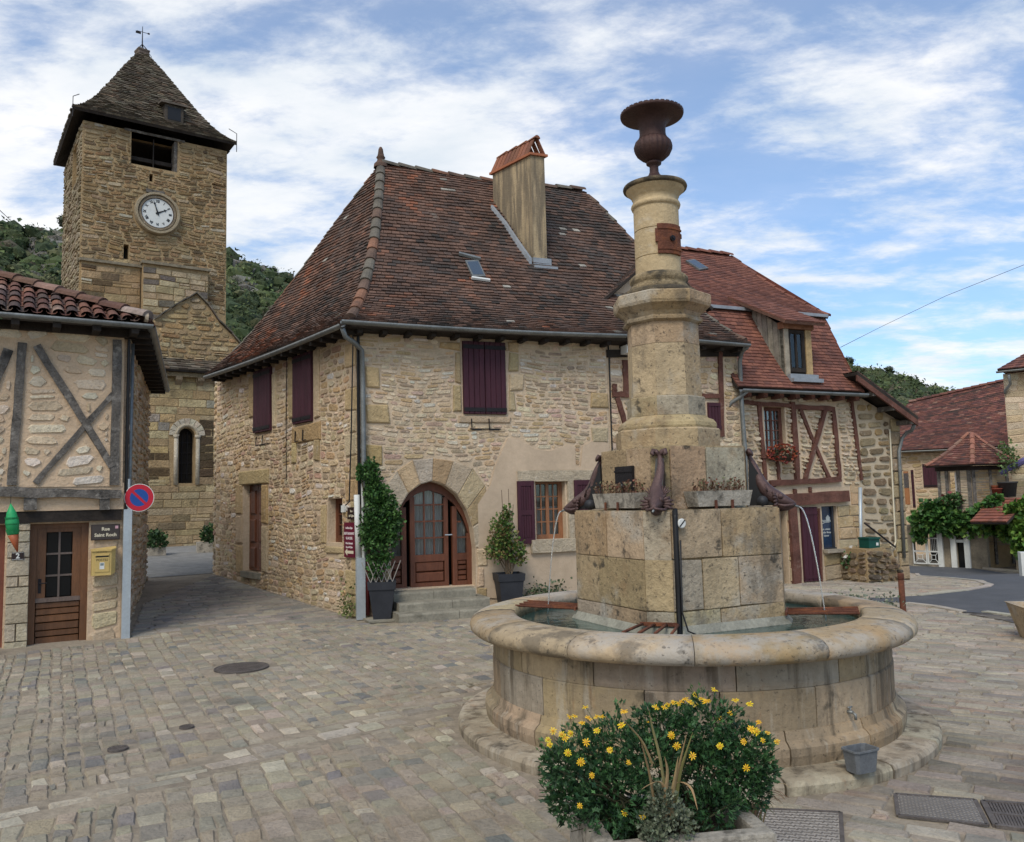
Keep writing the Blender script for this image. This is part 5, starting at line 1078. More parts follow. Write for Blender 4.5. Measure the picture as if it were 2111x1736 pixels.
for i, (x, y) in enumerate(fl):
    near = y > 1500 or i in (3, 10, 11, 26); c = bpx(x, y, .02 if near and 1150 < x < 1575 else -.18+rt.uniform(-.12, .1)); top = y < 1500
    nrm = np.array([rt.uniform(-.3, .3), -1+rt.uniform(-.2, .2), rt.uniform(.2, .9)]) if not top else np.array([rt.uniform(-.35, .35), -.35+rt.uniform(-.3, .2), 1.]); nrm /= np.linalg.norm(nrm)
    a = np.cross(nrm, [.3, .2, 1]); a /= np.linalg.norm(a); b = np.cross(nrm, a); R_ = rt.uniform(.013, .0195); m = MB(); ph = rt.random(); vs = [c+nrm*.001]; fs = []; npt = rt.choice((8, 9, 10))
    for k in range(npt):
        t = 2*pi*(k+ph)/npt; w = .24; L_ = R_*rt.uniform(.85, 1.1); dz = nrm*rt.uniform(-.006, .004); i0 = len(vs)
        vs += [c+(a*cos(t-w)+b*sin(t-w))*L_*.6+dz*.5, c+(a*cos(t-w*.5)+b*sin(t-w*.5))*L_+dz, c+(a*cos(t+w*.5)+b*sin(t+w*.5))*L_+dz, c+(a*cos(t+w)+b*sin(t+w))*L_*.6+dz*.5]; fs.append((0, i0, i0+1, i0+2, i0+3))
    m.add(vs, fs, tuple(v*rt.uniform(.85, 1.1) for v in YEL)); f = ob('flower', m, m_petal, BU); m = MB(); m.lathe((0, 0, 0), [(0, .004), (.005, .003), (.0065, 0), (.006, -.002)], 8, col=(.50, .24, .008)); m.v = [tuple(c+a*p[0]+b*p[1]+nrm*p[2]) for p in m.v]; ob('flower_centre', m, m_petal, f)
    if top or x > 1545 or x < 1160:
        cc = min(allc, key=lambda q: np.linalg.norm(q[0]-c))[0]; m = MB(); m.tube([lerp(c, cc, .6), lerp(c, cc, .25)+np.array([0, 0, -.004]), c], [.0016, .0014, .0012], 3, (.06, .10, .03)); ob('flower_stalk', m, m_stem, f)
m = MB(); pts_ = []
for x, y, r in ((1370, 1665, .085), (1345, 1700, .07), (1400, 1700, .075), (1365, 1640, .06), (1350, 1725, .06)): c = bpx(x, y, .03); pts_ = clump(c, (r, r, r), 330, rt, .5); leafs(m, pts_, .017, greens((.12, .145, .09), (.17, .19, .13), (.08, .105, .065)), rt, up=.5, ctr=c)
o = ob('silver_herb', m, m_leaf, None); tagit(o, 'small silvery grey-green herb spilling over the near edge of the trough', 'plant')
IR = thing('dry_iris', bpx(1390, 1640, -.15), 'clump of half withered strap leaves standing among the daisies', 'plant')
for pts_, w, c in (([(1392, 1660), (1400, 1600), (1412, 1560), (1428, 1510)], .012, (.16, .15, .05)), ([(1380, 1680), (1390, 1620), (1402, 1570), (1415, 1515)], .011, (.22, .15, .07)), ([(1375, 1650), (1360, 1560), (1345, 1500), (1338, 1465)], .008, (.20, .18, .08)), ([(1378, 1640), (1360, 1612), (1338, 1618), (1322, 1628)], .011, (.40, .27, .14)), ([(1380, 1630), (1400, 1612), (1425, 1625), (1438, 1670)], .011, (.38, .25, .13)), ([(1345, 1575), (1325, 1530), (1300, 1500), (1290, 1490)], .006, (.26, .19, .09)), ([(1370, 1700), (1372, 1640), (1376, 1590), (1370, 1560)], .012, (.30, .21, .11)), ([(1386, 1690), (1386, 1640), (1392, 1600), (1398, 1560)], .013, (.28, .20, .10)), ([(1350, 1660), (1340, 1600), (1330, 1560), (1322, 1530)], .007, (.2, .14, .07))):
    P_ = [bpx(x, y, .03+.02*i) for i, (x, y) in enumerate(pts_)]; P_ = [np.array(q) for q in P_]; m = MB(); vs = []; k = 10
    for i in range(k+1):
        t = i/k*(len(P_)-1); j = min(len(P_)-2, int(t)); f = t-j; j0, j3 = max(0, j-1), min(len(P_)-1, j+2); p = .5*((2*P_[j])+(-P_[j0]+P_[j+1])*f+(2*P_[j0]-5*P_[j]+4*P_[j+1]-P_[j3])*f*f+(-P_[j0]+3*P_[j]-3*P_[j+1]+P_[j3])*f**3)
        ww = w*.78*(1-(i/k)**2.2)+.0008; vs += [p-P0.U*ww, p+P0.N*.004+P0.Z*.002, p+P0.U*ww]
    m.add(vs, [(i*3+a, i*3+a+1, i*3+a+4, i*3+a+3) for i in range(k) for a in (0, 1)], c); ob('strap_leaf', m, m_leaf, IR)
DS = thing('dry_grass', bpx(1590, 1680, -.3), 'tuft of dry straw-coloured blades leaning out of the right end of the trough', 'plant')
for j in range(20):
    x0, y0 = rt.uniform(1530, 1580), rt.uniform(1690, 1712); x1, y1 = rt.uniform(1560, 1630), rt.uniform(1590, 1660); a = bpx(x0, y0, -.3); b = bpx((x0+x1)/2-5, y1-rt.uniform(0, 25), -.3+rt.uniform(-.1, .1)); c = bpx(x1, y1+rt.uniform(10, 50), -.3+rt.uniform(-.1, .1)); m = MB(); vs = []
    for i in range(7): t = i/6; p = a*(1-t)**2+b*2*t*(1-t)+c*t*t; w = .006*(1-t)+.0006; vs += [p-P0.U*w, p+P0.U*w+P0.Z*w]
    m.add(vs, [(i*2, i*2+1, i*2+3, i*2+2) for i in range(6)], rt.choice(((.26, .19, .10), (.16, .17, .07), (.22, .12, .07)))); ob('blade', m, m_leaf, DS)
# ================================================================== LEFT HALF-TIMBERED HOUSE
rl_ = random.Random(61); LB = gz(255, 1318); PLB = Plane(LB, 31.5)
HL = thing('corner_timbered_house', (LB[0], LB[1], 0), 'half-timbered house at the left edge with grey beams, canal tile roof and brown half-glazed door', 'house')
Lx = lambda x, y, d=0: PLB.px(x, y, d)
u_l = -3.6; zt = Lx(255, 702)[1]; zbm = Lx(130, 1004)[1]; zjet = .0
# upper storey wall (infill render) slightly forward of the ground floor
UPD = .10
outU = [(u_l, zbm), (Lx(248, 900)[0]+.03, zbm), (Lx(248, 800)[0]+.03, zt+.12), (u_l, zt+.12)]
wU = fix_normals(ob('upper_wall', slab(PLB, outU, [], -.3, UPD), m_mortar_lb, HL)); SL = []; hL = []
def tb(a, b, w, d=UPD, th=.035, mat=m_timber_g, seg=7):
    timber(PLB, a, b, w, d-.02, d+th, mat, HL, rl_, seg=seg, wob=.010); A, B = np.array(PLB.px(*a, d)), np.array(PLB.px(*b, d)); t = (B-A)/np.linalg.norm(B-A); n = np.array([-t[1], t[0]])*(w*.5+.02); hL.append([tuple(A+n), tuple(A-n), tuple(B-n), tuple(B+n)])
tb((46, 706), (24, 1000), .11); tb((242, 700), (236, 1000), .12); tb((76, 712), (232, 962), .10, th=.045); tb((234, 812), (72, 996), .08, th=.03); tb((-120, 700), (-130, 1000), .15); tb((-95, 985), (18, 720), .12)
sc_ = [((.62, .50, .35), 4), ((.68, .58, .43), 3), ((.56, .43, .29), 2), ((.70, .62, .49), 1)]
cs = cells(region(outU, hL), u_l, .2, zbm+.02, zt+.1, (.11, .19), (.16, .46), rl_, wav=.04, split=.08)
for c in cs:
    m = rock(PLB, c, rl_.uniform(.014, .036), .026, pal(rl_, sc_), rl_, d0=UPD-.008, rnd=.4, jit=.16)
    if m and rl_.random() < .99: SL.append((wU, m))
# horizontal bressummer, joist ends, dark beam
timber(PLB, (-330, 1008), (250, 1019), .13, UPD-.25, UPD+.07, m_timber_g, HL, rl_, seg=12, wob=.012)
for x0, w in ((62, .16), (214, .13), (-80, .15), (-200, .15)):
    u, z = Lx(x0, 1037); m = MB(); m.pbox(PLB, u-w/2, u+w/2, z-.10, z+.07, -.1, UPD+.05); ob('joist_end', m, m_timber_g, HL)
uR_ = Lx(252, 1100)[0]
m = MB(); m.pbox(PLB, u_l, uR_, Lx(150, 1052)[1]-.0, zbm+.05, -.2, .085); ob('render_band', m, m_mortar_lb, HL)
m = MB(); m.pbox(PLB, u_l, uR_-.02, Lx(150, 1075)[1], Lx(150, 1050)[1], -.25, .07); ob('dark_lintel', m, m_dark, HL)
# ground floor wall with door opening
dL = PLB.rect(62, 1077, 178, 1336); zg = -.25; zl1 = Lx(150, 1075)[1]
d2 = (u_l+.3, Lx(8, 1200)[0], zg, zl1-.01)
outG = [(u_l, -.5), (uR_, -.5), (uR_, zl1), (u_l, zl1)]
wG = fix_normals(ob('lower_wall', slab(PLB, outG, [[(dL[0], -.1), (dL[1], -.1), (dL[1], zl1-.02), (dL[0], zl1-.02)], [(d2[0], -.1), (d2[1], -.1), (d2[1], zl1-.02), (d2[0], zl1-.02)]], -.3, 0), m_mortar_lb, HL))
# sawn stone pier between the doors
ua, ub = Lx(11, 1200)[0], Lx(60, 1200)[0]; zs = [-.15, .18, .33, .62, .9, 1.2, 1.5, 1.72]
zs = [Lx(35, y)[1] for y in (1352, 1322, 1285, 1245, 1210, 1188, 1150, 1118, 1095)]; zs = [-.15]+sorted(zs)[1:]+[zl1]; zs = sorted(set(round(z, 3) for z in zs))
for i in range(len(zs)-1):
    um = (ua+ub)/2+rl_.uniform(-.02, .02)
    for a, b in (((ua, um), (um, ub)) if i % 3 == 1 else ((ua, ub),)):
        x = ashlar(PLB, (a, b, zs[i], zs[i+1], 0, 0), .010, .055, pal(rl_, [((.50, .42, .31), 1), ((.46, .38, .27), 1)], .06), rl_, bev=.008, jit=.002); ob('dressed_stone', x, m_stone, HL)
# rough stones of the corner pier
hG = [rpoly(*PLB.rect(188, 1082, 247, 1112))]; pier = [(dL[1]+.01, -.2), (uR_-.01, -.2), (uR_-.01, zl1-.0), (dL[1]+.01, zl1-.0)]
for c in cells(region(pier), dL[1], uR_, -.2, zl1, (.2, .42), (.25, .7), rl_, wav=.03, split=.1):
    m = rock(PLB, c, .012, .022, pal(rl_, [((.52, .41, .27), 2), ((.46, .35, .21), 1)]), rl_, rnd=.15, jit=.08)
    if m: SL.append((wG, m))
# side wall along the alley
PSL = Plane(PLB.w(uR_+.02, 0, 0), 111); sl_len = 6.2; zsd = zt
outS = [(0, -.5), (sl_len, -.5), (sl_len, zsd+.1), (0, zsd+.1)]; wS = fix_normals(ob('alley_wall', slab(PSL, outS, [], -.3, 0), m_mortar_lb, HL))
stonework(PSL, region(outS), 0, sl_len, 0, zsd, (.10, .2), (.2, .45), [((.50, .40, .28), 3), ((.55, .46, .34), 2), ((.42, .33, .23), 1)], rl_, wS, SL, bulge=.03, gap=.035, wav=.03)
emit('infill_stone', SL, m_stone, HL)
m = MB(); m.pbox(PSL, .0, .16, zbm, zt+.1, -.02, .04); ob('corner_post', m, m_timber_g, HL); m = MB(); m.tube([PSL.w(.25, zt, .05), PSL.w(.2, 2.5, .05), PSL.w(.18, .0, .05)], .035, 8); ob('down_pipe', m, m_zinc, HL, True)
m = MB(); m.pbox(PLB, u_l, uR_+.05, zt+.02, zt+.14, -.1, UPD+.10); ob('wall_plate', m, m_dark, HL)
# door: frame, six panes over horizontal boards
def door(r, name, col, handle=True):
    u0, u1, z0, z1 = r; d = -.12; m = MB(); m.pbox(PLB, u0, u0+.09, z0-.06, z1, d-.06, d+.05, col); m.pbox(PLB, u1-.09, u1, z0-.06, z1, d-.06, d+.05, col); m.pbox(PLB, u0+.09, u1-.09, z1-.09, z1, d-.06, d+.048, col); D = ob(name, m, m_wood, HL)
    a, b = u0+.09, u1-.09; zm = z0+(z1-z0)*.385; m = MB(); m.pbox(PLB, a, a+.12, zm, z1-.09, d-.03, d+.02, col); m.pbox(PLB, b-.11, b, zm, z1-.09, d-.03, d+.02, col); m.pbox(PLB, a+.12, b-.11, z1-.15, z1-.09, d-.03, d+.02, col); ob('door_leaf', m, m_wood, D)
    m = MB(); m.pbox(PLB, a, b, zm-.03, zm+.03, d-.03, d+.035, (.14, .10, .08)); ob('mid_rail', m, m_wood, D); A, B, Z0, Z1 = a+.12, b-.11, zm+.03, z1-.15; m = MB()
    m.pbox(PLB, (A+B)/2-.013, (A+B)/2+.013, Z0, Z1, d-.02, d+.012, (.12, .09, .075))
    for k in (1, 2): z = Z0+(Z1-Z0)*k/3; m.pbox(PLB, A, B, z-.013, z+.013, d-.021, d+.010, (.12, .09, .075))
    ob('glazing_bar', m, m_wood, D)
    for i in (0, 1):
        for k in range(3): m = MB(); m.pbox(PLB, lerp(A, B, i/2)+.013, lerp(A, B, (i+1)/2)-.013, lerp(Z0, Z1, k/3)+.013, lerp(Z0, Z1, (k+1)/3)-.013, d-.012, d-.006); ob('pane', m, m_glassd, D)
    zz = z0-.04; hs = [.11, .13, .10, .12, .115, .10, .10]; k_ = (zm-.03-zz)/sum(hs)
    for i, h in enumerate(hs): x = ashlar(PLB, (a, b, zz, zz+h*k_, 0, 0), .008, .045, (lambda k: tuple(v*k for v in col))(rl_.uniform(.6, 1.2)), rl_, d0=d-.03, bev=.008, jit=.003); ob('door_board', x, m_wood, D); zz += h*k_
    if handle: m = MB(); u, z = a+.05, zm+.22; m.pbox(PLB, u-.02, u+.02, z-.12, z+.08, d+.02, d+.028); m.tube([PLB.w(u, z+.02, d+.03), PLB.w(u, z+.02, d+.075), PLB.w(u+.09, z+.02, d+.075)], .009, 6); ob('door_handle', m, m_iron, D)
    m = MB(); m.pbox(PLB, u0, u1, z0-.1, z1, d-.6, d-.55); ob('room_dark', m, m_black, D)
door((dL[0], dL[1], dL[2]+.02, dL[3]), 'half_glazed_door', (.14, .062, .026)); door((d2[1]-1.0, d2[1], dL[2], dL[3]), 'half_glazed_door', (.17, .055, .03))
# roof of canal tiles: front slope and alley slope meeting on a hip
OV = .38; eC = PLB.hit(302, 664, UPD+OV); zE = eC[2]
sdir = PSL.U; fdir = -PLB.U; hipd = np.array([-1.07, .23]); hipd /= np.linalg.norm(hipd)
hp = atY(0, 578, 1); r_ = ray(0, 578); A_ = np.array([[hipd[0], -r_[0]], [hipd[1], -r_[1]]]); s_, k_ = np.linalg.solve(A_, -eC[:2]); hz = CH+r_[2]*k_; hipdir = np.array([hipd[0]*s_, hipd[1]*s_, hz-zE]); hipdir /= s_; print('left roof hip', s_, hz, zE)
run = 5.2
def col_canal(p, rng): return pal(rng, [((.13, .06, .045), 4), ((.19, .085, .055), 3), ((.08, .05, .042), 3), ((.25, .17, .13), 1)], .2)
CT = []
def canal(e0, along, upv, n, lenf, parent):
    """columns of barrel tiles; e0 corner, along the eave, upv = up-slope unit vector with rise"""
    up = upv/np.linalg.norm(upv); nn = np.cross(along, up); nn /= np.linalg.norm(nn); nn = nn if nn[2] > 0 else -nn; w = .175
    for i in range(n):
        base = e0+along*(w*(i+.5)); L_ = lenf(w*(i+.5)); k = max(1, int(L_/.34)+1)
        for j in range(k):
            a = base+up*(j*.34-.05)+along*rl_.uniform(-.008, .008); b = base+up*min(L_, (j+1)*.34+.07)
            if (b-a)@up < .08: continue
            vs = []; q = 6
            for p, r, l in ((a, .078, .032), (b, .064, .012)):
                for t in range(q+1): an = pi*t/q; vs.append(p+along*r*cos(an)+nn*(r*.8*sin(an)+l))
            m = MB(); m.add(vs, [(t, t+1, q+2+t, q+1+t) for t in range(q)], col_canal(a, rl_)); CT.append((parent, m))
            # channel tile under, between covers
            vs = []
            for p, r, l in ((a+along*w/2-up*.04, .068, .012), (b+along*w/2, .077, .0)):
                for t in range(5): an = pi+pi*t/4; vs.append(p+along*r*cos(an)+nn*(r*.55*sin(an)+.045+l))
            m = MB(); m.add(vs, [(t, t+1, 6+t, 5+t) for t in range(4)], col_canal(a, rl_)); CT.append((parent, m))
rise = (hz-zE)/s_
# perpendicular up-slope vectors chosen so that each slope contains the hip line
fperp = -PLB.N; kf = (hipdir[:2]@fperp[:2]); upF = np.append(fperp[:2], hipdir[2]/kf); sperp = -PSL.N; ks = (hipdir[:2]@sperp[:2]); upS = np.append(sperp[:2], hipdir[2]/ks); print('slopes', upF, upS)
tanF = (hipdir[:2]@fperp[:2])/(hipdir[:2]@fdir[:2]); tanS = (hipdir[:2]@sperp[:2])/(hipdir[:2]@sdir[:2])
lf_ = lambda x: min(run, x*tanF)*np.linalg.norm(upF); ls_ = lambda x: min(run, x*tanS if tanS > 0 else run)*np.linalg.norm(upS); print('tan', tanF, tanS)
ridge_s = 3.0
m = MB(); h1 = eC+hipdir*ridge_s*1.25; m.add([eC, eC+fdir*4.5, eC+fdir*4.5+upF*2.6, h1], [(0, 1, 2, 3)]); m.v = [tuple(np.array(p)-[0, 0, .03]) for p in m.v]; 
def slabify(m, t=.07): 
    n = len(m.v); v2 = [(p[0], p[1], p[2]-t) for p in m.v]; f0 = m.f[0]; m.add(v2, [tuple(range(n-1, -1, -1))]); m.add(m.v[:n]+v2, [(i, n+i, n+(i+1) % n, (i+1) % n) for i in range(n)]); return m
rfL = ob('front_roof', slabify(m), m_dark, HL)
m = MB(); sL_ = 7.2; m.add([eC, h1, eC+sdir*sL_+upS*2.6, eC+sdir*sL_], [(0, 1, 2, 3)]); m.v = [tuple(np.array(p)-[0, 0, .03]) for p in m.v]; rfS = ob('alley_roof', slabify(m), m_dark, HL)
canal(eC, fdir, upF, 25, lambda x: min(lf_(x), 2.9), rfL); canal(eC, sdir, upS, 40, lambda x: min(ls_(x) if tanS > 0 else 2.9, 2.9), rfS)
CT += ridge_caps([eC+hipdir*t for t in np.linspace(.0, 3.4, 8)], .12, .36, lambda p, r: pal(r, [((.22, .14, .11), 1), ((.13, .07, .05), 1), ((.3, .24, .2), .6)]), rl_, rfL, up=.08)
emit('canal_tile', CT, m_tile, HL)
m = MB(); m.tube([eC+hipdir*.0+np.array([0, 0, .07])+(-PLB.U)*.03, eC+hipdir*.0+np.array([0, 0, .07])-(-PLB.U)*.02], .075, 10); ob('mortar_plug', m, m_plaster, HL)
gF0, gF1 = eC+fdir*4.6-np.array([0, 0, .05])+PLB.N*.06, eC-np.array([0, 0, .05])+PLB.N*.06-fdir*.08
ob('gutter', gutter(gF0, gF1, .065, 0, 10), m_zinc, HL, True); ob('gutter', gutter(eC-np.array([0, 0, .05])+PSL.N*.06-sdir*.05, eC+sdir*sL_-np.array([0, 0, .05])+PSL.N*.06, .065, 0, 10), m_zinc, HL, True)
for i in range(9):
    p = eC+fdir*(.15+i*.5)-PLB.N*.2-np.array([0, 0, .14]); m = MB(); m.box(p, PLB.U*.05, PLB.N*.24, (0, 0, .05)); ob('rafter_foot', m, m_dark, HL)
for i in range(14):
    p = eC+sdir*(.3+i*.5)-PSL.N*.2-np.array([0, 0, .14]); m = MB(); m.box(p, PSL.U*.05, PSL.N*.24, (0, 0, .05)); ob('rafter_foot', m, m_dark, HL)
# --- things fixed on it
m_plq = M('dark brown enamel', (.03, .018, .016), rough=.35, var=.1, bump=0)
m_cream = M('cream lettering', (.62, .56, .42), rough=.6, var=.05, bump=0)
q = PLB.rect(188, 1082, 247, 1112, .06); SP = thing('street_sign', PLB.w((q[0]+q[1])/2, q[2], .06), 'dark street name plaque reading Rue Saint Roch above the letter box', 'street sign')
m = MB(); m.pbox(PLB, q[0], q[1], q[2], q[3], .05, .062); ob('plaque', m, m_plq, SP); cu_, cz_ = (q[0]+q[1])/2, (q[2]+q[3])/2; h = q[3]-q[2]
m = MB(); m.pbox(PLB, q[0]+.012, q[1]-.012, q[2]+.012, q[3]-.012, .062, .064, (.05, .04, .035)); ob('panel', m, m_leaf, SP)
text(PLB, cu_, cz_+h*.2, h*.30, 'Rue', m_cream, SP, .065, bold=.002); text(PLB, cu_, cz_-h*.18, h*.30, 'Saint Roch', m_cream, SP, .065, bold=.002)
m = MB(); m.pbox(PLB, q[1]-.065, q[1]-.025, q[3]-.065, q[3]-.025, .064, .067, (.55, .32, .36)); ob('small_sticker', m, m_leaf, SP)
q = PLB.rect(189, 1131, 237, 1184, .12); LBX = thing('letter_box', PLB.w((q[0]+q[1])/2, q[2], .0), 'yellow wall letter box marked POSTES beside the half-glazed door', 'letter box'); m_yel = M('faded yellow paint', (.52, .37, .13), rough=.5, var=.15, scale=4, bump=.05)
m = MB(); u0, u1, z0, z1 = q; hx = u1-u0
m.prism([PLB.w(u0, z0, .05), PLB.w(u0, z0, .20), PLB.w(u1-.06, z0, .20), PLB.w(u1, z0+.03, .14), PLB.w(u1, z0+.03, .05)], (0, 0, z1-z0-.03)); fix_normals(ob('box_body', m, m_yel, LBX)); m = MB(); m.prism([PLB.w(u0-.01, z1-.03, .05), PLB.w(u0-.01, z1-.04, .22), PLB.w(u1-.06, z1-.04, .22), PLB.w(u1+.01, z1-.02, .15), PLB.w(u1+.01, z1-.0, .05)], (0, 0, .02)); fix_normals(ob('box_lid', m, m_yel, LBX))
a, b = u0+.035, u1-.085; m = MB(); m.pbox(PLB, a, b, z0+.05, z1-.07, .198, .208); fl_ = ob('door_flap', m, m_yel, LBX); m = MB(); m.pbox(PLB, a+.01, b-.01, z1-.125, z1-.105, .206, .210); ob('slot', m, m_black, LBX)
m = MB(); m.pbox(PLB, a+.01, b-.01, z1-.104, z1-.085, .206, .222); ob('slot_hood', m, m_yel, LBX); text(PLB, (a+b)/2, z1-.165, .045, 'POSTES', m_iron, LBX, .209, extr=.001); text(PLB, (u0+u1-.06)/2, z1-.05, .03, 'LA POSTE', m_iron, LBX, .201, extr=.001)
m = MB(); m.pbox(PLB, (a+b)/2-.03, (a+b)/2+.03, z0+.09, z1-.2, .208, .2095); ob('notice', m, m_white, LBX); m = MB(); m.pbox(PLB, (a+b)/2-.022, (a+b)/2+.022, z0+.14, z1-.21, .2095, .2105, (.16, .2, .2)); ob('notice_print', m, m_leaf, LBX)
q = PLB.rect(24, 1139, 49, 1154, .06); NP = thing('house_number', PLB.w(q[0], q[2], .06), 'small dark house number plate 2 on the pale stone pier', 'number plate'); m = MB(); m.pbox(PLB, *q, .05, .064); ob('plate', m, m_plq, NP); text(PLB, (q[0]+q[1])/2, (q[2]+q[3])/2, (q[3]-q[2])*.9, '2', m_white, NP, .065, bold=.003)
for zz in (q[2]+.006, q[3]-.01): m = MB(); m.pbox(PLB, q[0]+.006, q[1]-.006, zz, zz+.004, .064, .066); ob('border', m, m_white, NP)
# carrot shaped hanging ornament
cu, cz = Lx(32, 1120, .35); CO = thing('carrot_windsock', PLB.w(cu, cz, .35), 'hanging fabric carrot, green above and orange below, over number 2', 'ornament')
top = PLB.hit(22, 1038, .35); mid = PLB.hit(27, 1102, .35); bot = PLB.hit(36, 1138, .35)
m = MB(); m.tube([top, lerp(top, mid, .3), lerp(top, mid, .6), mid], [.004, .06, .085, .07], 10, (.02, .30, .10)); ob('green_top', m, m_leaf, CO, True)
for k in range(3):
    m = MB(); c = lerp(top, mid, .45+k*.2); m.tube([c, c-np.array([0, 0, .05])], [.088, .07], 10, (.015, .22, .075)); ob('frill', m, m_leaf, CO)
m = MB(); m.tube([mid, lerp(mid, bot, .5), bot], [.068, .04, .008], 10, (.34, .09, .035)); ob('orange_cone', m, m_leaf, CO, True); m = MB(); m.tube([top, top+np.array([0, 0, .12])], .004, 4); ob('hanging_string', m, m_black, CO)
# no-parking sign on its galvanised cable cover
ps = gh(255, 1320); ps = PLB.w(uR_+.06, g(ps[0], ps[1]), .05); zp1 = PLB.px(262, 1050, .06)[1]; CG = thing('cable_guard', ps, 'pale galvanised cable guard running up the corner of the left house', 'cable guard'); m = MB(); P_ = Plane(ps, 31.5); m.pbox(P_, -.055, .055, 0, zp1, -.02, .05); m.pbox(P_, .03, .055, 0, zp1-.02, .05, .062); ob('steel_channel', m, m_galv, CG)
m = MB(); m.tube([P_.w(-.02, zp1, .0), P_.w(-.03, zp1+.8, .0), P_.w(-.03, zt, .03)], .02, 6); ob('cable', m, m_black, CG)
cN = PLB.hit(287, 1026, .12); NS = thing('no_parking_sign', cN, 'round blue and red no parking sign at the corner of the left house', 'road sign'); PN = Plane(cN, 14); PN.O[2] = 0; R_ = .205; zc_ = cN[2]
def disc(P, z, r0, r1, d, mat, name, par, col=(1, 1, 1), n=40, th=.002):
    m = MB(); vs = [P.w(r1*cos(2*pi*i/n), z+r1*sin(2*pi*i/n), d) for i in range(n)]
    if r0: vs += [P.w(r0*cos(2*pi*i/n), z+r0*sin(2*pi*i/n), d) for i in range(n)]; m.add(vs, [(i, (i+1) % n, n+(i+1) % n, n+i) for i in range(n)], col)
    else: m.prism(vs, P.N*th, col)
    return ob(name, m, mat, par)
m_sred = M('sign red', (.42, .012, .03), rough=.4, var=.05, bump=0); m_sblue = M('sign blue', (.01, .06, .26), rough=.4, var=.05, bump=0)
disc(PN, zc_, 0, R_, -.012, m_white, 'sign_plate', NS, th=.012); disc(PN, zc_, .128, R_-.008, .0025, m_sred, 'red_ring', NS); disc(PN, zc_, 0, .128, .0008, m_sblue, 'blue_field', NS, th=.001)
m = MB(); a_ = radians(135); t_ = np.array([cos(a_), sin(a_)]); n_ = np.array([-t_[1], t_[0]]); m.add([PN.w(*(t_*s*.130+n_*w*.018+np.array([0, zc_])), .004) for s, w in ((-1, -1), (1, -1), (1, 1), (-1, 1))], [(0, 1, 2, 3)]); ob('red_slash', m, m_sred, NS)
m = MB(); m.tube([PN.w(-.13, zc_, -.03), PN.w(-.3, zc_, -.03)], .015, 6); m.tube([PN.w(-.15, zc_+.28, -.03), PN.w(-.15, zc_-.2, -.03)], .02, 8); ob('bracket', m, m_galv, NS)
# ================================================================== FITTINGS OF THE CORNER HOUSE
q = (lambda r: r)(PB.rect(718, 1046, 733, 1071, .07)); q = PB.rect(716, 1046, 733, 1071, .07); S2_ = thing('street_sign', PB.w(q[0], q[2], .06), "small dark street name plaque reading Rue de l'Eglise above the red arrow sign", 'street sign'); m = MB(); m.pbox(PB, *q, .05, .07); ob('plaque', m, m_plq, S2_); cu_, cz_, h = (q[0]+q[1])/2, (q[2]+q[3])/2, q[3]-q[2]
text(PB, cu_, cz_+h*.18, h*.26, 'Rue', m_cream, S2_, .071, bold=.001); text(PB, cu_, cz_-h*.2, h*.26, "de l'Eglise", m_cream, S2_, .071, sx=min(1, (q[1]-q[0])*.85/(h*.26*5.2)), bold=.001); m = MB(); m.pbox(PB, q[1]-.05, q[1]-.02, q[3]-.07, q[3]-.02, .07, .072, (.55, .35, .4)); ob('small_sticker', m, m_leaf, S2_)
q = PB.rect(709, 1077, 731, 1150, .06); RS = thing('restaurant_sign', PB.w(q[0], q[2], .06), 'tall dark red sign with white lettering RESTAURANT GLACIER and an arrow to the left', 'sign'); m = MB(); m.pbox(PB, *q, .04, .06); ob('sign_board', m, M('dark red panel', (.12, .012, .03), rough=.4, var=.08, bump=0), RS)
cu_, W_, H_ = (q[0]+q[1])/2, q[1]-q[0], q[3]-q[2]
m_pk = M('pinkish white lettering', (.66, .58, .58), rough=.5, var=.03, bump=0)
for s_, f, hh, wf in (('les délices d’Anjou', .84, .085, .62), ('RESTAURANT', .68, .10, .62), ('GLACIER', .545, .10, .50), ('Cuisine Traditionnelle', .40, .075, .68), ("Rue de l'Eglise", .29, .075, .55)): text(PB, cu_, q[2]+H_*f, H_*hh, s_, m_pk, RS, .061, sx=min(1.0, W_*.9/(H_*hh*.55*len(s_))), bold=.0015)
m = MB(); z = q[2]+H_*.15; m.prism([PB.w(cu_-W_*.4, z, .061), PB.w(cu_-W_*.18, z-.06, .061), PB.w(cu_-W_*.18, z-.024, .061), PB.w(cu_+W_*.4, z-.024, .061), PB.w(cu_+W_*.4, z+.024, .061), PB.w(cu_-W_*.18, z+.024, .061), PB.w(cu_-W_*.18, z+.06, .061)], PB.N*.003); ob('arrow', m, m_cream, RS)
b0 = PA.w(.06, 0, .13); CG2 = thing('cable_guard', b0, 'tall white cable guard with a wider foot at the corner of the stone house', 'cable guard'); PP = Plane(b0, 5)
zt1 = PA.px(737, 1020, .13)[1]; zt2 = PA.px(750, 990, .13)[1]; zm_ = PA.px(742, 1152, .13)[1]; ux = lambda x, y: PA.px(x, y, .16)[0]
m = MB(); P13 = PA.off(.1); a, b = P13.px(733, 1150)[0], P13.px(743, 1150)[0]; m.tube([P13.w((a+b)/2, zm_, .03), P13.w((a+b)/2-.02, zt1, .03)], .048, 10); ob('white_tube', m, m_white, CG2, True)
a, b = P13.px(745, 1100)[0], P13.px(750, 1100)[0]; m = MB(); m.pbox(P13, a, b, zm_, zt2, 0, .03); ob('narrow_strip', m, m_white, CG2); a, b = P13.px(733, 1200)[0], P13.px(751, 1200)[0]; m = MB(); m.pbox(P13, a, b, 0, zm_+.02, 0, .09); ob('wide_foot', m, m_galv, CG2)
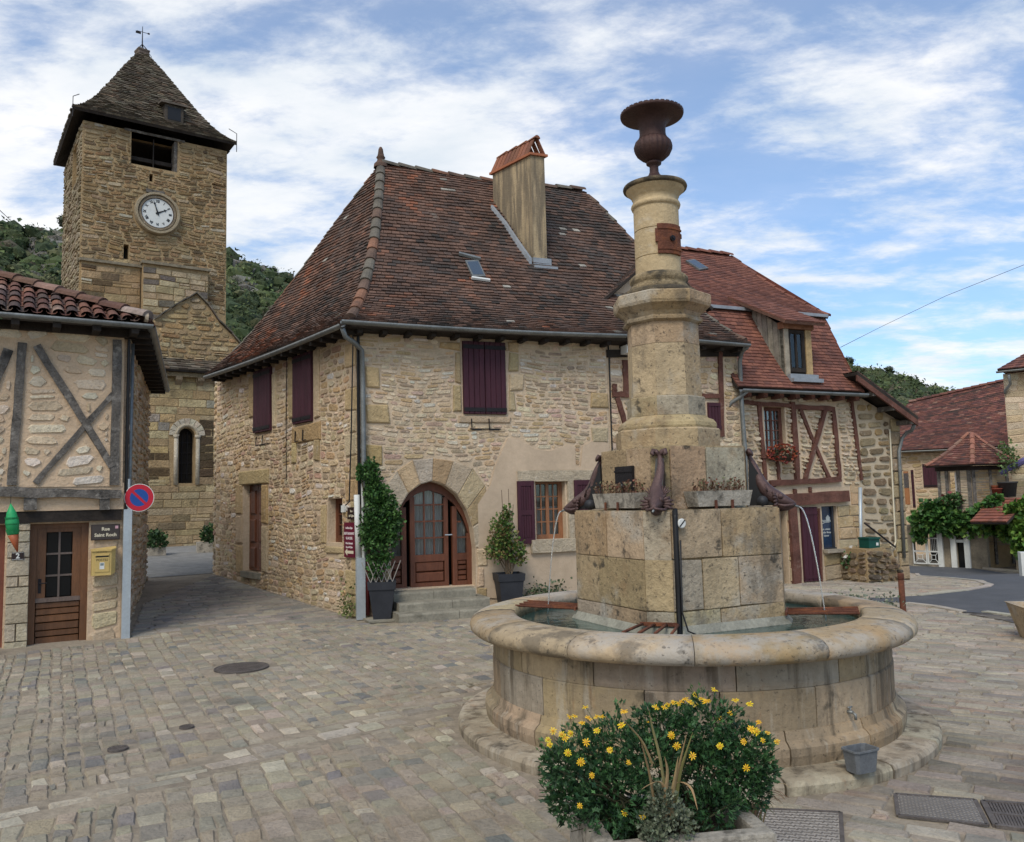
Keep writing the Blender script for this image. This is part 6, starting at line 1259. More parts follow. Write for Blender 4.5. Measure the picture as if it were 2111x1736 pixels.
m = MB(); m.pbox(PB, *PB.rect(704, 1042, 710, 1056, .05), .02, .06); o = ob('doorbell_box', m, m_white, None); tagit(o, 'small white box fixed beside the dark Eglise street plaque', 'box')
# ================================================================== POTS
def square_pot(c, w0, w1, h, rot, label, group='anthracite pots by the arched door'):
    T = thing('plant_pot', c, label, 'flower pot', group); a = radians(rot); x, y = np.array([cos(a), sin(a), 0]), np.array([-sin(a), cos(a), 0]); m = MB(); vs = []
    for w, z in ((w0, 0), (w1*.93, h*.80), (w1, h*.80), (w1*1.04, h), (w1*.9, h), (w1*.84, h*.9)): vs += [c+x*sx*w/2+y*sy*w/2+np.array([0, 0, z]) for sx, sy in ((-1, -1), (1, -1), (1, 1), (-1, 1))]
    m.add(vs, [(3, 2, 1, 0)]+[(k*4+i, k*4+(i+1) % 4, (k+1)*4+(i+1) % 4, (k+1)*4+i) for k in range(5) for i in range(4)]+[(20, 21, 22, 23)]); fix_normals(ob('pot_body', m, m_pot, T)); m = MB(); m.box(c+np.array([0, 0, h*.9]), x*w1*.42, y*w1*.42, (0, 0, .01)); ob('soil', m, m_soil, T); return T
c1 = PA.w(PA.px(788, 1275, .35)[0], 0, .35); square_pot(c1, .27, .44, .62, 8, 'tall square anthracite pot left of the door steps, holding a climbing shrub')
c2 = PA.w(PA.px(1050, 1240, .30)[0], .0, .30); square_pot(c2, .32, .46, .62, 14, 'tall square anthracite pot right of the arched door, partly hidden by the basin')
m = MB(); m.box(c1+np.array([.03, -.02, .012]), PA.U*.30, PA.N*.27, (0, 0, .014)); o = ob('flat_stone', m, m_step, None); tagit(o, 'thin flat stone slab under the left anthracite pot', 'slab')
rp_ = random.Random(77)
def shrub(name, label, ells, parentP, n, size, cols, stemc=None, base=None, cat='shrub', group=None):
    T = thing(name, base, label, cat, group); m = MB()
    for (c, r) in ells: pts_ = clump(c, r, int(n*.62*(r[0]*r[2]*40+.2)), rp_, .12); leafs(m, pts_, size, cols, rp_, up=.2, ctr=c)
    ob('foliage', m, m_leaf, T, kind='stuff')
    if stemc: m = MB(); [m.tube([base+np.array([rp_.uniform(-.05, .05), rp_.uniform(-.05, .05), 0]), lerp(base, np.asarray(c), .5)+np.array([rp_.uniform(-.04, .04)]*3), c], [.014, .010, .005], 5, stemc) for c, r in ells for _ in range(2)]; ob('stems', m, m_stem, T)
    return T
pA = lambda x, y, d=.33: PA.hit(x, y, d)
shrub('climbing_shrub', 'tall leafy climbing shrub growing from the left pot up the corner pipe', [(pA(783, 1040), (.28, .22, .34)), (pA(800, 1070), (.26, .22, .28)), (pA(765, 1090), (.20, .2, .3)), (pA(778, 1110), (.28, .22, .26)), (pA(800, 1100), (.2, .2, .25)), (pA(770, 1000, .25), (.16, .18, .28)), (pA(764, 970, .2), (.12, .12, .22)), (pA(785, 1150), (.2, .18, .18)), (pA(775, 1020, .25), (.2, .16, .2)), (pA(775, 1175), (.13, .15, .15)), (pA(742, 975, .15), (.05, .08, .16))], PA, 480, .055, greens((.03, .085, .018), (.05, .12, .025), (.02, .055, .014), (.075, .15, .04)), (.09, .07, .045), c1+np.array([0, 0, .55]))
m = MB()
for i in range(5):
    for sg in (-1, 1): a = c1+PA.N*.06+PA.U*(-.2+.09*i)+np.array([0, 0, .6]); m.tube([a, a+PA.U*sg*.14+np.array([0, 0, .34])], .007, 4)
o = ob('trellis', m, M('pale trellis wood', (.33, .30, .26), rough=.9, var=.2), None); tagit(o, 'small pale criss-cross trellis in the left pot', 'trellis')
shrub('potted_shrub', 'airy yellow-green shrub in the right anthracite pot', [(pA(1040, 1110, .3), (.30, .25, .28)), (pA(1035, 1085, .3), (.2, .2, .25)), (pA(1055, 1130, .3), (.26, .22, .2)), (pA(1020, 1135, .3), (.2, .2, .2)), (pA(1045, 1062, .3), (.1, .12, .2)), (pA(1065, 1150, .3), (.2, .15, .14))], PA, 260, .05, greens((.06, .12, .02), (.10, .16, .03), (.035, .08, .018), (.16, .19, .05), (.12, .08, .03)), (.10, .07, .04), c2+np.array([0, 0, .55]))
m = MB(); [m.tube([c2+np.array([dx, 0, .55]), pA(x, y, .3)], .006, 4, (.16, .12, .08)) for dx, x, y in ((-.05, 1034, 1010), (.05, 1048, 1008), (0, 1058, 1040))]; o = ob('support_cane', m, m_stem, None); tagit(o, 'thin canes standing up from the right pot', 'cane')
# weeds along the foot of the walls
def weeds(label, pts_, n, s, cols, name='weed', spread=.25, h=.2):
    m = MB(); cs = []
    for p in pts_:
        for _ in range(n): cs.append(np.asarray(p)+np.array([rp_.gauss(0, spread), rp_.gauss(0, .05), abs(rp_.gauss(0, h*.5))]))
    leafs(m, cs, s, cols, rp_, up=.9); o = ob(name, m, m_leaf, None); tagit(o, label, 'weeds', kind='stuff'); return o
weeds('grey-green weeds under the ground floor window', [PA.w(u, 0.03, .15) for u in np.linspace(PA.px(1085, 1200)[0], PA.px(1150, 1200)[0], 8)], 90, .05, greens((.09, .12, .06), (.05, .08, .035), (.14, .15, .1)), h=.3, spread=.1)
weeds('yellowish weed growing at the foot of the white cable guard', [PB.w(-.2, .02, .12), PB.w(-.1, .0, .15)], 70, .05, greens((.13, .16, .05), (.2, .2, .08), (.08, .11, .03)), h=.45, spread=.07)
# ================================================================== COVERS IN THE PAVING
for (k, (x, y, r)), lab in zip(covers.items(), ('large round cast iron manhole cover in the square left of the fountain', 'small round iron valve cover in the lower left paving', 'small dark valve cover near the rubble gutter band')):
    c = gh(x, y); rr = np.linalg.norm(gh(x+r, y)-c); T = thing('manhole_cover', c, lab, 'manhole cover'); m = MB(); m.lathe(c, [(0, .004), (rr*.93, .004), (rr*.93, -.002), (rr*.955, -.002), (rr*.955, .006), (rr, .006), (rr, -.01)], 40); ob('cover_plate', m, m_cast, T); m = MB(); nn_ = 9 if r > 30 else 3
    for i in range(-nn_, nn_+1):
        for j in range(-nn_, nn_+1):
            dx, dy = i*rr*.85/nn_, j*rr*.85/nn_
            if dx*dx+dy*dy < (rr*.85)**2: s = rr*.28/nn_; m.box(c+np.array([dx, dy, .006]), (s, s*.4*(1 if (i+j) % 2 else -1), 0), (-s*.3, s*.35, 0), (0, 0, .003))
    ob('raised_studs', m, m_cast, T)
for poly, nm, lab in ((plate1, 'access_cover', 'diamond plate steel cover just right of the flower trough'), (plate2, 'access_cover', 'long steel plate cover between the trough cover and the drain grate')):
    P_ = [np.array([p[0], p[1], .0]) for p in poly]; T = thing(nm, sum(P_)/4, lab, 'access cover', 'steel covers in the paving'); m = MB(); m.prism([p-np.array([0, 0, .01]) for p in P_], (0, 0, .014)); fix_normals(ob('steel_plate', m, M('worn steel plate', (.33, .30, .265), rough=.7, var=.3, scale=8, metal=.1, bump=.2), T)); m = MB(); a, b, c, d = P_; nu, nv = 22, 14
    for i in range(1, nu):
        for j in range(1, nv):
            p = lerp(lerp(a, b, i/nu), lerp(d, c, i/nu), j/nv)+np.array([0, 0, .005]); t = (b-a)/np.linalg.norm(b-a)*.016 if (i+j) % 2 else (d-a)/np.linalg.norm(d-a)*.016; n = np.array([-t[1], t[0], 0])*.28; m.box(p, t, n, (0, 0, .0025))
    ob('tread_pattern', m, M('polished steel tread', (.17, .155, .14), rough=.5, var=.2, metal=.2, bump=0), T); 
    m = MB()
    for i in range(4): p, q2 = P_[i], P_[(i+1) % 4]; t = (q2-p)/np.linalg.norm(q2-p); n = np.array([-t[1], t[0], 0])*.012; m.box((p+q2)/2+np.array([0, 0, .004]), (q2-p)/2, n, (0, 0, .004))
    ob('frame', m, m_cast, T)
P_ = [np.array([p[0], p[1], .0]) for p in grate]; T = thing('drain_grate', sum(P_)/4, 'black cast iron drain grate with two rows of slots at the lower right', 'drain grate'); m = MB(); m.prism([p-np.array([0, 0, .05]) for p in P_], (0, 0, .03)); fix_normals(ob('pit', m, m_black, T)); a, b, c, d = P_
for i in range(4): p, q2 = P_[i], P_[(i+1) % 4]; t = (q2-p)/np.linalg.norm(q2-p); n = np.array([-t[1], t[0], 0])*.014; m = MB(); m.box((p+q2)/2-np.array([0, 0, .008]), (q2-p)/2, n, (0, 0, .016)); ob('frame', m, m_cast, T)
m = MB(); m.box((lerp(a, d, .5)+lerp(b, c, .5))/2-np.array([0, 0, .008]), (lerp(b, c, .5)-lerp(a, d, .5))/2, (d-a)/np.linalg.norm(d-a)*.015, (0, 0, .014)); ob('middle_bar', m, m_cast, T)
for i in range(1, 17): p, q2 = lerp(a, b, i/17), lerp(d, c, i/17); m = MB(); m.box((p+q2)/2-np.array([0, 0, .009]), (q2-p)/2, (b-a)/np.linalg.norm(b-a)*.0062, (0, 0, .013)); ob('grate_bar', m, m_cast, T)
# bollard
bb = gh(1862, 1262); BO = thing('bollard', bb, 'rusty iron bollard with a grooved head right behind the fountain', 'bollard'); zt = PLB and atY(1859, 1181, bb[1])[2]; print('bollard top', zt)
m = MB(); m.lathe(bb-np.array([0, 0, .02]), [(.045, 0), (.045, zt-.10), (.040, zt-.095), (.040, zt-.085), (.047, zt-.08), (.047, zt+.0), (.04, zt+.015), (0, zt+.02)], 16); ob('bollard_post', m, m_rust, BO, True)
weeds('pale grey-green lavender-like weeds at the foot of the bollard', [bb+np.array([-.25-.12*i, .1*i, .02]) for i in range(5)], 80, .05, greens((.16, .19, .14), (.10, .13, .08), (.2, .2, .15)), h=.25, spread=.12)
# stone trough at the right edge
c = gh(2112, 1318); TT = thing('stone_planter', c, 'tapered ochre stone planter cut by the right edge of the view', 'planter'); P_ = Plane(c, -12); zt = atY(2100, 1246, c[1])[2]; m = MB(); vs = []
for w, z in ((.20, 0), (.30, zt*.96), (.32, zt), (.25, zt), (.23, zt*.9)): vs += [P_.w(sx*w+.22, z, sy*w) for sx, sy in ((-1, -1), (1, -1), (1, 1), (-1, 1))]
m.add(vs, [(3, 2, 1, 0)]+[(k*4+i, k*4+(i+1) % 4, (k+1)*4+(i+1) % 4, (k+1)*4+i) for k in range(4) for i in range(4)]+[(16, 17, 18, 19)], (.42, .32, .2)); fix_normals(ob('planter_body', m, m_ped, TT))
# ================================================================== CHURCH: TOWER, GABLE AND APSE
rc = random.Random(81); YT = 29.0
T0_ = atY(160, 700, YT); PT = Plane(T0_, 35)
CHU = thing('church', PT.w(2.5, 0, 0), 'ochre stone church with a square clock tower, stone-slate pyramid roof and round-windowed apse', 'church')
SC = []; uT = PT.px(467, 450)[0]; zTop = PT.px(160, 238)[1]; zTop2 = PT.px(467, 318)[1]; print('tower width', uT, 'top', zTop, zTop2); zTop = (zTop+zTop2)/2
zled = PT.px(300, 557)[1]
bo = [PT.px(271, 272), PT.px(368, 292), PT.px(365, 354), PT.px(270, 338)]; ub0, ub1 = (bo[0][0]+bo[3][0])/2, (bo[1][0]+bo[2][0])/2; zb1, zb0 = (bo[0][1]+bo[1][1])/2, (bo[2][1]+bo[3][1])/2
holesT = [rpoly(ub0, ub1, zb0, zb1)]; s1 = PT.rect(308, 358, 315, 375); s2 = PT.rect(302, 394, 333, 412); s3 = PT.rect(255, 503, 265, 535); holesT += [rpoly(*s1), rpoly(*s2), rpoly(*s3)]
outT = [(0, -1), (uT, -1), (uT, zTop), (0, zTop)]
wT = fix_normals(ob('tower_front_wall', slab(PT, outT, holesT, -.8, 0), m_mortar_y, CHU))
# side and back walls
PTS = Plane(PT.w(0, 0, 0), 35+90); PTS.N = -PT.U.copy()   # left face, u goes backwards
dT = uT*.98; so = (1.2, 2.6, zb0-.6, zb1-.2)
wTs = fix_normals(ob('tower_side_wall', slab(PTS, [(.8, -1), (dT, -1), (dT, zTop), (.8, zTop)], [rpoly(*so)], -.8, 0), m_mortar_y, CHU))
PTR = Plane(PT.w(uT, 0, 0), 125); PTR.N = PT.U.copy(); fix_normals(ob('tower_side_wall', slab(PTR, [(.8, -1), (dT, -1), (dT, zTop), (.8, zTop)], [], -.8, 0), m_mortar_y, CHU))
PTB = PT.off(-dT); bh = PTB.rect(281, 291, 299, 314); bw = (bh[0]-.0, bh[1], bh[2], bh[3])
fix_normals(ob('tower_back_wall', slab(PTB, [(0, -1), (uT, -1), (uT, zTop), (0, zTop)], [rpoly(*bw)], 0, .6), m_mortar_y, CHU))
hT2 = list(holesT); cC = PT.px(323, 442); 
cr = 44/FPX*np.linalg.norm((PT.hit(323, 442)-_C)@_F); hT2.append([(cC[0]+cr*1.02*cos(a), cC[1]+cr*1.02*sin(a)) for a in np.linspace(0, 2*pi, 20)[:-1]])
stonework(PT, region([(0, zled-1.4), (uT, zled-1.4), (uT, zTop), (0, zTop)], hT2), 0, uT, zled-1.4, zTop, (.09, .19), (.14, .5), PAL_CH, rc, wT, SC, bulge=.035, gap=.025, wav=.04, split=.15)
stonework(PTS, region([(0, zled-2), (dT, zled-2), (dT, zTop), (0, zTop)], [rpoly(*so)]), 0, dT, zled-2, zTop, (.11, .22), (.2, .62), [((.30, .25, .17), 3), ((.25, .20, .13), 2)], rc, wTs, SC, bulge=.05, gap=.035)
# lower stage: two shallow buttress panels with dark weathered blocks
for a, b, top, d, pl in ((PT.px(165, 600)[0], PT.px(288, 600)[0], zled+.02, .10, PAL_CH+[((.13, .09, .05), 2)]), (PT.px(290, 600)[0], PT.px(424, 600)[0], zled+.15, .35, [((.36, .28, .17), 3), ((.42, .34, .22), 2), ((.14, .12, .1), 1.2)])):
    m = MB(); m.pbox(PT, a, b, -1, top, -.1, d); w_ = ob('buttress', m, m_mortar_y, CHU); Pd = PT.off(d); stonework(Pd, region(rpoly(a, b, 3, top)), a, b, 3, top, (.20, .30), (.3, .6), pl, rc, w_, SC, bulge=.03, gap=.03, flat=True)
    m = MB(); m.pbox(PT, a-.06, b+.06, top, top+.10, -.05, d+.12, (.2, .17, .12)); ob('string_course', m, m_lauze, CHU)
# clock
Pk = Plane(PT.w(cC[0], 0, 0), 35); zc_ = cC[1]; CK = ob('clock', (lambda m: (m.prism([Pk.w(cr*cos(a), zc_+cr*sin(a), 0) for a in np.linspace(0, 2*pi, 49)[:-1]], Pk.N*.14, (.30, .24, .16)), m)[1])(MB()), m_stone, CHU)
def kring(r0, r1, d0, d1, mat, name, col=(1, 1, 1)):
    m = MB(); n = 48; vs = []
    for r, d in ((r1, d0), (r1*.97, d1), (r0*1.03, d1), (r0, d0)): vs += [Pk.w(r*cos(2*pi*i/n), zc_+r*sin(2*pi*i/n), d) for i in range(n)]
    m.add(vs, [(k*n+i, k*n+(i+1) % n, (k+1)*n+(i+1) % n, (k+1)*n+i) for k in range(3) for i in range(n)], col); return fix_normals(ob(name, m, mat, CK))
rd = cr*.69; kring(cr*.84, cr, .13, .24, m_stone, 'stone_ring', (.33, .27, .18)); kring(cr*.70, cr*.84, .13, .19, m_stone, 'stone_ring', (.24, .19, .13)); kring(rd*.99, rd*1.05, .13, .20, m_urn, 'brown_rim')
m = MB(); m.prism([Pk.w(rd*cos(a), zc_+rd*sin(a), .14) for a in np.linspace(0, 2*pi, 49)[:-1]], Pk.N*.02); ob('dial', m, m_white, CK)
for i, s_ in enumerate(('XII', 'I', 'II', 'III', 'IIII', 'V', 'VI', 'VII', 'VIII', 'IX', 'X', 'XI')):
    a = pi/2-i*pi/6; tmp = text(Pk, 0, 0, cr*.17, s_, m_black, CK, .162, sx=.8, name='numeral', extr=.003, bold=.006)
    me = tmp.data; o0 = ORG[tmp.name]; th = a-pi/2; 
    if -sin(a) > .3: th += pi
    for v in me.vertices:
        p = np.array(v.co)+o0; u, z, d = Pk.inv(p); r = rd*.80; v.co = Vector((Pk.w(r*cos(a)+u*cos(th)-z*sin(th), zc_+r*sin(a)+u*sin(th)+z*cos(th), d)-o0).tolist())
def hand(ang, L_, w, d):
    a = radians(90-ang); t = np.array([cos(a), sin(a)]); n = np.array([-t[1], t[0]]); W = lambda s, q: Pk.w(t[0]*s+n[0]*q, zc_+t[1]*s+n[1]*q, d)
    m = MB(); m.prism([W(-L_*.18, -w), W(0, -w*1.2), W(L_*.62, -w*.5), W(L_*.72, -w*1.7), W(L_*.8, -w*.5), W(L_, 0), W(L_*.8, w*.5), W(L_*.72, w*1.7), W(L_*.62, w*.5), W(0, w*1.2), W(-L_*.18, w)], Pk.N*.006); ob('clock_hand', m, m_black, CK)
hand(62, rd*.72, rd*.055, .17); hand(342, rd*.92, rd*.045, .185)
# belfry: dark beams, lintels, blackness lined with timber
m = MB(); m.pbox(PT, ub0-.25, ub1+.25, zb1+.0, zb1+.09, -.6, .03); ob('wooden_lintel', m, m_timber_g, CHU)
m = MB(); m.pbox(PT, ub0, ub1, zb0+(zb1-zb0)*.24, zb0+(zb1-zb0)*.36, -.5, -.35); m.pbox(PT, ub0, ub1, zb0+(zb1-zb0)*.02, zb0+(zb1-zb0)*.08, -.5, -.35); ob('belfry_beam', m, m_dark, CHU)
m = MB(); m.pbox(PT, (ub0+ub1)/2-.02, (ub0+ub1)/2+.02, zb0, zb1, -.3, -.25); ob('belfry_post', m, m_dark, CHU); m = MB(); m.pbox(PT, ub1-.12, ub1, zb0, zb1, -.5, -.05); ob('belfry_post', m, m_timber_g, CHU)
m = MB(); x0, z0 = PT.px(301, 393); x1 = PT.px(330, 398)[0]; m.pbox(PT, x0, x1+.15, z0-.05, z0+.07, -.2, .05); ob('wooden_lintel', m, m_timber_g, CHU)
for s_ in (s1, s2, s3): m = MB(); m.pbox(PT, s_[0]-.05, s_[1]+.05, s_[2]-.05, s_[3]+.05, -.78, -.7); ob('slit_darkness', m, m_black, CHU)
m = MB(); m.pbox(PT, .8, uT-.8, zb0-.6, zb0-.5, -dT+.6, -.8); ob('belfry_floor', m, m_dark, CHU); m = MB(); m.pbox(PT, .8, uT-.8, zTop-.1, zTop, -dT+.6, -.8); ob('roof_boarding', m, m_dark, CHU)
# pyramid roof of stone slates with swept eaves
oh = .47; o2 = .24; cor = [PT.w(-.40, 0, oh), PT.w(uT+o2, 0, oh), PT.w(uT+o2, 0, -dT-oh), PT.w(-.40, 0, -dT-oh)]; ez = (PT.hit(152, 214, oh)[2]+PT.hit(485, 294, oh)[2])/2; ctr = sum(cor)/4
ap = np.array([ctr[0], ctr[1], 0]); Ya = ap[1]; ap = atY(293, 110, Ya); apz = ap[2]; print('tower eave', ez, zTop, 'apex px', proj(ap), 'apex', ap)
profT = lambda q: q*(1-.62*(1-q)**2.2)
def hipt(i):
    e = cor[i % 4]; return lambda s: np.array([lerp(e[0], ap[0], s*.965), lerp(e[1], ap[1], s*.965), ez-.02+(apz-ez+.02)*profT(s)])
def col_lz(p, r):
    k = mnoise.noise(Vector((p[0]*.6, p[1]*.6, p[2]*.6))); c = pal(r, [((.115, .092, .064), 4), ((.085, .068, .048), 3), ((.15, .13, .095), 1.5), ((.13, .09, .06), 1)], .2); return tuple(v*(1+.3*k) for v in c)
TT_ = []
for i in range(4):
    L_, R_ = hipt(i), hipt(i+1); rf2 = ob('tower_roof', deck(L_, R_, 20, .12), m_dark, CHU)
    if i in (0, 3, 1): TT_ += tiles(L_, R_, 52, .26, col_lz, rc, th=.035, par=rf2, jit=.03)
emit('stone_slate', TT_, m_lauze, CHU)
m = MB(); m.lathe(ap-np.array([0, 0, .45]), [(.42, 0), (.34, .2), (.3, .45), (.33, .5), (.33, .56), (0, .57)], 4, col=(.13, .10, .08)); ob('apex_cap', m, m_lauze, CHU)
# roof lucarne
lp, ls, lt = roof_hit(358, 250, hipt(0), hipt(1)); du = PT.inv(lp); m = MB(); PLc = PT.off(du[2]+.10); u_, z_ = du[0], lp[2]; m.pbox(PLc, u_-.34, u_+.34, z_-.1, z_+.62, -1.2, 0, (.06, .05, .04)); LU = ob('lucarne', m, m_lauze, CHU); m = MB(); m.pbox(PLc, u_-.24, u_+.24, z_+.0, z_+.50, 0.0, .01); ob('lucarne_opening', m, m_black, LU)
m = MB(); m.prism([PLc.w(u_-.5, z_+.60, .1), PLc.w(u_+.5, z_+.60, .1), PLc.w(u_+.45, z_+.95, -1.3), PLc.w(u_-.45, z_+.95, -1.3)], (0, 0, .08), (.12, .10, .08)); ob('lucarne_roof', m, m_lauze, LU)
# weather vane with its stays, lightning cable
m = MB(); b0 = ap+np.array([0, 0, .08]); Hv = atY(293, 55, Ya)[2]-b0[2]; m.tube([b0, b0+np.array([0, 0, Hv])], [.03, .012], 6); VN = ob('weather_vane', m, m_iron, CHU)
m = MB(); c = b0+np.array([0, 0, Hv*.78]); m.tube([c-PT.U*.22, c+PT.U*.26], .012, 5); m.box(c-PT.U*.16+np.array([0, 0, -.06]), PT.U*.10, PT.N*.006, (0, 0, .05)); m.box(c+PT.U*.24, PT.U*.04, PT.N*.006, (0, 0, .035)); ob('vane_arrow', m, m_iron, VN)
m = MB()
for sx, sy in ((-1, 1), (1, 1), (1, -1), (-1, -1)): m.tube([b0+PT.U*sx*.22+PT.N*sy*.22-np.array([0, 0, .05]), b0+np.array([0, 0, Hv*.3])], .012, 4)
m.tube([b0+np.array([0, 0, Hv*.3]), b0+PT.U*.35-np.array([0, 0, .1]), b0+PT.U*.55-np.array([0, 0, .75]), b0+PT.U*.45-np.array([0, 0, .95])], .010, 4); ob('stay', m, m_iron, VN)
for i in (0, 1):
    m = MB(); e = hipt(i)(0); m.tube([e+np.array([0, 0, -.4]), e+np.array([0, 0, .35]), e+(ap-e)*.08+np.array([0, 0, .25])], .015, 4); ob('lightning_conductor', m, m_iron, CHU)
# gabled chancel wall below the tower and the apse in front of it
PG = PT.off(3.0); PAp = PT.off(3.9); gp = [PG.px(318, 660), PG.px(360, 632), PG.px(405, 606), PG.px(430, 632), PG.px(452, 665), PG.px(478, 690), PG.px(520, 742)]
ug0, ug1 = PG.px(262, 700)[0], PG.px(560, 700)[0]; outGb = [(ug0, -1), (ug1, -1), (ug1, gp[-1][1]-.5), gp[6], gp[5], gp[4], gp[3], gp[2], gp[1], gp[0], (ug0, gp[0][1]-.35)]
wGb = fix_normals(ob('chancel_gable', slab(PG, outGb, [], -2.6, 0), m_mortar_y, CHU)); za0 = PG.px(350, 752)[1]
stonework(PG, region(outGb), ug0, ug1, za0-.1, gp[2][1], (.12, .24), (.2, .6), [((.40, .29, .15), 3), ((.34, .25, .14), 3), ((.45, .36, .22), 2), ((.42, .27, .13), 1)], rc, wGb, SC, bulge=.04, gap=.03, wav=.02)
cop_ = [gp[0], gp[1], gp[2], gp[3], gp[4], gp[5], gp[6]]
for a, b in zip(cop_[:-1], cop_[1:]):
    n = max(2, int(np.hypot(b[0]-a[0], b[1]-a[1])/.34))
    for i in range(n):
        p, q = lerp(np.array(a), np.array(b), i/n), lerp(np.array(a), np.array(b), (i+1.1)/n); z = max(p[1], q[1]); m = MB(); j = rc.uniform(0, .03); m.prism([PG.w(p[0], p[1]+j, .12), PG.w(q[0], q[1]+j+.02, .12), PG.w(q[0], q[1]+.07+j, .12), PG.w(p[0], p[1]+.05+j, .12)], -PG.N*.5, pal(rc, [((.16, .14, .11), 1), ((.1, .09, .07), 1)])); ob('coping_slate', m, m_lauze, CHU)
# apse wall
ua0, ua1 = PAp.px(262, 1000)[0], PAp.px(470, 1000)[0]; zat = PAp.px(350, 768)[1]; wi = PAp.rect(369, 890, 401, 996); wc_ = (wi[0]+wi[1])/2; wr_ = (wi[1]-wi[0])/2
archw = [(wi[0], wi[2]), (wi[1], wi[2])]+[(wc_+wr_*cos(a), wi[3]-.12+wr_*sin(a)) for a in np.linspace(0, pi, 11)]
outAp = [(ua0, -1), (ua1, -1), (ua1, zat), (ua0, zat)]; wAp = fix_normals(ob('apse_wall', slab(PAp, outAp, [archw], -.88, 0), m_mortar_y, CHU))
sur = [(wi[0]-.22, wi[2]-.1), (wi[1]+.22, wi[2]-.1)]+[(wc_+(wr_+.32)*cos(a), wi[3]-.12+(wr_+.32)*sin(a)) for a in np.linspace(0, pi, 11)]
zq1, zq0 = PAp.px(300, 935)[1], PAp.px(300, 1000)[1]
for zz0, zz1, pl, hr_ in ((zq1, zat-.02, [((.42, .31, .16), 3), ((.46, .37, .22), 3), ((.38, .28, .15), 2), ((.30, .27, .21), 1)], (.24, .30)), (zq0, zq1, [((.40, .29, .15), 2), ((.11, .075, .04), 2.5)], (.24, .30)), (-.5, zq0, [((.36, .27, .15), 3), ((.42, .33, .2), 2), ((.2, .15, .09), 1)], (.2, .28))):
    stonework(PAp, region(outAp, [sur]), ua0, ua1, zz0, zz1, hr_, (.3, .8), pl, rc, wAp, SC, bulge=.02, gap=.022, flat=True, wav=0, split=.02)
# dark weathered stones right of the window
stonework(PAp.off(.012), region(rpoly(PAp.px(410, 900)[0], PAp.px(442, 900)[0], zq0-.2, PAp.px(420, 860)[1])), PAp.px(410, 900)[0], PAp.px(442, 900)[0], zq0, PAp.px(420, 865)[1], (.24, .3), (.3, .5), [((.10, .07, .04), 3), ((.28, .2, .12), 1)], rc, wAp, SC, bulge=.02, flat=True)
emit('ashlar_stone', SC, m_church, CHU)
for k in range(9):
    a, b = pi*k/9+.02, pi*(k+1)/9-.02; m = MB(); z0 = wi[3]-.12; m.prism([PAp.w(wc_+r*cos(t), z0+r*sin(t), 0) for r, t in ((wr_+.1, a), (wr_+.32, a), (wr_+.32, b), (wr_+.1, b))], PAp.N*.04, pal(rc, [((.50, .44, .33), 1)])); ob('arch_stone', m, m_stone, CHU)
m = MB()
for s_ in (-1, 1): m.tube([PAp.w(wc_+s_*(wr_+.09), wi[2]-.05, .0), PAp.w(wc_+s_*(wr_+.09), wi[3]-.2, .0)], .07, 10, (.45, .40, .31)); m.tube([PAp.w(wc_+s_*(wr_+.09), wi[3]-.22, .0), PAp.w(wc_+s_*(wr_+.09), wi[3]-.1, .0)], [.08, .11], 8, (.45, .40, .31))
n = 14; m.tube([PAp.w(wc_+(wr_+.09)*cos(t), wi[3]-.12+(wr_+.09)*sin(t), 0) for t in np.linspace(0, pi, n)], .06, 8, (.43, .37, .27)); ob('window_colonnette', m, m_stone, CHU, True)
m = MB(); m.pbox(PAp, wi[0]-.3, wi[1]+.3, wi[2]-.3, wi[3]+.4, -.45, -.35); gw = ob('leaded_window', m, m_glassd, CHU); m = MB()
for k in range(1, 5): z = lerp(wi[2], wi[3], k/5); m.pbox(PAp, wi[0], wi[1], z-.012, z+.012, -.34, -.31)
for k in (1, 2): u = lerp(wi[0], wi[1], k/3); m.pbox(PAp, u-.01, u+.01, wi[2], wi[3]+.25, -.345, -.315)
ob('window_bars', m, m_iron, gw)
# slate eaves over the corbels
eA_, eB_ = PAp.w(ua0, zat+.08, .35), PAp.w(ua1, zat+.08, .35); rA, rB = PG.w(ug0, PG.px(350, 738)[1], -.0), PG.w(PG.px(470, 738)[0], PG.px(350, 738)[1], 0)
Lq, Rq = (lambda s: lerp(eA_, rA, s)), (lambda s: lerp(eB_, rB, s)); ar = ob('apse_roof', deck(Lq, Rq, 3, .08), m_dark, CHU); tm = MB()
for _, q in tiles(Lq, Rq, 5, .3, col_lz, rc, th=.04, jit=.03): b = len(tm.v); tm.v += q.v; tm.f += [tuple(k+b for k in f) for f in q.f]; tm.c += q.c
ob('apse_slates', tm, m_lauze, ar, kind='stuff'); m = MB(); m.pbox(PAp, ua0, ua1, zat-.14, zat, -.2, .22, (.22, .17, .1)); ob('cornice', m, m_church, CHU)
for x in (276, 322, 367, 412, 446): u = PAp.px(x, 775)[0]; m = MB(); m.add([PAp.w(u+a, z, d) for a in (-.10, .10) for z, d in ((zat-.14, 0), (zat-.14, .22), (zat-.24, .20), (zat-.40, .03), (zat-.40, 0))], [(0, 1, 2, 3, 4), (9, 8, 7, 6, 5)]+[(i, (i+1) % 5+0, (i+1) % 5+5, i+5) for i in range(5)], (.26, .2, .13)); fix_normals(ob('corbel', m, m_church, CHU))
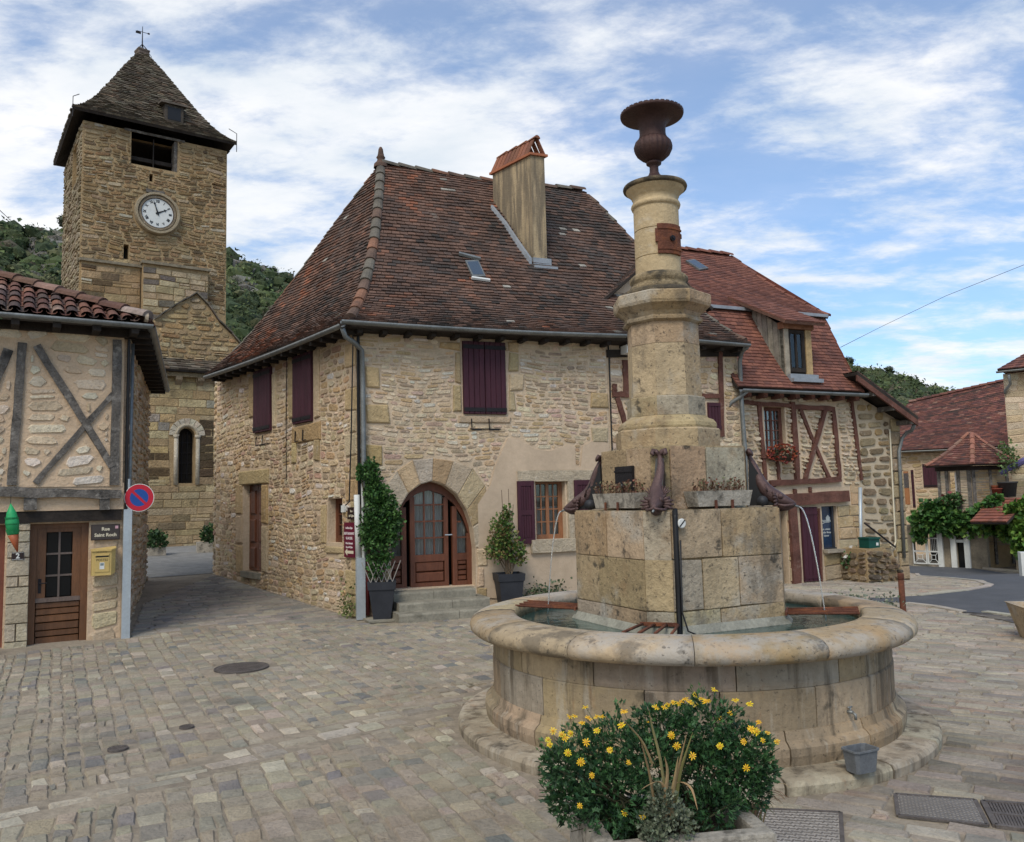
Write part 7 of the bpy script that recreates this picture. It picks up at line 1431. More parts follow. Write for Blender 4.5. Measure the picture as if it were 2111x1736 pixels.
# small roof peeping over the corner house's back edge
# planters in front of the apse
for (x0, x1, y0, y1, lab) in ((289, 340, 1130, 1146, 'low stone planter with a dark shrub against the apse beside the left house'), (408, 444, 1118, 1139, 'low stone planter with a small shrub beside the corner house in the alley')):
    c = gh((x0+x1)/2, y1); w = (x1-x0)/FPX*c[1]; h = (y1-y0)/FPX*c[1]; T = thing('alley_planter', c, lab, 'planter', 'planters before the apse'); P_ = Plane(c, 25); zg_ = c[2]; m = MB(); m.pbox(P_, -w/2, w/2, zg_, zg_+h, -.45, 0, (.2, .17, .13)); ob('planter_box', m, m_conc, T); cc_ = c+np.array([0, .2, h+.18]); m = MB(); leafs(m, clump(cc_, (w*.42, .3, .30), 420, rc, .3), .09, greens((.03, .07, .02), (.05, .1, .03), (.02, .05, .015)), rc, ctr=cc_); ob('foliage', m, m_leaf, T, kind='stuff')
# ================================================================== HILLS
rh = random.Random(91)
def hillH(D):  # skyline height (pixels of the survey) by column
    return np.interp(D, [-900, -300, 0, 60, 130, 467, 540, 600, 760, 1000, 1300, 1600, 1735, 1800, 1860, 1900, 1970, 2040, 2111, 2400, 3000], [520, 470, 448, 462, 452, 517, 535, 553, 620, 690, 690, 715, 733, 745, 760, 775, 797, 835, 880, 900, 860])
def hillD(D): return np.interp(D, [-900, 600, 1300, 1735, 3000], [150, 170, 240, 300, 260])
def hill_pt(D, t):
    """t=0 foot .. 1 crest"""
    yc = hillH(D); d = hillD(D); r = ray(D, 1000); az = np.array([r[0], r[1]])/np.hypot(r[0], r[1]); rr = ray(D, yc+24); zt = CH+rr[2]/np.hypot(rr[0], rr[1])*d; dist = lerp(75, d, t**.8); z = -3+(zt+3)*(t**1.15)*(1+.04*sin(t*9+D*.004)*(1-t)); return np.array([az[0]*dist, az[1]*dist, z])
m = MB(); Ds = list(range(-900, 3001, 60)); nt_ = 14; vs = [hill_pt(D, t/nt_) for D in Ds for t in range(nt_+1)]+[np.array(hill_pt(D, 1))*np.array([1.5, 1.5, .9]) for D in Ds]; k = nt_+1; n = len(Ds)
fs = [(i*k+j, (i+1)*k+j, (i+1)*k+j+1, i*k+j+1) for i in range(n-1) for j in range(nt_)]+[(i*k+nt_, (i+1)*k+nt_, n*k+i+1, n*k+i) for i in range(n-1)]; m.add(vs, fs); o = ob('hills', m, M('hill soil and scrub', (.075, .08, .04), rough=1, var=.4, scale=.08, bump=0, spots=(((.22, .20, .17), .05, .55, .65, .6),)), None, True, kind='structure')
ico = bmesh.new(); bmesh.ops.create_icosphere(ico, subdivisions=1, radius=1); iv = np.array([v.co[:] for v in ico.verts]); if_ = [tuple(v.index for v in f.verts) for f in ico.faces]; ico.free()
def tree_blob(m, c, r, col, rng, nl=26, ls=.34):
    k = np.array([1+rng.uniform(-.22, .22) for _ in iv])[:, None]; v = iv*k*np.array([r, r, r*rng.uniform(.7, 1.0)])*.8+c; m.add(v, if_, tuple(x*.75 for x in col))
    for _ in range(nl):
        d = np.array([rng.gauss(0, 1) for _ in range(3)]); d[2] = abs(d[2])*.9-.15; d /= np.linalg.norm(d); p = c+d*r*rng.uniform(.78, 1.08); s = r*ls*rng.uniform(.5, 1.2); a = np.array([rng.gauss(0, 1) for _ in range(3)]); a /= np.linalg.norm(a); b = np.cross(a, d); q = rng.uniform(.6, 1.5); m.add([p-a*s*.5, p+b*s*.5, p+a*s*.6, p-b*s*.4+d*s*.3], [(0, 1, 2), (0, 2, 3)], tuple(x*q for x in col))
WOOD = MB(); rocks = MB(); HC = [((.060, .085, .034), 5), ((.082, .108, .04), 4), ((.045, .066, .032), 4), ((.11, .12, .055), 2), ((.10, .09, .06), 1)]
rockpx = lambda D, t: (20 < D < 140 and t > .80) or (465 < D < 610 and t > .86) or (-700 < D < 20 and t > .88)
for lo, hi, cnt, rs in ((-350, 720, 3100, (1.1, 2.5)), (1680, 2200, 2000, (1.5, 3.4))):
    for i in range(cnt):
        D = rh.uniform(lo, hi); t = rh.random()**.75; p = hill_pt(D, t); r = rh.uniform(*rs)*(1+.25*mnoise.noise(Vector((D*.02, t*5, 0)))); 
        if rockpx(D, t) and rh.random() < .3: continue
        c = pal(rh, HC, .15); k = 1+.45*mnoise.noise(Vector((D*.012, t*4, 1))); tree_blob(WOOD, p+np.array([0, 0, r*.35]), r, tuple(v*k for v in c), rh, 18)
o = ob('hillside_wood', WOOD, M('distant foliage', rough=.9, var=.25, scale=.6, bump=0), None); tagit(o, 'dense green scrub oak wood covering the hills behind the village', 'wood', kind='stuff')
for i in range(75):
    D = rh.choice([rh.uniform(-300, 145), rh.uniform(40, 140), rh.uniform(50, 135), rh.uniform(465, 560)]); t = rh.uniform(.80, .99) if D < 200 else rh.uniform(.86, .99); p = hill_pt(D, t); s = rh.uniform(.8, 2.0); k = np.array([1+rh.uniform(-.3, .3) for _ in iv])[:, None]; rocks.add(iv*k*np.array([s*1.5, s*.9, s*.8])+p+np.array([0, 0, s*.1]), if_, pal(rh, [((.19, .18, .155), 2), ((.14, .135, .115), 2), ((.25, .235, .21), 1)]))
o = ob('cliff_rocks', rocks, M('grey limestone cliff', rough=1, var=.4, scale=.5, bump=.8, bscale=2, bdist=.2), None); tagit(o, 'grey limestone outcrops along the crest of the hill left of the tower', 'rocks', kind='stuff')
def hill_tree(x, y, h, lab):
    D = x; p = hill_pt(D, .985); T = thing('tree', p, lab, 'tree'); m = MB(); m.tube([p, p+np.array([0, 0, h*.5])], [.25, .12], 6, (.06, .045, .03)); ob('trunk', m, m_stem, T); m = MB()
    for k in range(7): tree_blob(m, p+np.array([rh.uniform(-.4, .4)*h*.6, rh.uniform(-.3, .3)*h*.6, h*rh.uniform(.45, .95)]), h*.27, pal(rh, [((.030, .044, .02), 1), ((.045, .06, .025), 1)]), rh, 40, .4)
    ob('crown', m, m_leaf, T)
hill_tree(118, 455, 3.6, 'bushy dark tree alone on the ridge just left of the church tower'); hill_tree(45, 455, 2.2, 'small dark bush on the left end of the ridge'); hill_tree(560, 540, 2.2, 'dark tree on the ridge between tower and corner house roof, the nearer to the roof'); hill_tree(500, 527, 2.2, 'dark tree on the ridge right beside the tower edge'); hill_tree(1765, 735, 4.8, 'dark pine-like tree on the right-hand hilltop beside the mansard roof'); hill_tree(1850, 752, 4.2, 'dark tree standing proud on the right-hand hill crest')
# ================================================================== RED-ROOFED HOUSE WITH MANSARD AND SHOP
r3 = random.Random(101); o3 = PA.hit(1528, 1100); P3 = Plane(o3+PA.N*(-.15)+PA.U*.05, 24); H3 = thing('mansard_house', P3.w(1.5, 0, 0), 'half-timbered shop house with bright red mansard roof, dormer and red-brown beams', 'house')
ue = P3.px(1766, 900)[0]; z3t = P3.px(1650, 822)[1]; out3 = [(0, -.5), (ue, -.5), (ue, z3t+.1), (0, z3t+.1)]
q = P3.rect(1574, 838, 1622, 936); wn3 = q; shp = P3.rect(1693, 1044, 1729, 1131); dk = P3.rect(1606, 1048, 1628, 1205); dsh = P3.rect(1648, 1046, 1690, 1206)
w3 = fix_normals(ob('front_wall', slab(P3, out3, [rpoly(*wn3), rpoly(*shp), [(dk[0], -.2), (dk[1], -.2), (dk[1], dk[3]), (dk[0], dk[3])]], -.4, 0), m_mortar, H3)); S3 = []; h3 = [rpoly(*wn3), rpoly(*shp), rpoly(dk[0], dk[1], -.2, dk[3]), rpoly(dsh[0], dsh[1], -.2, dsh[3])]
def t3(a, b, w, th=.05, mat=None, d=0):
    w *= .7 if w < .2 else .9
    timber(P3, a, b, w, -.02, th, mat or m_timber_r, H3, r3, seg=6, wob=.012); A, B = np.array(P3.px(*a)), np.array(P3.px(*b)); t = (B-A)/np.linalg.norm(B-A); n = np.array([-t[1], t[0]])*(w*.5+.015); h3.append([tuple(A+n), tuple(A-n), tuple(B-n), tuple(B+n)])
for a in (((1566, 830), (1580, 990), .12), ((1636, 828), (1646, 990), .16, .07), ((1568, 832), (1640, 836), .12, .06), ((1572, 941), (1640, 941), .10, .08), ((1604, 945), (1608, 990), .09), ((1651, 843), (1710, 985), .12), ((1703, 845), (1662, 988), .12, .075), ((1719, 842), (1733, 985), .13, .06), ((1640, 838), (1722, 843), .14, .065), ((1756, 820), (1778, 990), .10, .05), ((1535, 828), (1568, 832), .12, .05), ((1590, 996), (1735, 988), .15, .08), ((1600, 1033), (1752, 1022), .26, .12), ((1636, 1045), (1646, 1206), .22, .10), ((1690, 1048), (1696, 1200), .06, .09), ((1560, 1000), (1600, 1000), .12, .05), ((1640, 1008), (1641, 1018), .09, .06), ((1672, 1004), (1673, 1016), .08, .06)): t3(*a)
h3.append(P3.poly([(1530, 1008), (1640, 1004), (1640, 1045), (1530, 1050)]))
stonework(P3, region(out3, h3), 0, ue, P3.px(1650, 1000)[1], z3t, (.06, .12), (.09, .26), [((.52, .42, .29), 4), ((.58, .49, .36), 3), ((.43, .32, .2), 2)], r3, w3, S3, bulge=.04, gap=.035, wav=.02)
lowr = region(out3, h3); stonework(P3, lowr, 0, ue, -.2, P3.px(1650, 1005)[1], (.2, .34), (.25, .5), [((.42, .31, .18), 3), ((.48, .38, .25), 2)], r3, w3, S3, bulge=.035, flat=True, gap=.02)
# windows, shutters, shop
window(P3, wn3, H3, -.12, 2, 4, m_timber_r, (1, 1, 1), curtain=(.02, .98), fw=.045)
m = MB(); m.pbox(P3, shp[0]-.03, shp[1]+.06, shp[2]-.07, shp[2], -.1, .14, (.36, .31, .24)); ob('window_sill', m, m_stone, H3)
m = MB(); m.pbox(P3, *shp, -.10, -.09); SW = ob('shop_window', m, M('blue display print', (.02, .035, .07), rough=.12, var=.5, scale=3, bump=0, spec=.6, spots=(((.03, .09, .17), 1.5, .5, .7, .8),)), H3); m = MB()
for a in ((shp[0], shp[0]+.03, shp[2], shp[3]), (shp[1]-.09, shp[1]-.05, shp[2], shp[3]), (shp[0], shp[1], shp[2], shp[2]+.03)): m.pbox(P3, *a, -.09, -.05)
ob('window_frame', m, m_pot, SW); su = (shp[0]+shp[1])/2-.03; sh_ = shp[3]-shp[2]; sw_ = shp[1]-shp[0]
m_lt = M('pale window lettering', (.42, .45, .44), rough=.6, var=0, bump=0)
for s_, f, hh in (('Damien', .66, .105), ('cuir, création', .46, .062), ('Sandales  Maroqu', .385, .062), ('bijoux', .31, .062)): text(P3, su, shp[2]+sh_*f, sh_*hh, s_, m_lt, SW, -.087, sx=min(1, sw_*.74/(sh_*hh*.52*len(s_))), bold=.001)
m = MB(); cu_ = shp[1]-.17; m.tube([P3.w(su-sw_*.33, shp[2]+sh_*.57, -.086), P3.w(su-.02, shp[2]+sh_*.62, -.086), P3.w(su+sw_*.25, shp[2]+sh_*.62, -.086)], .007, 4); zz = shp[2]+sh_*.71; m.add([P3.w(cu_-.045, zz-.05, -.086), P3.w(cu_+.045, zz-.05, -.086), P3.w(cu_+.06, zz+.02, -.086), P3.w(cu_, zz+.08, -.086), P3.w(cu_-.06, zz+.02, -.086)], [(0, 1, 2, 3, 4)]); ob('emblem', m, m_lt, SW)
shutter(P3, (dsh[0], dsh[1], .02, dsh[3]), H3, r3, 4, hinge=False); m = MB(); m.pbox(P3, dk[0], dk[1], -.1, dk[3], -.3, -.28); o = ob('glass_door', m, m_glassd, H3); m = MB(); m.pbox(P3, dk[0], dk[0]+.04, 0, dk[3], -.28, -.22); m.pbox(P3, dk[1]-.04, dk[1], 0, dk[3], -.28, -.22); ob('door_frame', m, m_pot, o)
m = MB(); u, z = P3.px(1615, 1195); m.pbox(P3, u-.06, u+.06, z-.03, z+.06, -.2, -.1); o = ob('paper_bag', m, m_white, None); tagit(o, 'small white packet standing in the dark doorway of the shop', 'packet')
emit('rubble_stone', S3, m_stone, H3)
m = MB(); m.pbox(P3, -.1, ue+.05, z3t+.02, z3t+.16, -.1, .12); ob('wall_plate', m, m_dark, H3)
for i in range(8): u = ue*(i+.5)/8; m = MB(); m.pbox(P3, u-.05, u+.05, z3t-.04, z3t+.10, .02, .3); ob('rafter_foot', m, m_timber_r, H3)
# roofs
e0, e1 = P3.hit(1530, 798, .36), P3.hit(1778, 806, .36); zm = (e0[2]+e1[2])/2; e0[2] = e1[2] = zm; print('h3 eave', zm)
bd = -.95; b0, b1 = P3.hit(1440, 612, bd), P3.hit(1697, 651, bd); zb_ = b1[2]; rdg = -3.7; q1 = P3.hit(1508, 528, rdg); print('break', b0[2], b1[2], 'ridge', q1[2])
u_s = -1.6; b0 = P3.w(u_s, zb_, bd); e0 = P3.w(-.12, zm, .36); q0 = P3.w(min(u_s, P3.inv(q1)[0]-2), q1[2], rdg)
mp_ = lambda s: s-.10*sin(pi*s)
Lm = lambda s: np.append(lerp(e0, P3.w(-.12, zb_, bd), s)[:2], zm+(zb_-zm)*(s-.05*sin(pi*s)))
Rm = lambda s: np.append(lerp(e1, b1, s)[:2]+(np.array([0, 0])), zm+(zb_-zm)*(s-.05*sin(pi*s)))
def col_r3(p, r):
    k = mnoise.noise(Vector((p[0]*.7, p[1]*.7, p[2]*.9))); t = r.random()+.25*k; c = (.205, .085, .058) if t > .55 else (.165, .068, .049) if t > .15 else (.125, .055, .042); q = r.uniform(.9, 1.1); return tuple(v*q for v in c)
R1 = ob('mansard_roof', deck(Lm, Rm, 10), m_dark, H3); T3 = tiles(Lm, Rm, 24, .165, col_r3, r3, par=R1, th=.022)
ub_l = P3.w(u_s, zb_-.02, bd+.12); Lu = lambda s: lerp(ub_l, q0, s); ub_r = b1+P3.N*.12+P3.U*.06; Ru = lambda s: np.append(lerp(ub_r, q1, s)[:2], zb_-.02+(q1[2]-zb_+.02)*(s-.06*sin(pi*s))); Lu2 = lambda s: np.append(lerp(ub_l, q0, s)[:2], zb_-.02+(q0[2]-zb_+.02)*(s-.06*sin(pi*s)))
R2 = ob('upper_roof', deck(Lu2, Ru, 10), m_dark, H3); T3 += tiles(Lu2, Ru, 34, .165, col_r3, r3, par=R2, th=.02)
T3 += ridge_caps([lerp(q0, q1, t) for t in np.linspace(0, 1, 6)], .11, .36, col_r3, r3, R2)+ridge_caps([Ru(s) for s in np.linspace(0, 1, 8)], .07, .36, col_r3, r3, R2, up=0)+ridge_caps([Rm(s) for s in np.linspace(0, 1, 6)], .06, .36, col_r3, r3, R1, up=-.02)
emit('red_roof_tile', T3, m_tile3, H3)
# right hip faces (closing the volume)
bk_ = P3.w(P3.inv(e1)[0], zm, -7.5); bk2 = P3.w(P3.inv(b1)[0], zb_, -6.4); m = MB(); m.add([e1, bk_, bk2, b1], [(0, 1, 2, 3)]); m.add([ub_r, bk2, q1], [(0, 1, 2)]); m.c = [(.18, .065, .047)]*2; ob('end_roof', m, m_tile3, H3)
m = MB(); m.pbox(P3, -.0, .25, P3.px(1540, 800)[1]-.2, zb_, bd, .1); 
m = MB(); a = P3.w(-.1, zb_-.01, bd+.15); b = b1+P3.N*.16; m.prism([a, b, b-np.array([0, 0, .07]), a-np.array([0, 0, .07])], -P3.N*.05); ob('lead_flashing', m, m_lead, H3)
ob('gutter', gutter(P3.w(-.1, zm-.06, .42), e1+P3.N*.06+P3.U*.06-np.array([0, 0, .06]), .065, 0, 8), m_zinc, H3, True)
m = MB(); m.tube([P3.w(.05, zm-.10, .42), P3.w(-.02, zm-.2, .30), P3.w(-.14, zm-.3, .15), P3.w(-.2, zm-.42, .10)], .04, 8); ob('gutter_elbow', m, m_zinc, H3, True)
m = MB(); m.tube([P3.hit(1773, 1005, .04), P3.hit(1775, 1196, .04)], .04, 8); ob('down_pipe', m, m_galv, H3, True)
skylight([(1412, 541), (1430, 538), (1459, 557), (1441, 560)], Lu2, Ru, H3, .05)
# dormer with weathered cheek boards
pd = .13; dr_ = P3.rect(1622, 680, 1661, 768, pd); PDm = P3.off(pd); u0, u1, z0, z1 = dr_; fl = u0-.06; frr = u1+.16
DW = ob('dormer', (lambda m: (m.prism([P3.w(fl, z0-.10, pd-.02), P3.w(fl, z1+.05, pd-.02), P3.w(fl, zb_-.0, bd+.1), P3.w(fl, z0-.1, bd+.6)], P3.U*(frr-fl)), m)[1])(MB()), m_dark, H3)
nb = 6
for i in range(nb):
    t0, t1 = i/nb, (i+1)/nb; A = lambda t, k: lerp(P3.w(fl-.02, z0-.12, pd), P3.w(fl-.02, zb_-.35, bd+.12), t) if k == 0 else lerp(P3.w(fl-.02, z1+.06, pd), P3.w(fl-.02, zb_+.03, bd+.12), t)
    m = MB(); m.prism([A(t0, 0), A(t1-.02, 0), A(t1-.02, 1), A(t0, 1)], -P3.U*.03, pal(r3, [((.30, .27, .22), 1), ((.2, .18, .15), 1)])); fix_normals(ob('cheek_board', m, M('bare grey boards', rough=.95, var=.35, scale=6, bump=.5), DW))
for a, b, c in ((fl-.05, fl+.07, (.30, .26, .2)), (u1+.02, frr+.02, (.40, .28, .14))): m = MB(); m.pbox(P3, a, b, z0-.1, z1+.1, pd-.1, pd+.03, c); ob('dormer_post', m, MATS['bare grey boards'], DW)
m = MB(); m.pbox(P3, fl-.1, frr+.06, z1+.02, z1+.16, pd-.1, pd+.08, (.25, .12, .07)); ob('dormer_head', m, MATS['bare grey boards'], DW); m = MB(); m.pbox(P3, fl-.02, frr+.08, z0-.16, z0-.06, pd-.1, pd+.12); m.pbox(P3, fl-.02, frr+.12, z0-.24, z0-.16, pd-.1, pd+.22); ob('lead_sill', m, m_lead, DW)
window(P3, dr_, DW if False else H3, pd+.0, 1, 1, m_dark, (1, 1, 1), curtain=(.0, 1), fw=.05)
ev0, ev1 = P3.w(fl-.22, z1+.14, pd+.28), P3.w(frr+.2, z1+.14, pd+.28); tv0, tv1 = P3.w(fl-.3, zb_+.35, bd-.35), P3.w(frr+.2, zb_+.35, bd-.35); Ld, Rd = (lambda s: lerp(ev0, tv0, s)), (lambda s: lerp(ev1, tv1, s))
ob('dormer_roof', deck(Ld, Rd, 3, .07), MATS['bare grey boards'], DW); m = MB()
for _, q in tiles(Ld, Rd, 11, .165, col_r3, r3): b = len(m.v); m.v += q.v; m.f += [tuple(k+b for k in f) for f in q.f]; m.c += q.c
ob('dormer_tiles', m, m_tile3, DW, kind='stuff')
# flowers on the sills
def flowers(lab, c, rr, n, cols, cols2, n2, size=.05, name='flower_box', grp=None):
    T = thing(name, c, lab, 'flowers', grp); m = MB(); m.tube([c+np.array([-rr[0]*.7, 0, -.08]), c+np.array([rr[0]*.7, 0, -.08])], .07, 6, (.05, .03, .02)); ob('box', m, m_soil, T); m = MB(); leafs(m, clump(c, rr, n, r3, .3), size, cols, r3, ctr=c, up=.2); ob('foliage', m, m_leaf, T, kind='stuff'); m = MB(); leafs(m, clump(c+np.array([0, -.03, .02]), (rr[0]*1.05, rr[1]*1.05, rr[2]*1.05), n2, r3, .85), size*.9, cols2, r3, ctr=c, aspect=.9); ob('blossoms', m, m_petal, T, kind='stuff')
flowers('orange-red flowers hanging from the first floor window box of the shop house', P3.hit(1614, 936, .22), (.30, .14, .17), 240, greens((.03, .04, .015), (.07, .03, .015)), greens((.26, .045, .025), (.18, .03, .02), (.32, .09, .04)), 190)
flowers('green plant with white blossoms hanging beside the shop window', P3.hit(1768, 1150, .25), (.36, .2, .22), 420, greens((.03, .08, .02), (.05, .11, .03)), greens((.65, .63, .58)), 12, .07)
# stone side wing under the sloping verge
P4_ = Plane(P3.w(ue, 0, 0), 21); u4 = P4_.px(1862, 1000)[0]; H4 = thing('stone_wing', P4_.w(u4/2, 0, 0), 'coursed rubble stone side wing with a sloping overhanging roof right of the shop', 'house'); zA_, zB_ = P4_.px(1768, 812)[1], P4_.px(1857, 868)[1]
out4 = [(0, -.6), (u4, -.6), (u4, zB_), (0, zA_)]; w4 = fix_normals(ob('gable_wall', slab(P4_, out4, [], -.4, 0), M('pale pointing', (.46, .38, .27), rough=.95, var=.15, bump=.5, bscale=30), H4)); S4 = []
stonework(P4_, region(out4), .03, u4-.34, .0, zA_, (.13, .22), (.18, .42), PAL_D+[((.36, .26, .13), 1)], r3, w4, S4, bulge=.035, gap=.05, wav=.02, split=.08, rnd=.28)
for i in range(16):
    z = -.1+i*.3; 
    if z < zB_-.2: x = ashlar(P4_, (u4-.34+(.08 if i % 2 else 0), u4, z, z+.29, 0, 0), .012, .04, pal(r3, [((.36, .28, .17), 1), ((.3, .23, .15), 1)]), r3, bev=.02); S4.append((w4, x))
emit('rubble_stone', S4, m_stone, H4, 250)
PSd = Plane(P4_.w(u4, 0, 0), 111); PSd.N = P4_.U.copy(); m = MB(); m.pbox(PSd, 0, 6, -1.5, zB_, -.3, 0); ob('end_wall', m, MATS['pale pointing'], H4)
va, vb = P4_.w(-.35, P4_.px(1745, 772, .5)[1], .5), P4_.hit(1893, 866, .5); vc, vd = va-P4_.N*6, vb-P4_.N*6; m = MB(); up_ = np.array([0, 0, .07]); m.prism([va, vb, vd, vc], up_); o = ob('wing_roof', m, m_dark, H4)
Lv, Rv = (lambda s: lerp(vd, vc, s)+np.array([0, 0, .09])), (lambda s: lerp(vb, va, s)+np.array([0, 0, .09])); TT4 = tiles(Lv, Rv, 22, .17, col_h1, r3, par=o, th=.02); k = MB()
for _, q in TT4: b = len(k.v); k.v += q.v; k.f += [tuple(i+b for i in f) for f in q.f]; k.c += q.c
ob('wing_roof_tiles', k, m_tile, H4, kind='stuff')
m = MB(); m.prism([va-P4_.N*.0-np.array([0, 0, .0]), vb, vb-np.array([0, 0, .13]), va-np.array([0, 0, .13])], -P4_.N*.05); ob('verge_board', m, m_timber_r, H4)
for t in (.3, .62, .93): p = lerp(va, vb, t)-np.array([0, 0, .10]); m = MB(); m.box(p-P4_.N*.25, P4_.U*.06, P4_.N*.22, (0, 0, .05)); ob('purlin_end', m, m_timber_g, H4)
m = MB(); m.tube([vb-np.array([0, 0, .06])-P4_.N*.1, vb-np.array([0, 0, .22])-P4_.N*.2, P4_.w(u4+.05, zB_-.28, .15), P4_.w(u4-.02, zB_-.4, .08), P4_.hit(1853, 930, .07), P4_.hit(1864, 1150, .07)], .04, 8); ob('down_pipe', m, m_zinc, H4, True)
m = MB(); m.tube([P4_.hit(1834, 885, .04), P4_.hit(1840, 1000, .04), P4_.hit(1846, 1118, .04), P4_.hit(1842, 1130, .06), P4_.hit(1836, 1124, .08)], .018, 6); ob('thin_pipe', m, m_cream, H4)
# rough outside stair and its low wall
r5 = random.Random(7); cS = gh(1795, 1192); ST = thing('rough_stair_wall', P4_.w(u4*.6, 0, .6), 'crumbling dark rubble stair wall at the foot of the stone wing', 'wall'); s0, s1_ = P4_.px(1800, 1190, .9)[0], P4_.px(1876, 1190, .9)[0]; Pst = P4_.off(.75); zs0, zs1 = Pst.px(1800, 1132)[1], Pst.px(1880, 1150)[1]
outs = [(s0, -.5), (s1_+.05, -.5), (s1_-.05, zs1*.55), (s1_-.2, zs1), (lerp(s0, s1_, .5), zs0+.02), (s0, zs0)]; ws = fix_normals(ob('wall_core', slab(Pst, outs, [], -.7, 0), m_mortar_y, ST)); SS = []; stonework(Pst, region(outs), s0, s1_, -.1, zs0, (.09, .17), (.1, .26), [((.16, .12, .08), 3), ((.10, .08, .06), 2), ((.24, .18, .12), 2)], r5, ws, SS, bulge=.08, gap=.03, wav=.03); Pss = Plane(Pst.w(s0, 0, 0), 111); Pss.N = -P4_.U; stonework(Pss, region(rpoly(0, .72, -.1, zs0)), 0, .72, -.1, zs0, (.10, .18), (.12, .26), [((.24, .18, .12), 3), ((.16, .12, .08), 2), ((.32, .25, .16), 1)], r5, ws, SS, bulge=.05, gap=.03, wav=.02); emit('rubble_stone', SS, m_stone, ST)
m = MB(); m.tube([P4_.hit(1782, 1078, .3), P4_.hit(1846, 1128, .3)], .02, 6); o = ob('handrail', m, m_iron, None, True); tagit(o, 'thin dark sloping handrail in front of the stone wing', 'handrail')
q = Pst.rect(1804, 1110, 1828, 1130, .1); gb = thing('green_box', Pst.w(q[0], q[2], -.2), 'small dark green box with a white label standing on the rough stair wall', 'box'); m = MB(); m.pbox(Pst, q[0], q[1], q[2], q[3], -.35, -.08); ob('box_body', m, M('dark green plastic', (.005, .06, .045), rough=.5, var=.1, bump=0), gb); m = MB(); m.pbox(Pst, q[0]-.01, q[1]+.01, q[3]-.03, q[3]+.01, -.37, -.06); ob('box_lid', m, MATS['dark green plastic'], gb); m = MB(); m.pbox(Pst, q[1]-.10, q[1]-.04, q[2]+.05, q[2]+.11, -.08, -.075); ob('white_label', m, m_white, gb)
# ================================================================== LOWER VILLAGE ON THE RIGHT
r6 = random.Random(111); gb0 = gh(1883, 1166); gb2 = gh(2111, 1181); PGr = Plane(gb0, -50); print('PGr', PGr.deg); print('lower wall at', gb0, gh(2000, 1171), gh(2111, 1181))
# far house: wall, big roof
hE = atY(1862, 1000, 44); PE = Plane(hE, -24); HE = thing('far_stone_house', PE.w(4, -1, 0), 'far cream stone house under a long dark red tiled roof with aubergine shutters', 'house'); uE0, uE1 = -2.0, PE.px(2125, 1000)[0]; zE1 = (PE.px(1870, 932)[1]+PE.px(2080, 920)[1])/2
outE = [(uE0, -3), (uE1, -3), (uE1, zE1), (uE0, zE1)]; wE = fix_normals(ob('front_wall', slab(PE, outE, [], -.5, 0), m_mortar, HE)); SE = []
sE1 = PE.rect(1901, 957, 1934, 1004); sE2 = PE.rect(1877, 969, 1888, 1046); dE = PE.rect(1862, 972, 1877, 1040)
stonework(PE, region(outE, [rpoly(*sE1), rpoly(*sE2), rpoly(*dE)]), uE0, uE1, PE.px(1900, 1060)[1], zE1, (.14, .26), (.3, .8), [((.50, .39, .25), 3), ((.55, .45, .31), 2), ((.45, .33, .18), 1)], r6, wE, SE, bulge=.03, gap=.03); emit('rubble_stone', SE, m_stone, HE, 200)
shutter(PE, sE1, HE, r6, 5); shutter(PE, sE2, HE, r6, 3); m = MB(); m.pbox(PE, *dE, -.02, .03, (.30, .13, .05)); ob('wooden_door', m, m_wood, HE); m = MB(); m.pbox(PE, dE[0], dE[1], lerp(dE[2], dE[3], .5), dE[3]-.1, .03, .04); ob('pane', m, m_pane, HE)
eE0, eE1 = PE.w(uE0-.3, zE1+.05, .5), PE.w(uE1+.5, zE1+.05, .5); rE0, rE1 = PE.hit(1874, 830, -4.5), PE.hit(2080, 783, -4.5); zr = (rE0[2]+rE1[2])/2; print('far ridge', rE0[2], rE1[2], zE1); 
def col_e(p, r): return pal(r, [((.13, .055, .045), 4), ((.17, .07, .052), 3), ((.09, .045, .04), 2), ((.22, .12, .09), .6)], .15)
rEx = rE1+(rE1-rE0)*.35; LE = lambda s: np.append(lerp(eE0, rE0, s)[:2], lerp(eE0[2], rE0[2], s-.08*sin(pi*s))); RE = lambda s: np.append(lerp(eE1, rEx, s)[:2], lerp(eE1[2], rEx[2], s-.08*sin(pi*s))); RFE = ob('main_roof', deck(LE, RE, 8, .12), m_dark, HE)
emit('far_roof_tile', tiles(LE, RE, 40, .24, col_e, r6, par=RFE, th=.03), m_tile, HE, 290); k = MB()
for _, q in ridge_caps([lerp(rE0, rEx, t) for t in np.linspace(0, 1, 5)], .15, .4, col_e, r6, RFE): b = len(k.v); k.v += q.v; k.f += [tuple(i+b for i in f) for f in q.f]; k.c += q.c
ob('ridge_tiles', k, m_tile, HE, kind='stuff'); ob('gutter', gutter(eE0-np.array([0, 0, .06]), eE1-np.array([0, 0, .06]), .08), m_zinc, HE, True)
m = MB(); m.add([rE0, rEx, PE.w(uE1+.5, zE1, -9), PE.w(uE0, zE1, -9)], [(0, 1, 2, 3)]); m.add([eE0, rE0, PE.w(uE0-.3, zE1, -9)], [(0, 1, 2)]); m.c = [(.13, .06, .05)]*2; ob('back_roof', m, m_tile, HE)
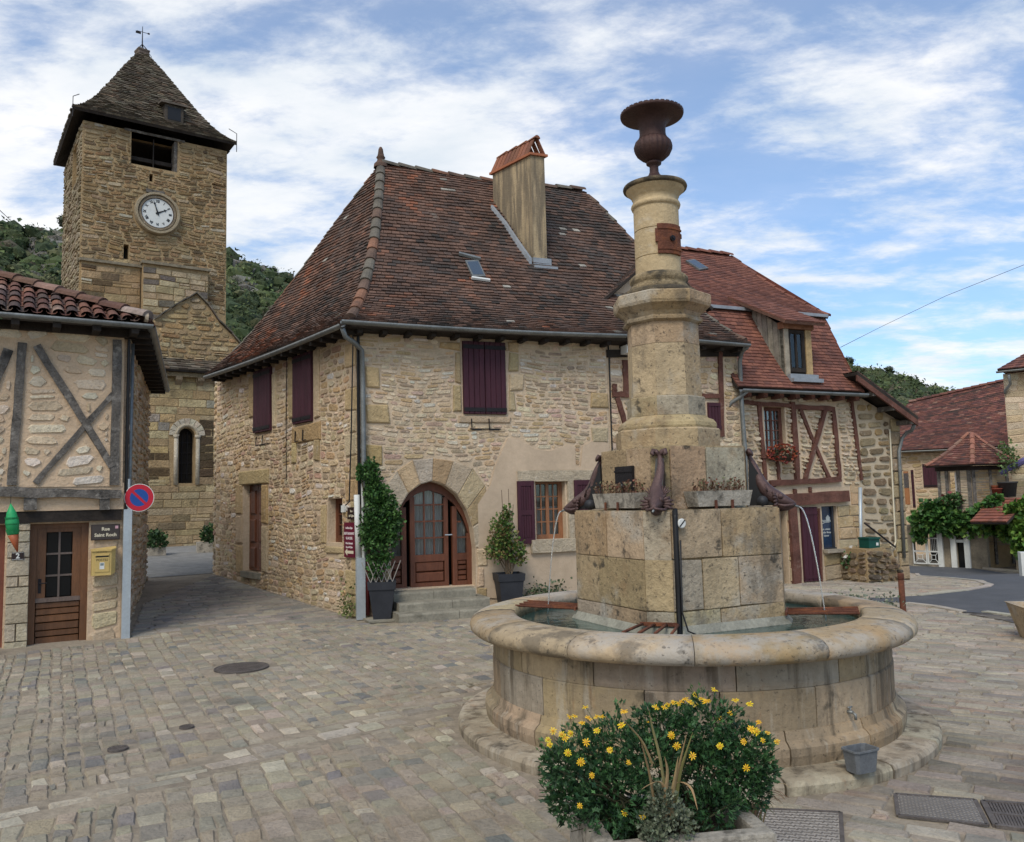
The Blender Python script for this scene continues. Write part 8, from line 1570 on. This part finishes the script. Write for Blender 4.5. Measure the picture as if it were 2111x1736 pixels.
# right edge house
hF_ = atY(2086, 1000, 36); PF = Plane(hF_, -40); HF = thing('edge_stone_house', PF.w(1, -1, 0), 'tall cream stone house cut off by the right edge, with a hipped brown roof', 'house'); zF = PF.px(2100, 768)[1]; outF = [(0, -3), (4, -3), (4, zF), (0, zF)]; wF = fix_normals(ob('front_wall', slab(PF, outF, [], -.5, 0), m_mortar, HF)); SF = []
stonework(PF, region(outF), 0, 2.2, PF.px(2100, 1060)[1], zF, (.22, .34), (.35, .7), [((.50, .40, .25), 3), ((.55, .46, .33), 2)], r6, wF, SF, flat=True, gap=.03); emit('ashlar_stone', SF, m_stone, HF, 120)
m = MB(); PFs = Plane(PF.w(0, 0, 0), 50); PFs.N = -PF.U; m.pbox(PFs, .5, 6, -3, zF, -.3, 0, (1, 1, 1)); ob('side_wall', m, m_mortar, HF)
f0, f1 = PF.hit(2056, 762, .6), PF.w(5, PF.hit(2056, 762, .6)[2], .6); fa = PF.w(3, f0[2]+2.4, -3.2); Lf2 = lambda s: lerp(f0, fa, s); Rf2 = lambda s: lerp(f1, fa+PF.U*2, s); rfF = ob('hip_roof', deck(Lf2, Rf2, 6), m_dark, HF); k = MB(); f3 = f0-PF.N*7
for _, q in tiles(Lf2, Rf2, 20, .2, col_e, r6, th=.03)+tiles(lambda s: lerp(f3, fa, s), Lf2, 20, .2, col_e, r6, th=.03): b = len(k.v); k.v += q.v; k.f += [tuple(i+b for i in f) for f in q.f]; k.c += q.c
ob('hip_roof_tiles', k, m_tile, HF, kind='stuff'); ob('gutter', gutter(f0-np.array([0, 0, .08])-PF.U*.05, f1-np.array([0, 0, .08]), .08), m_zinc, HF, True)
m = MB(); m.tube([PF.w(.3, zF-.1, .5), PF.w(.3, zF-.5, .3), PF.w(.05, zF-.75, .1), PF.w(.05, zF-.9, .1)], .06, 6); ob('gutter_elbow', m, m_zinc, HF, True)
m = MB(); m.tube([PF.hit(2062, 975, .9), PF.hit(2111, 950, .9), PF.hit(2180, 925, .9)], [.10, .14, .16], 8); o = ob('furled_awning', m, M('purple blue canvas', (.12, .11, .26), rough=.8, var=.3, bump=.3), None); tagit(o, 'rolled purple-blue awning sticking out at the right edge', 'awning')
# gallery pavilion with pyramid roof
pc = atY(2003, 1000, 35.5); PV1 = Plane(pc, -58); PV2 = Plane(pc, 14); PV = thing('gallery_pavilion', pc, 'small half-timbered gallery pavilion with a pyramid tiled roof and hanging plants', 'pavilion'); zv1 = PV1.px(2003, 968)[1]; zv0 = -3; a0_ = PV1.px(1934, 1000)[0]; b0_ = PV2.px(2079, 1000)[0]; print('pavilion', a0_, b0_, zv1)
m = MB(); wv = PV1.rect(1954, 974, 1978, 1052); fix_normals(ob('left_wall', slab(PV1, [(a0_, zv0), (0, zv0), (0, zv1), (a0_, zv1)], [rpoly(*wv)], -.15, 0), m_mortar, PV)); SV = []
wpar = [c for c in PV.children][0]; stonework(PV1, region([(a0_, -1.2), (0, -1.2), (0, zv1), (a0_, zv1)], [rpoly(wv[0]-.1, wv[1]+.1, wv[2], wv[3])]), a0_, 0, -.9, zv1, (.09, .13), (.2, .42), [((.50, .43, .32), 3), ((.44, .37, .27), 2)], r6, wpar, SV, flat=True, gap=.03, bulge=.02)
o = fix_normals(ob('right_wall', slab(PV2, [(0, zv0), (b0_, zv0), (b0_, zv1), (0, zv1)], [], -.15, -.0), m_mortar_y, PV)); stonework(PV2, region(rpoly(0, b0_, -1, zv1)), 0, b0_, -.6, zv1, (.10, .14), (.2, .45), [((.30, .25, .18), 3), ((.26, .215, .155), 2)], r6, o, SV, flat=True, gap=.03, bulge=.015); emit('thin_brick', SV, m_stone, PV, 200)  # right wall: stone and mortar colours darkened to paint in its shaded side
for P_, u, w in ((PV1, a0_+.07, .14), (PV1, wv[0]-.06, .14), (PV1, wv[1]+.06, .14), (PV1, -.08, .16), (PV2, .10, .16), (PV2, PV2.px(2042, 1000)[0], .13), (PV2, b0_-.07, .14)): m = MB(); m.pbox(P_, u-w/2, u+w/2, -1.4, zv1, .0, .05); ob('post', m, m_timber_g, PV)
for P_, a, b in ((PV1, a0_-.05, .05), (PV2, -.05, b0_+.05)): m = MB(); m.pbox(P_, a, b, zv1-.02, zv1+.16, -.1, .08); ob('top_plate', m, m_dark, PV)
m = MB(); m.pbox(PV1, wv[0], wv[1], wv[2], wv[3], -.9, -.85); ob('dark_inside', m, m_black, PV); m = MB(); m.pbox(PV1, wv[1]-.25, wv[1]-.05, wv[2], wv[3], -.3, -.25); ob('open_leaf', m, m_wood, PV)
zve = zv1+.22; cA, cB, cC_ = PV1.w(a0_-.25, zve, .45), pc*np.array([1, 1, 0])+(PV1.N+PV2.N)*.42+np.array([0, 0, zve]), PV2.w(b0_+.3, zve, .45); pk = atY(1996, 893, 36.8); pk2 = atY(2004, 893, 36.6); pv_ = lambda q: q*(1-.35*(1-q)); H_ = lambda e, a: (lambda s: np.append(lerp(e, a, s)[:2], e[2]+(a[2]-e[2])*pv_(s))); vp = []
rv1 = ob('pyramid_roof', deck(H_(cA, pk), H_(cB, pk2), 6), m_dark, PV); vp += tiles(H_(cA, pk), H_(cB, pk2), 15, .22, col_e, r6, par=rv1, th=.035); rv2 = ob('pyramid_roof', deck(H_(cB, pk2), H_(cC_, pk2), 6), m_dark, PV); vp += tiles(H_(cB, pk2), H_(cC_, pk2), 15, .22, col_e, r6, par=rv2, th=.035)
cc = lambda p, r: pal(r, [((.28, .13, .09), 2), ((.2, .12, .09), 1)])
for e in (cA, cB, cC_): vp += ridge_caps([H_(e, pk2 if e is not cA else pk)(s) for s in np.linspace(0, 1, 8)], .10, .36, cc, r6, rv1)
emit('pavilion_tile', vp, m_tile, PV, 290)
flowers('green plants trailing from the pavilion window', PV1.hit(1966, 1032, .25), (.45, .3, .3), 420, greens((.03, .08, .02), (.05, .11, .03)), greens((.2, .05, .05)), 14, .12)
p = PV2.hit(2057, 1006, .2); m = MB(); m.lathe(p-np.array([0, 0, .25]), [(0, 0), (.12, .02), (.25, .3), (.26, .36), (.2, .36)], 12, col=(.28, .08, .04)); o = ob('hanging_pot', m, m_tile3, None, True); tagit(o, 'terracotta pot hanging on the right face of the pavilion', 'flower pot')
# gallery deck, small tiled awning roof, pots on it
rA_, rB_ = atY(2000, 1076, 33.0), atY(2075, 1076, 31.0); rC_, rD_ = atY(2046, 1026, 35.2), atY(2125, 1026, 33.4); La, Ra = (lambda s: lerp(rA_, rC_, s)), (lambda s: lerp(rB_, rD_, s)); AW = thing('lean_to_roof', rA_, 'small red tiled lean-to roof sloping below the pavilion', 'roof'); ob('roof_deck', deck(La, Ra, 4, .1), m_dark, AW); emit('lean_to_tile', [(AW, q[1]) for q in tiles(La, Ra, 9, .24, lambda p, r: pal(r, [((.24, .085, .055), 3), ((.18, .07, .05), 2)]), r6, th=.04)], m_tile3, AW, 250)
for x, y, w, c, lab in ((2079, 1022, .36, (.05, .05, .05), 'large dark pot with a small tree on the gallery by the right house'), (2056, 1022, .2, (.2, .05, .03), 'red-brown trough on the gallery beside the dark pot')):
    p = atY(x, y, 35); T = thing('gallery_pot', p, lab, 'flower pot'); m = MB(); m.lathe(p-np.array([0, 0, .05]), [(0, 0), (w*.75, 0), (w, w*1.6), (w*1.08, w*1.6), (w*1.08, w*1.8), (w*.9, w*1.8), (0, w*1.7)], 14, col=c); ob('pot_body', m, m_stem, T, True)
    if w > .3: m = MB(); q_ = p+np.array([.1, 0, 1.6]); leafs(m, clump(q_, (.45, .4, .8), 300, r6, .2), .11, greens((.07, .12, .04), (.1, .15, .05)), r6, ctr=q_); ob('foliage', m, m_leaf, T, kind='stuff')
# retaining wall with garage, white posts and gate
L6 = lambda x, y, d=0: PGr.px(x, y, d); zG = lambda u: g(*(PGr.w(u, 0, 0)[:2])); RW = thing('garage_wall', PGr.w(2, 0, 0), 'grey-brown rendered retaining wall with a dark garage opening under the greenery', 'wall'); zz_ = L6(2020, 1092)[1]; ug0_, ug1_ = L6(2035, 1130)[0], L6(2092, 1130)[0]
pz = [(L6(1878, 1100)[0]-.5, -4), (L6(2200, 1100)[0], -4), (L6(2200, 1100)[0], zz_+.15), (L6(1878, 1100)[0]-.5, zz_+.15)]
fix_normals(ob('rendered_wall', slab(PGr, pz, [[(ug0_, -3.9), (ug1_, -3.9), (ug1_, zz_-.2), (ug0_, zz_-.2)], [(L6(1880, 1100)[0], -3.9), (L6(1938, 1100)[0], -3.9), (L6(1938, 1100)[0], zz_-.05), (L6(1880, 1100)[0], zz_-.05)], [(L6(1971, 1100)[0], -3.9), (L6(1991, 1100)[0], -3.9), (L6(1991, 1100)[0], zz_-.05), (L6(1971, 1100)[0], zz_-.05)]], -.25, 0), M('grey brown render', (.24, .20, .145), rough=.95, var=.3, scale=1.5, bump=.3, spots=(((.1, .085, .065), 1.2, .5, .7, .6),)), RW))
m = MB(); m.pbox(PGr, pz[0][0], pz[1][0], -4, zz_+.2, -3.2, -3.0); m.pbox(PGr, pz[0][0], pz[1][0], zz_, zz_+.15, -3.2, -.25); ob('garage_depth', m, m_dark, RW)
m = MB(); m.pbox(PGr, L6(1971, 1100)[0], L6(1991, 1100)[0], -3.9, lerp(zz_, -1.6, .28), -.12, -.08); ob('dark_door', m, m_glassd, RW)
for x in (1940, 1967, 1995): u = L6(x, 1130)[0]; m = MB(); m.pbox(PGr, u-.11, u+.11, zG(u)-.1, zz_+.02, -.02, .10); ob('white_post', m, m_white, RW)
m = MB(); u0, u1 = L6(1971, 1110)[0], L6(1991, 1110)[0]; z = L6(1980, 1115)[1]; m.pbox(PGr, u0, u1, z-.07, z+.05, -.02, .05); ob('white_lintel', m, m_white, RW)
GT = thing('iron_gate', PGr.w(L6(1908, 1150)[0], -1, .1), 'white painted double gate with diamond pattern left of the garage', 'gate'); ga, gb_, gm_ = L6(1882, 1130, .1)[0], L6(1936, 1130, .1)[0], L6(1911, 1130, .1)[0]; gz0, gz1 = L6(1890, 1162, .1)[1], L6(1890, 1108, .1)[1]
for a, b in ((ga, gm_-.01), (gm_+.01, gb_)):
    m = MB(); P_ = PGr.off(.1); f = .05; zm_ = lerp(gz0, gz1, .48)
    for q in ((a, a+f, gz0, gz1), (b-f, b, gz0, gz1), (a+f, b-f, gz1-f, gz1), (a+f, b-f, zm_-.03, zm_+.03), (a+f, b-f, gz0, gz0+f)): m.pbox(P_, *q, -.02, .02)
    L_ = ob('gate_leaf', m, m_white, GT); m = MB(); c = ((a+b)/2, (gz0+f+zm_)/2); hw, hh = (b-a)*.17, (zm_-gz0)*.17
    for sx, sy in ((-1, -1), (1, -1), (1, 1), (-1, 1)): m.tube([P_.w(c[0]+sx*hw, c[1]+sy*hh, 0), P_.w(a+f if sx < 0 else b-f, gz0+f if sy < 0 else zm_, 0)], .014, 4)
    for s0_, s1_ in (((-1, -1), (1, -1)), ((1, -1), (1, 1)), ((1, 1), (-1, 1)), ((-1, 1), (-1, -1))): m.tube([P_.w(c[0]+s0_[0]*hw, c[1]+s0_[1]*hh, 0), P_.w(c[0]+s1_[0]*hw, c[1]+s1_[1]*hh, 0)], .014, 4)
    ob('diamond_pattern', m, m_white, L_)
    m = MB(); [m.tube([P_.w(lerp(a, b, t), zm_, -.01), P_.w(lerp(a, b, t), gz1, -.01)], .008, 4) for t in (.2, .35, .5, .65, .8)]; ob('gate_bars', m, m_white, L_)
c = gh(2112, 1187); m = MB(); Pq = Plane(c, -20); m.pbox(Pq, -.05, 1.2, c[2]-.1, c[2]+.66, -.4, .0, (.7, .7, .7)); o = ob('white_planter', m, m_white, None); tagit(o, 'whitewashed block planter at the right end of the garage wall', 'planter')
# vines
def vine(lab, pts_, Y0, n, size, cols):
    m = MB()
    for x, y, rx, ry in pts_:
        c = atY(x, y, Y0(x) if callable(Y0) else Y0); s = c[1]/FPX; leafs(m, clump(c, (rx*s, min(rx, ry)*s*1.3, ry*s), int(n*rx*ry/300), r6, .25), size, cols, r6, ctr=c, up=.0)
    o = ob('climbing_vine', m, m_leaf, None); tagit(o, lab, 'vine'); return o
Yw = lambda x: float(np.interp(x, [1880, 2000, 2111], [gb0[1], gh(2000, 1171)[1], gh(2111, 1181)[1]]))-.3
vine('big-leaved green vine hanging over the gate and white posts', [(1930, 1050, 30, 20), (1950, 1065, 26, 20), (1900, 1075, 18, 22), (1978, 1072, 24, 18), (2005, 1075, 18, 14), (1960, 1090, 26, 14), (1920, 1085, 22, 16), (1895, 1100, 12, 22), (2025, 1052, 16, 12), (2042, 1040, 15, 10), (2052, 1030, 12, 8), (2012, 1062, 14, 10)], Yw, 210, .21, greens((.035, .10, .02), (.06, .15, .03), (.02, .06, .014), (.09, .17, .035)))
vine('yellow-green creeper spilling over the garage opening at the right edge', [(2055, 1085, 26, 15), (2085, 1095, 24, 22), (2100, 1060, 24, 26), (2115, 1100, 24, 34), (2030, 1088, 20, 12), (2070, 1070, 20, 14), (2105, 1130, 14, 16), (2125, 1040, 20, 20), (1995, 1098, 12, 8)], Yw, 210, .21, greens((.06, .14, .02), (.10, .20, .03), (.03, .08, .015), (.14, .22, .04)))
# overhead wires
m = MB(); pts_ = [P3.hit(1733, 716, -.5), atY(1820, 672, 30), atY(1950, 610, 27), atY(2111, 546, 24), atY(2300, 470, 22)]; m.tube(pts_, .007, 4); o = ob('overhead_cable', m, m_black, None); tagit(o, 'single thin cable crossing the sky from the mansard roof to the right edge', 'cable')
m = MB(); m.tube([atY(-60, 410, 30), atY(0, 434, 32), atY(30, 462, 60)], .02, 4); o = ob('overhead_cable', m, m_black, None); tagit(o, 'short piece of thin cable against the sky at the left edge', 'cable')
print('done', time.time()-T0, len(bpy.data.objects), sum(len(o.data.polygons) for o in bpy.data.objects if o.type == 'MESH'))
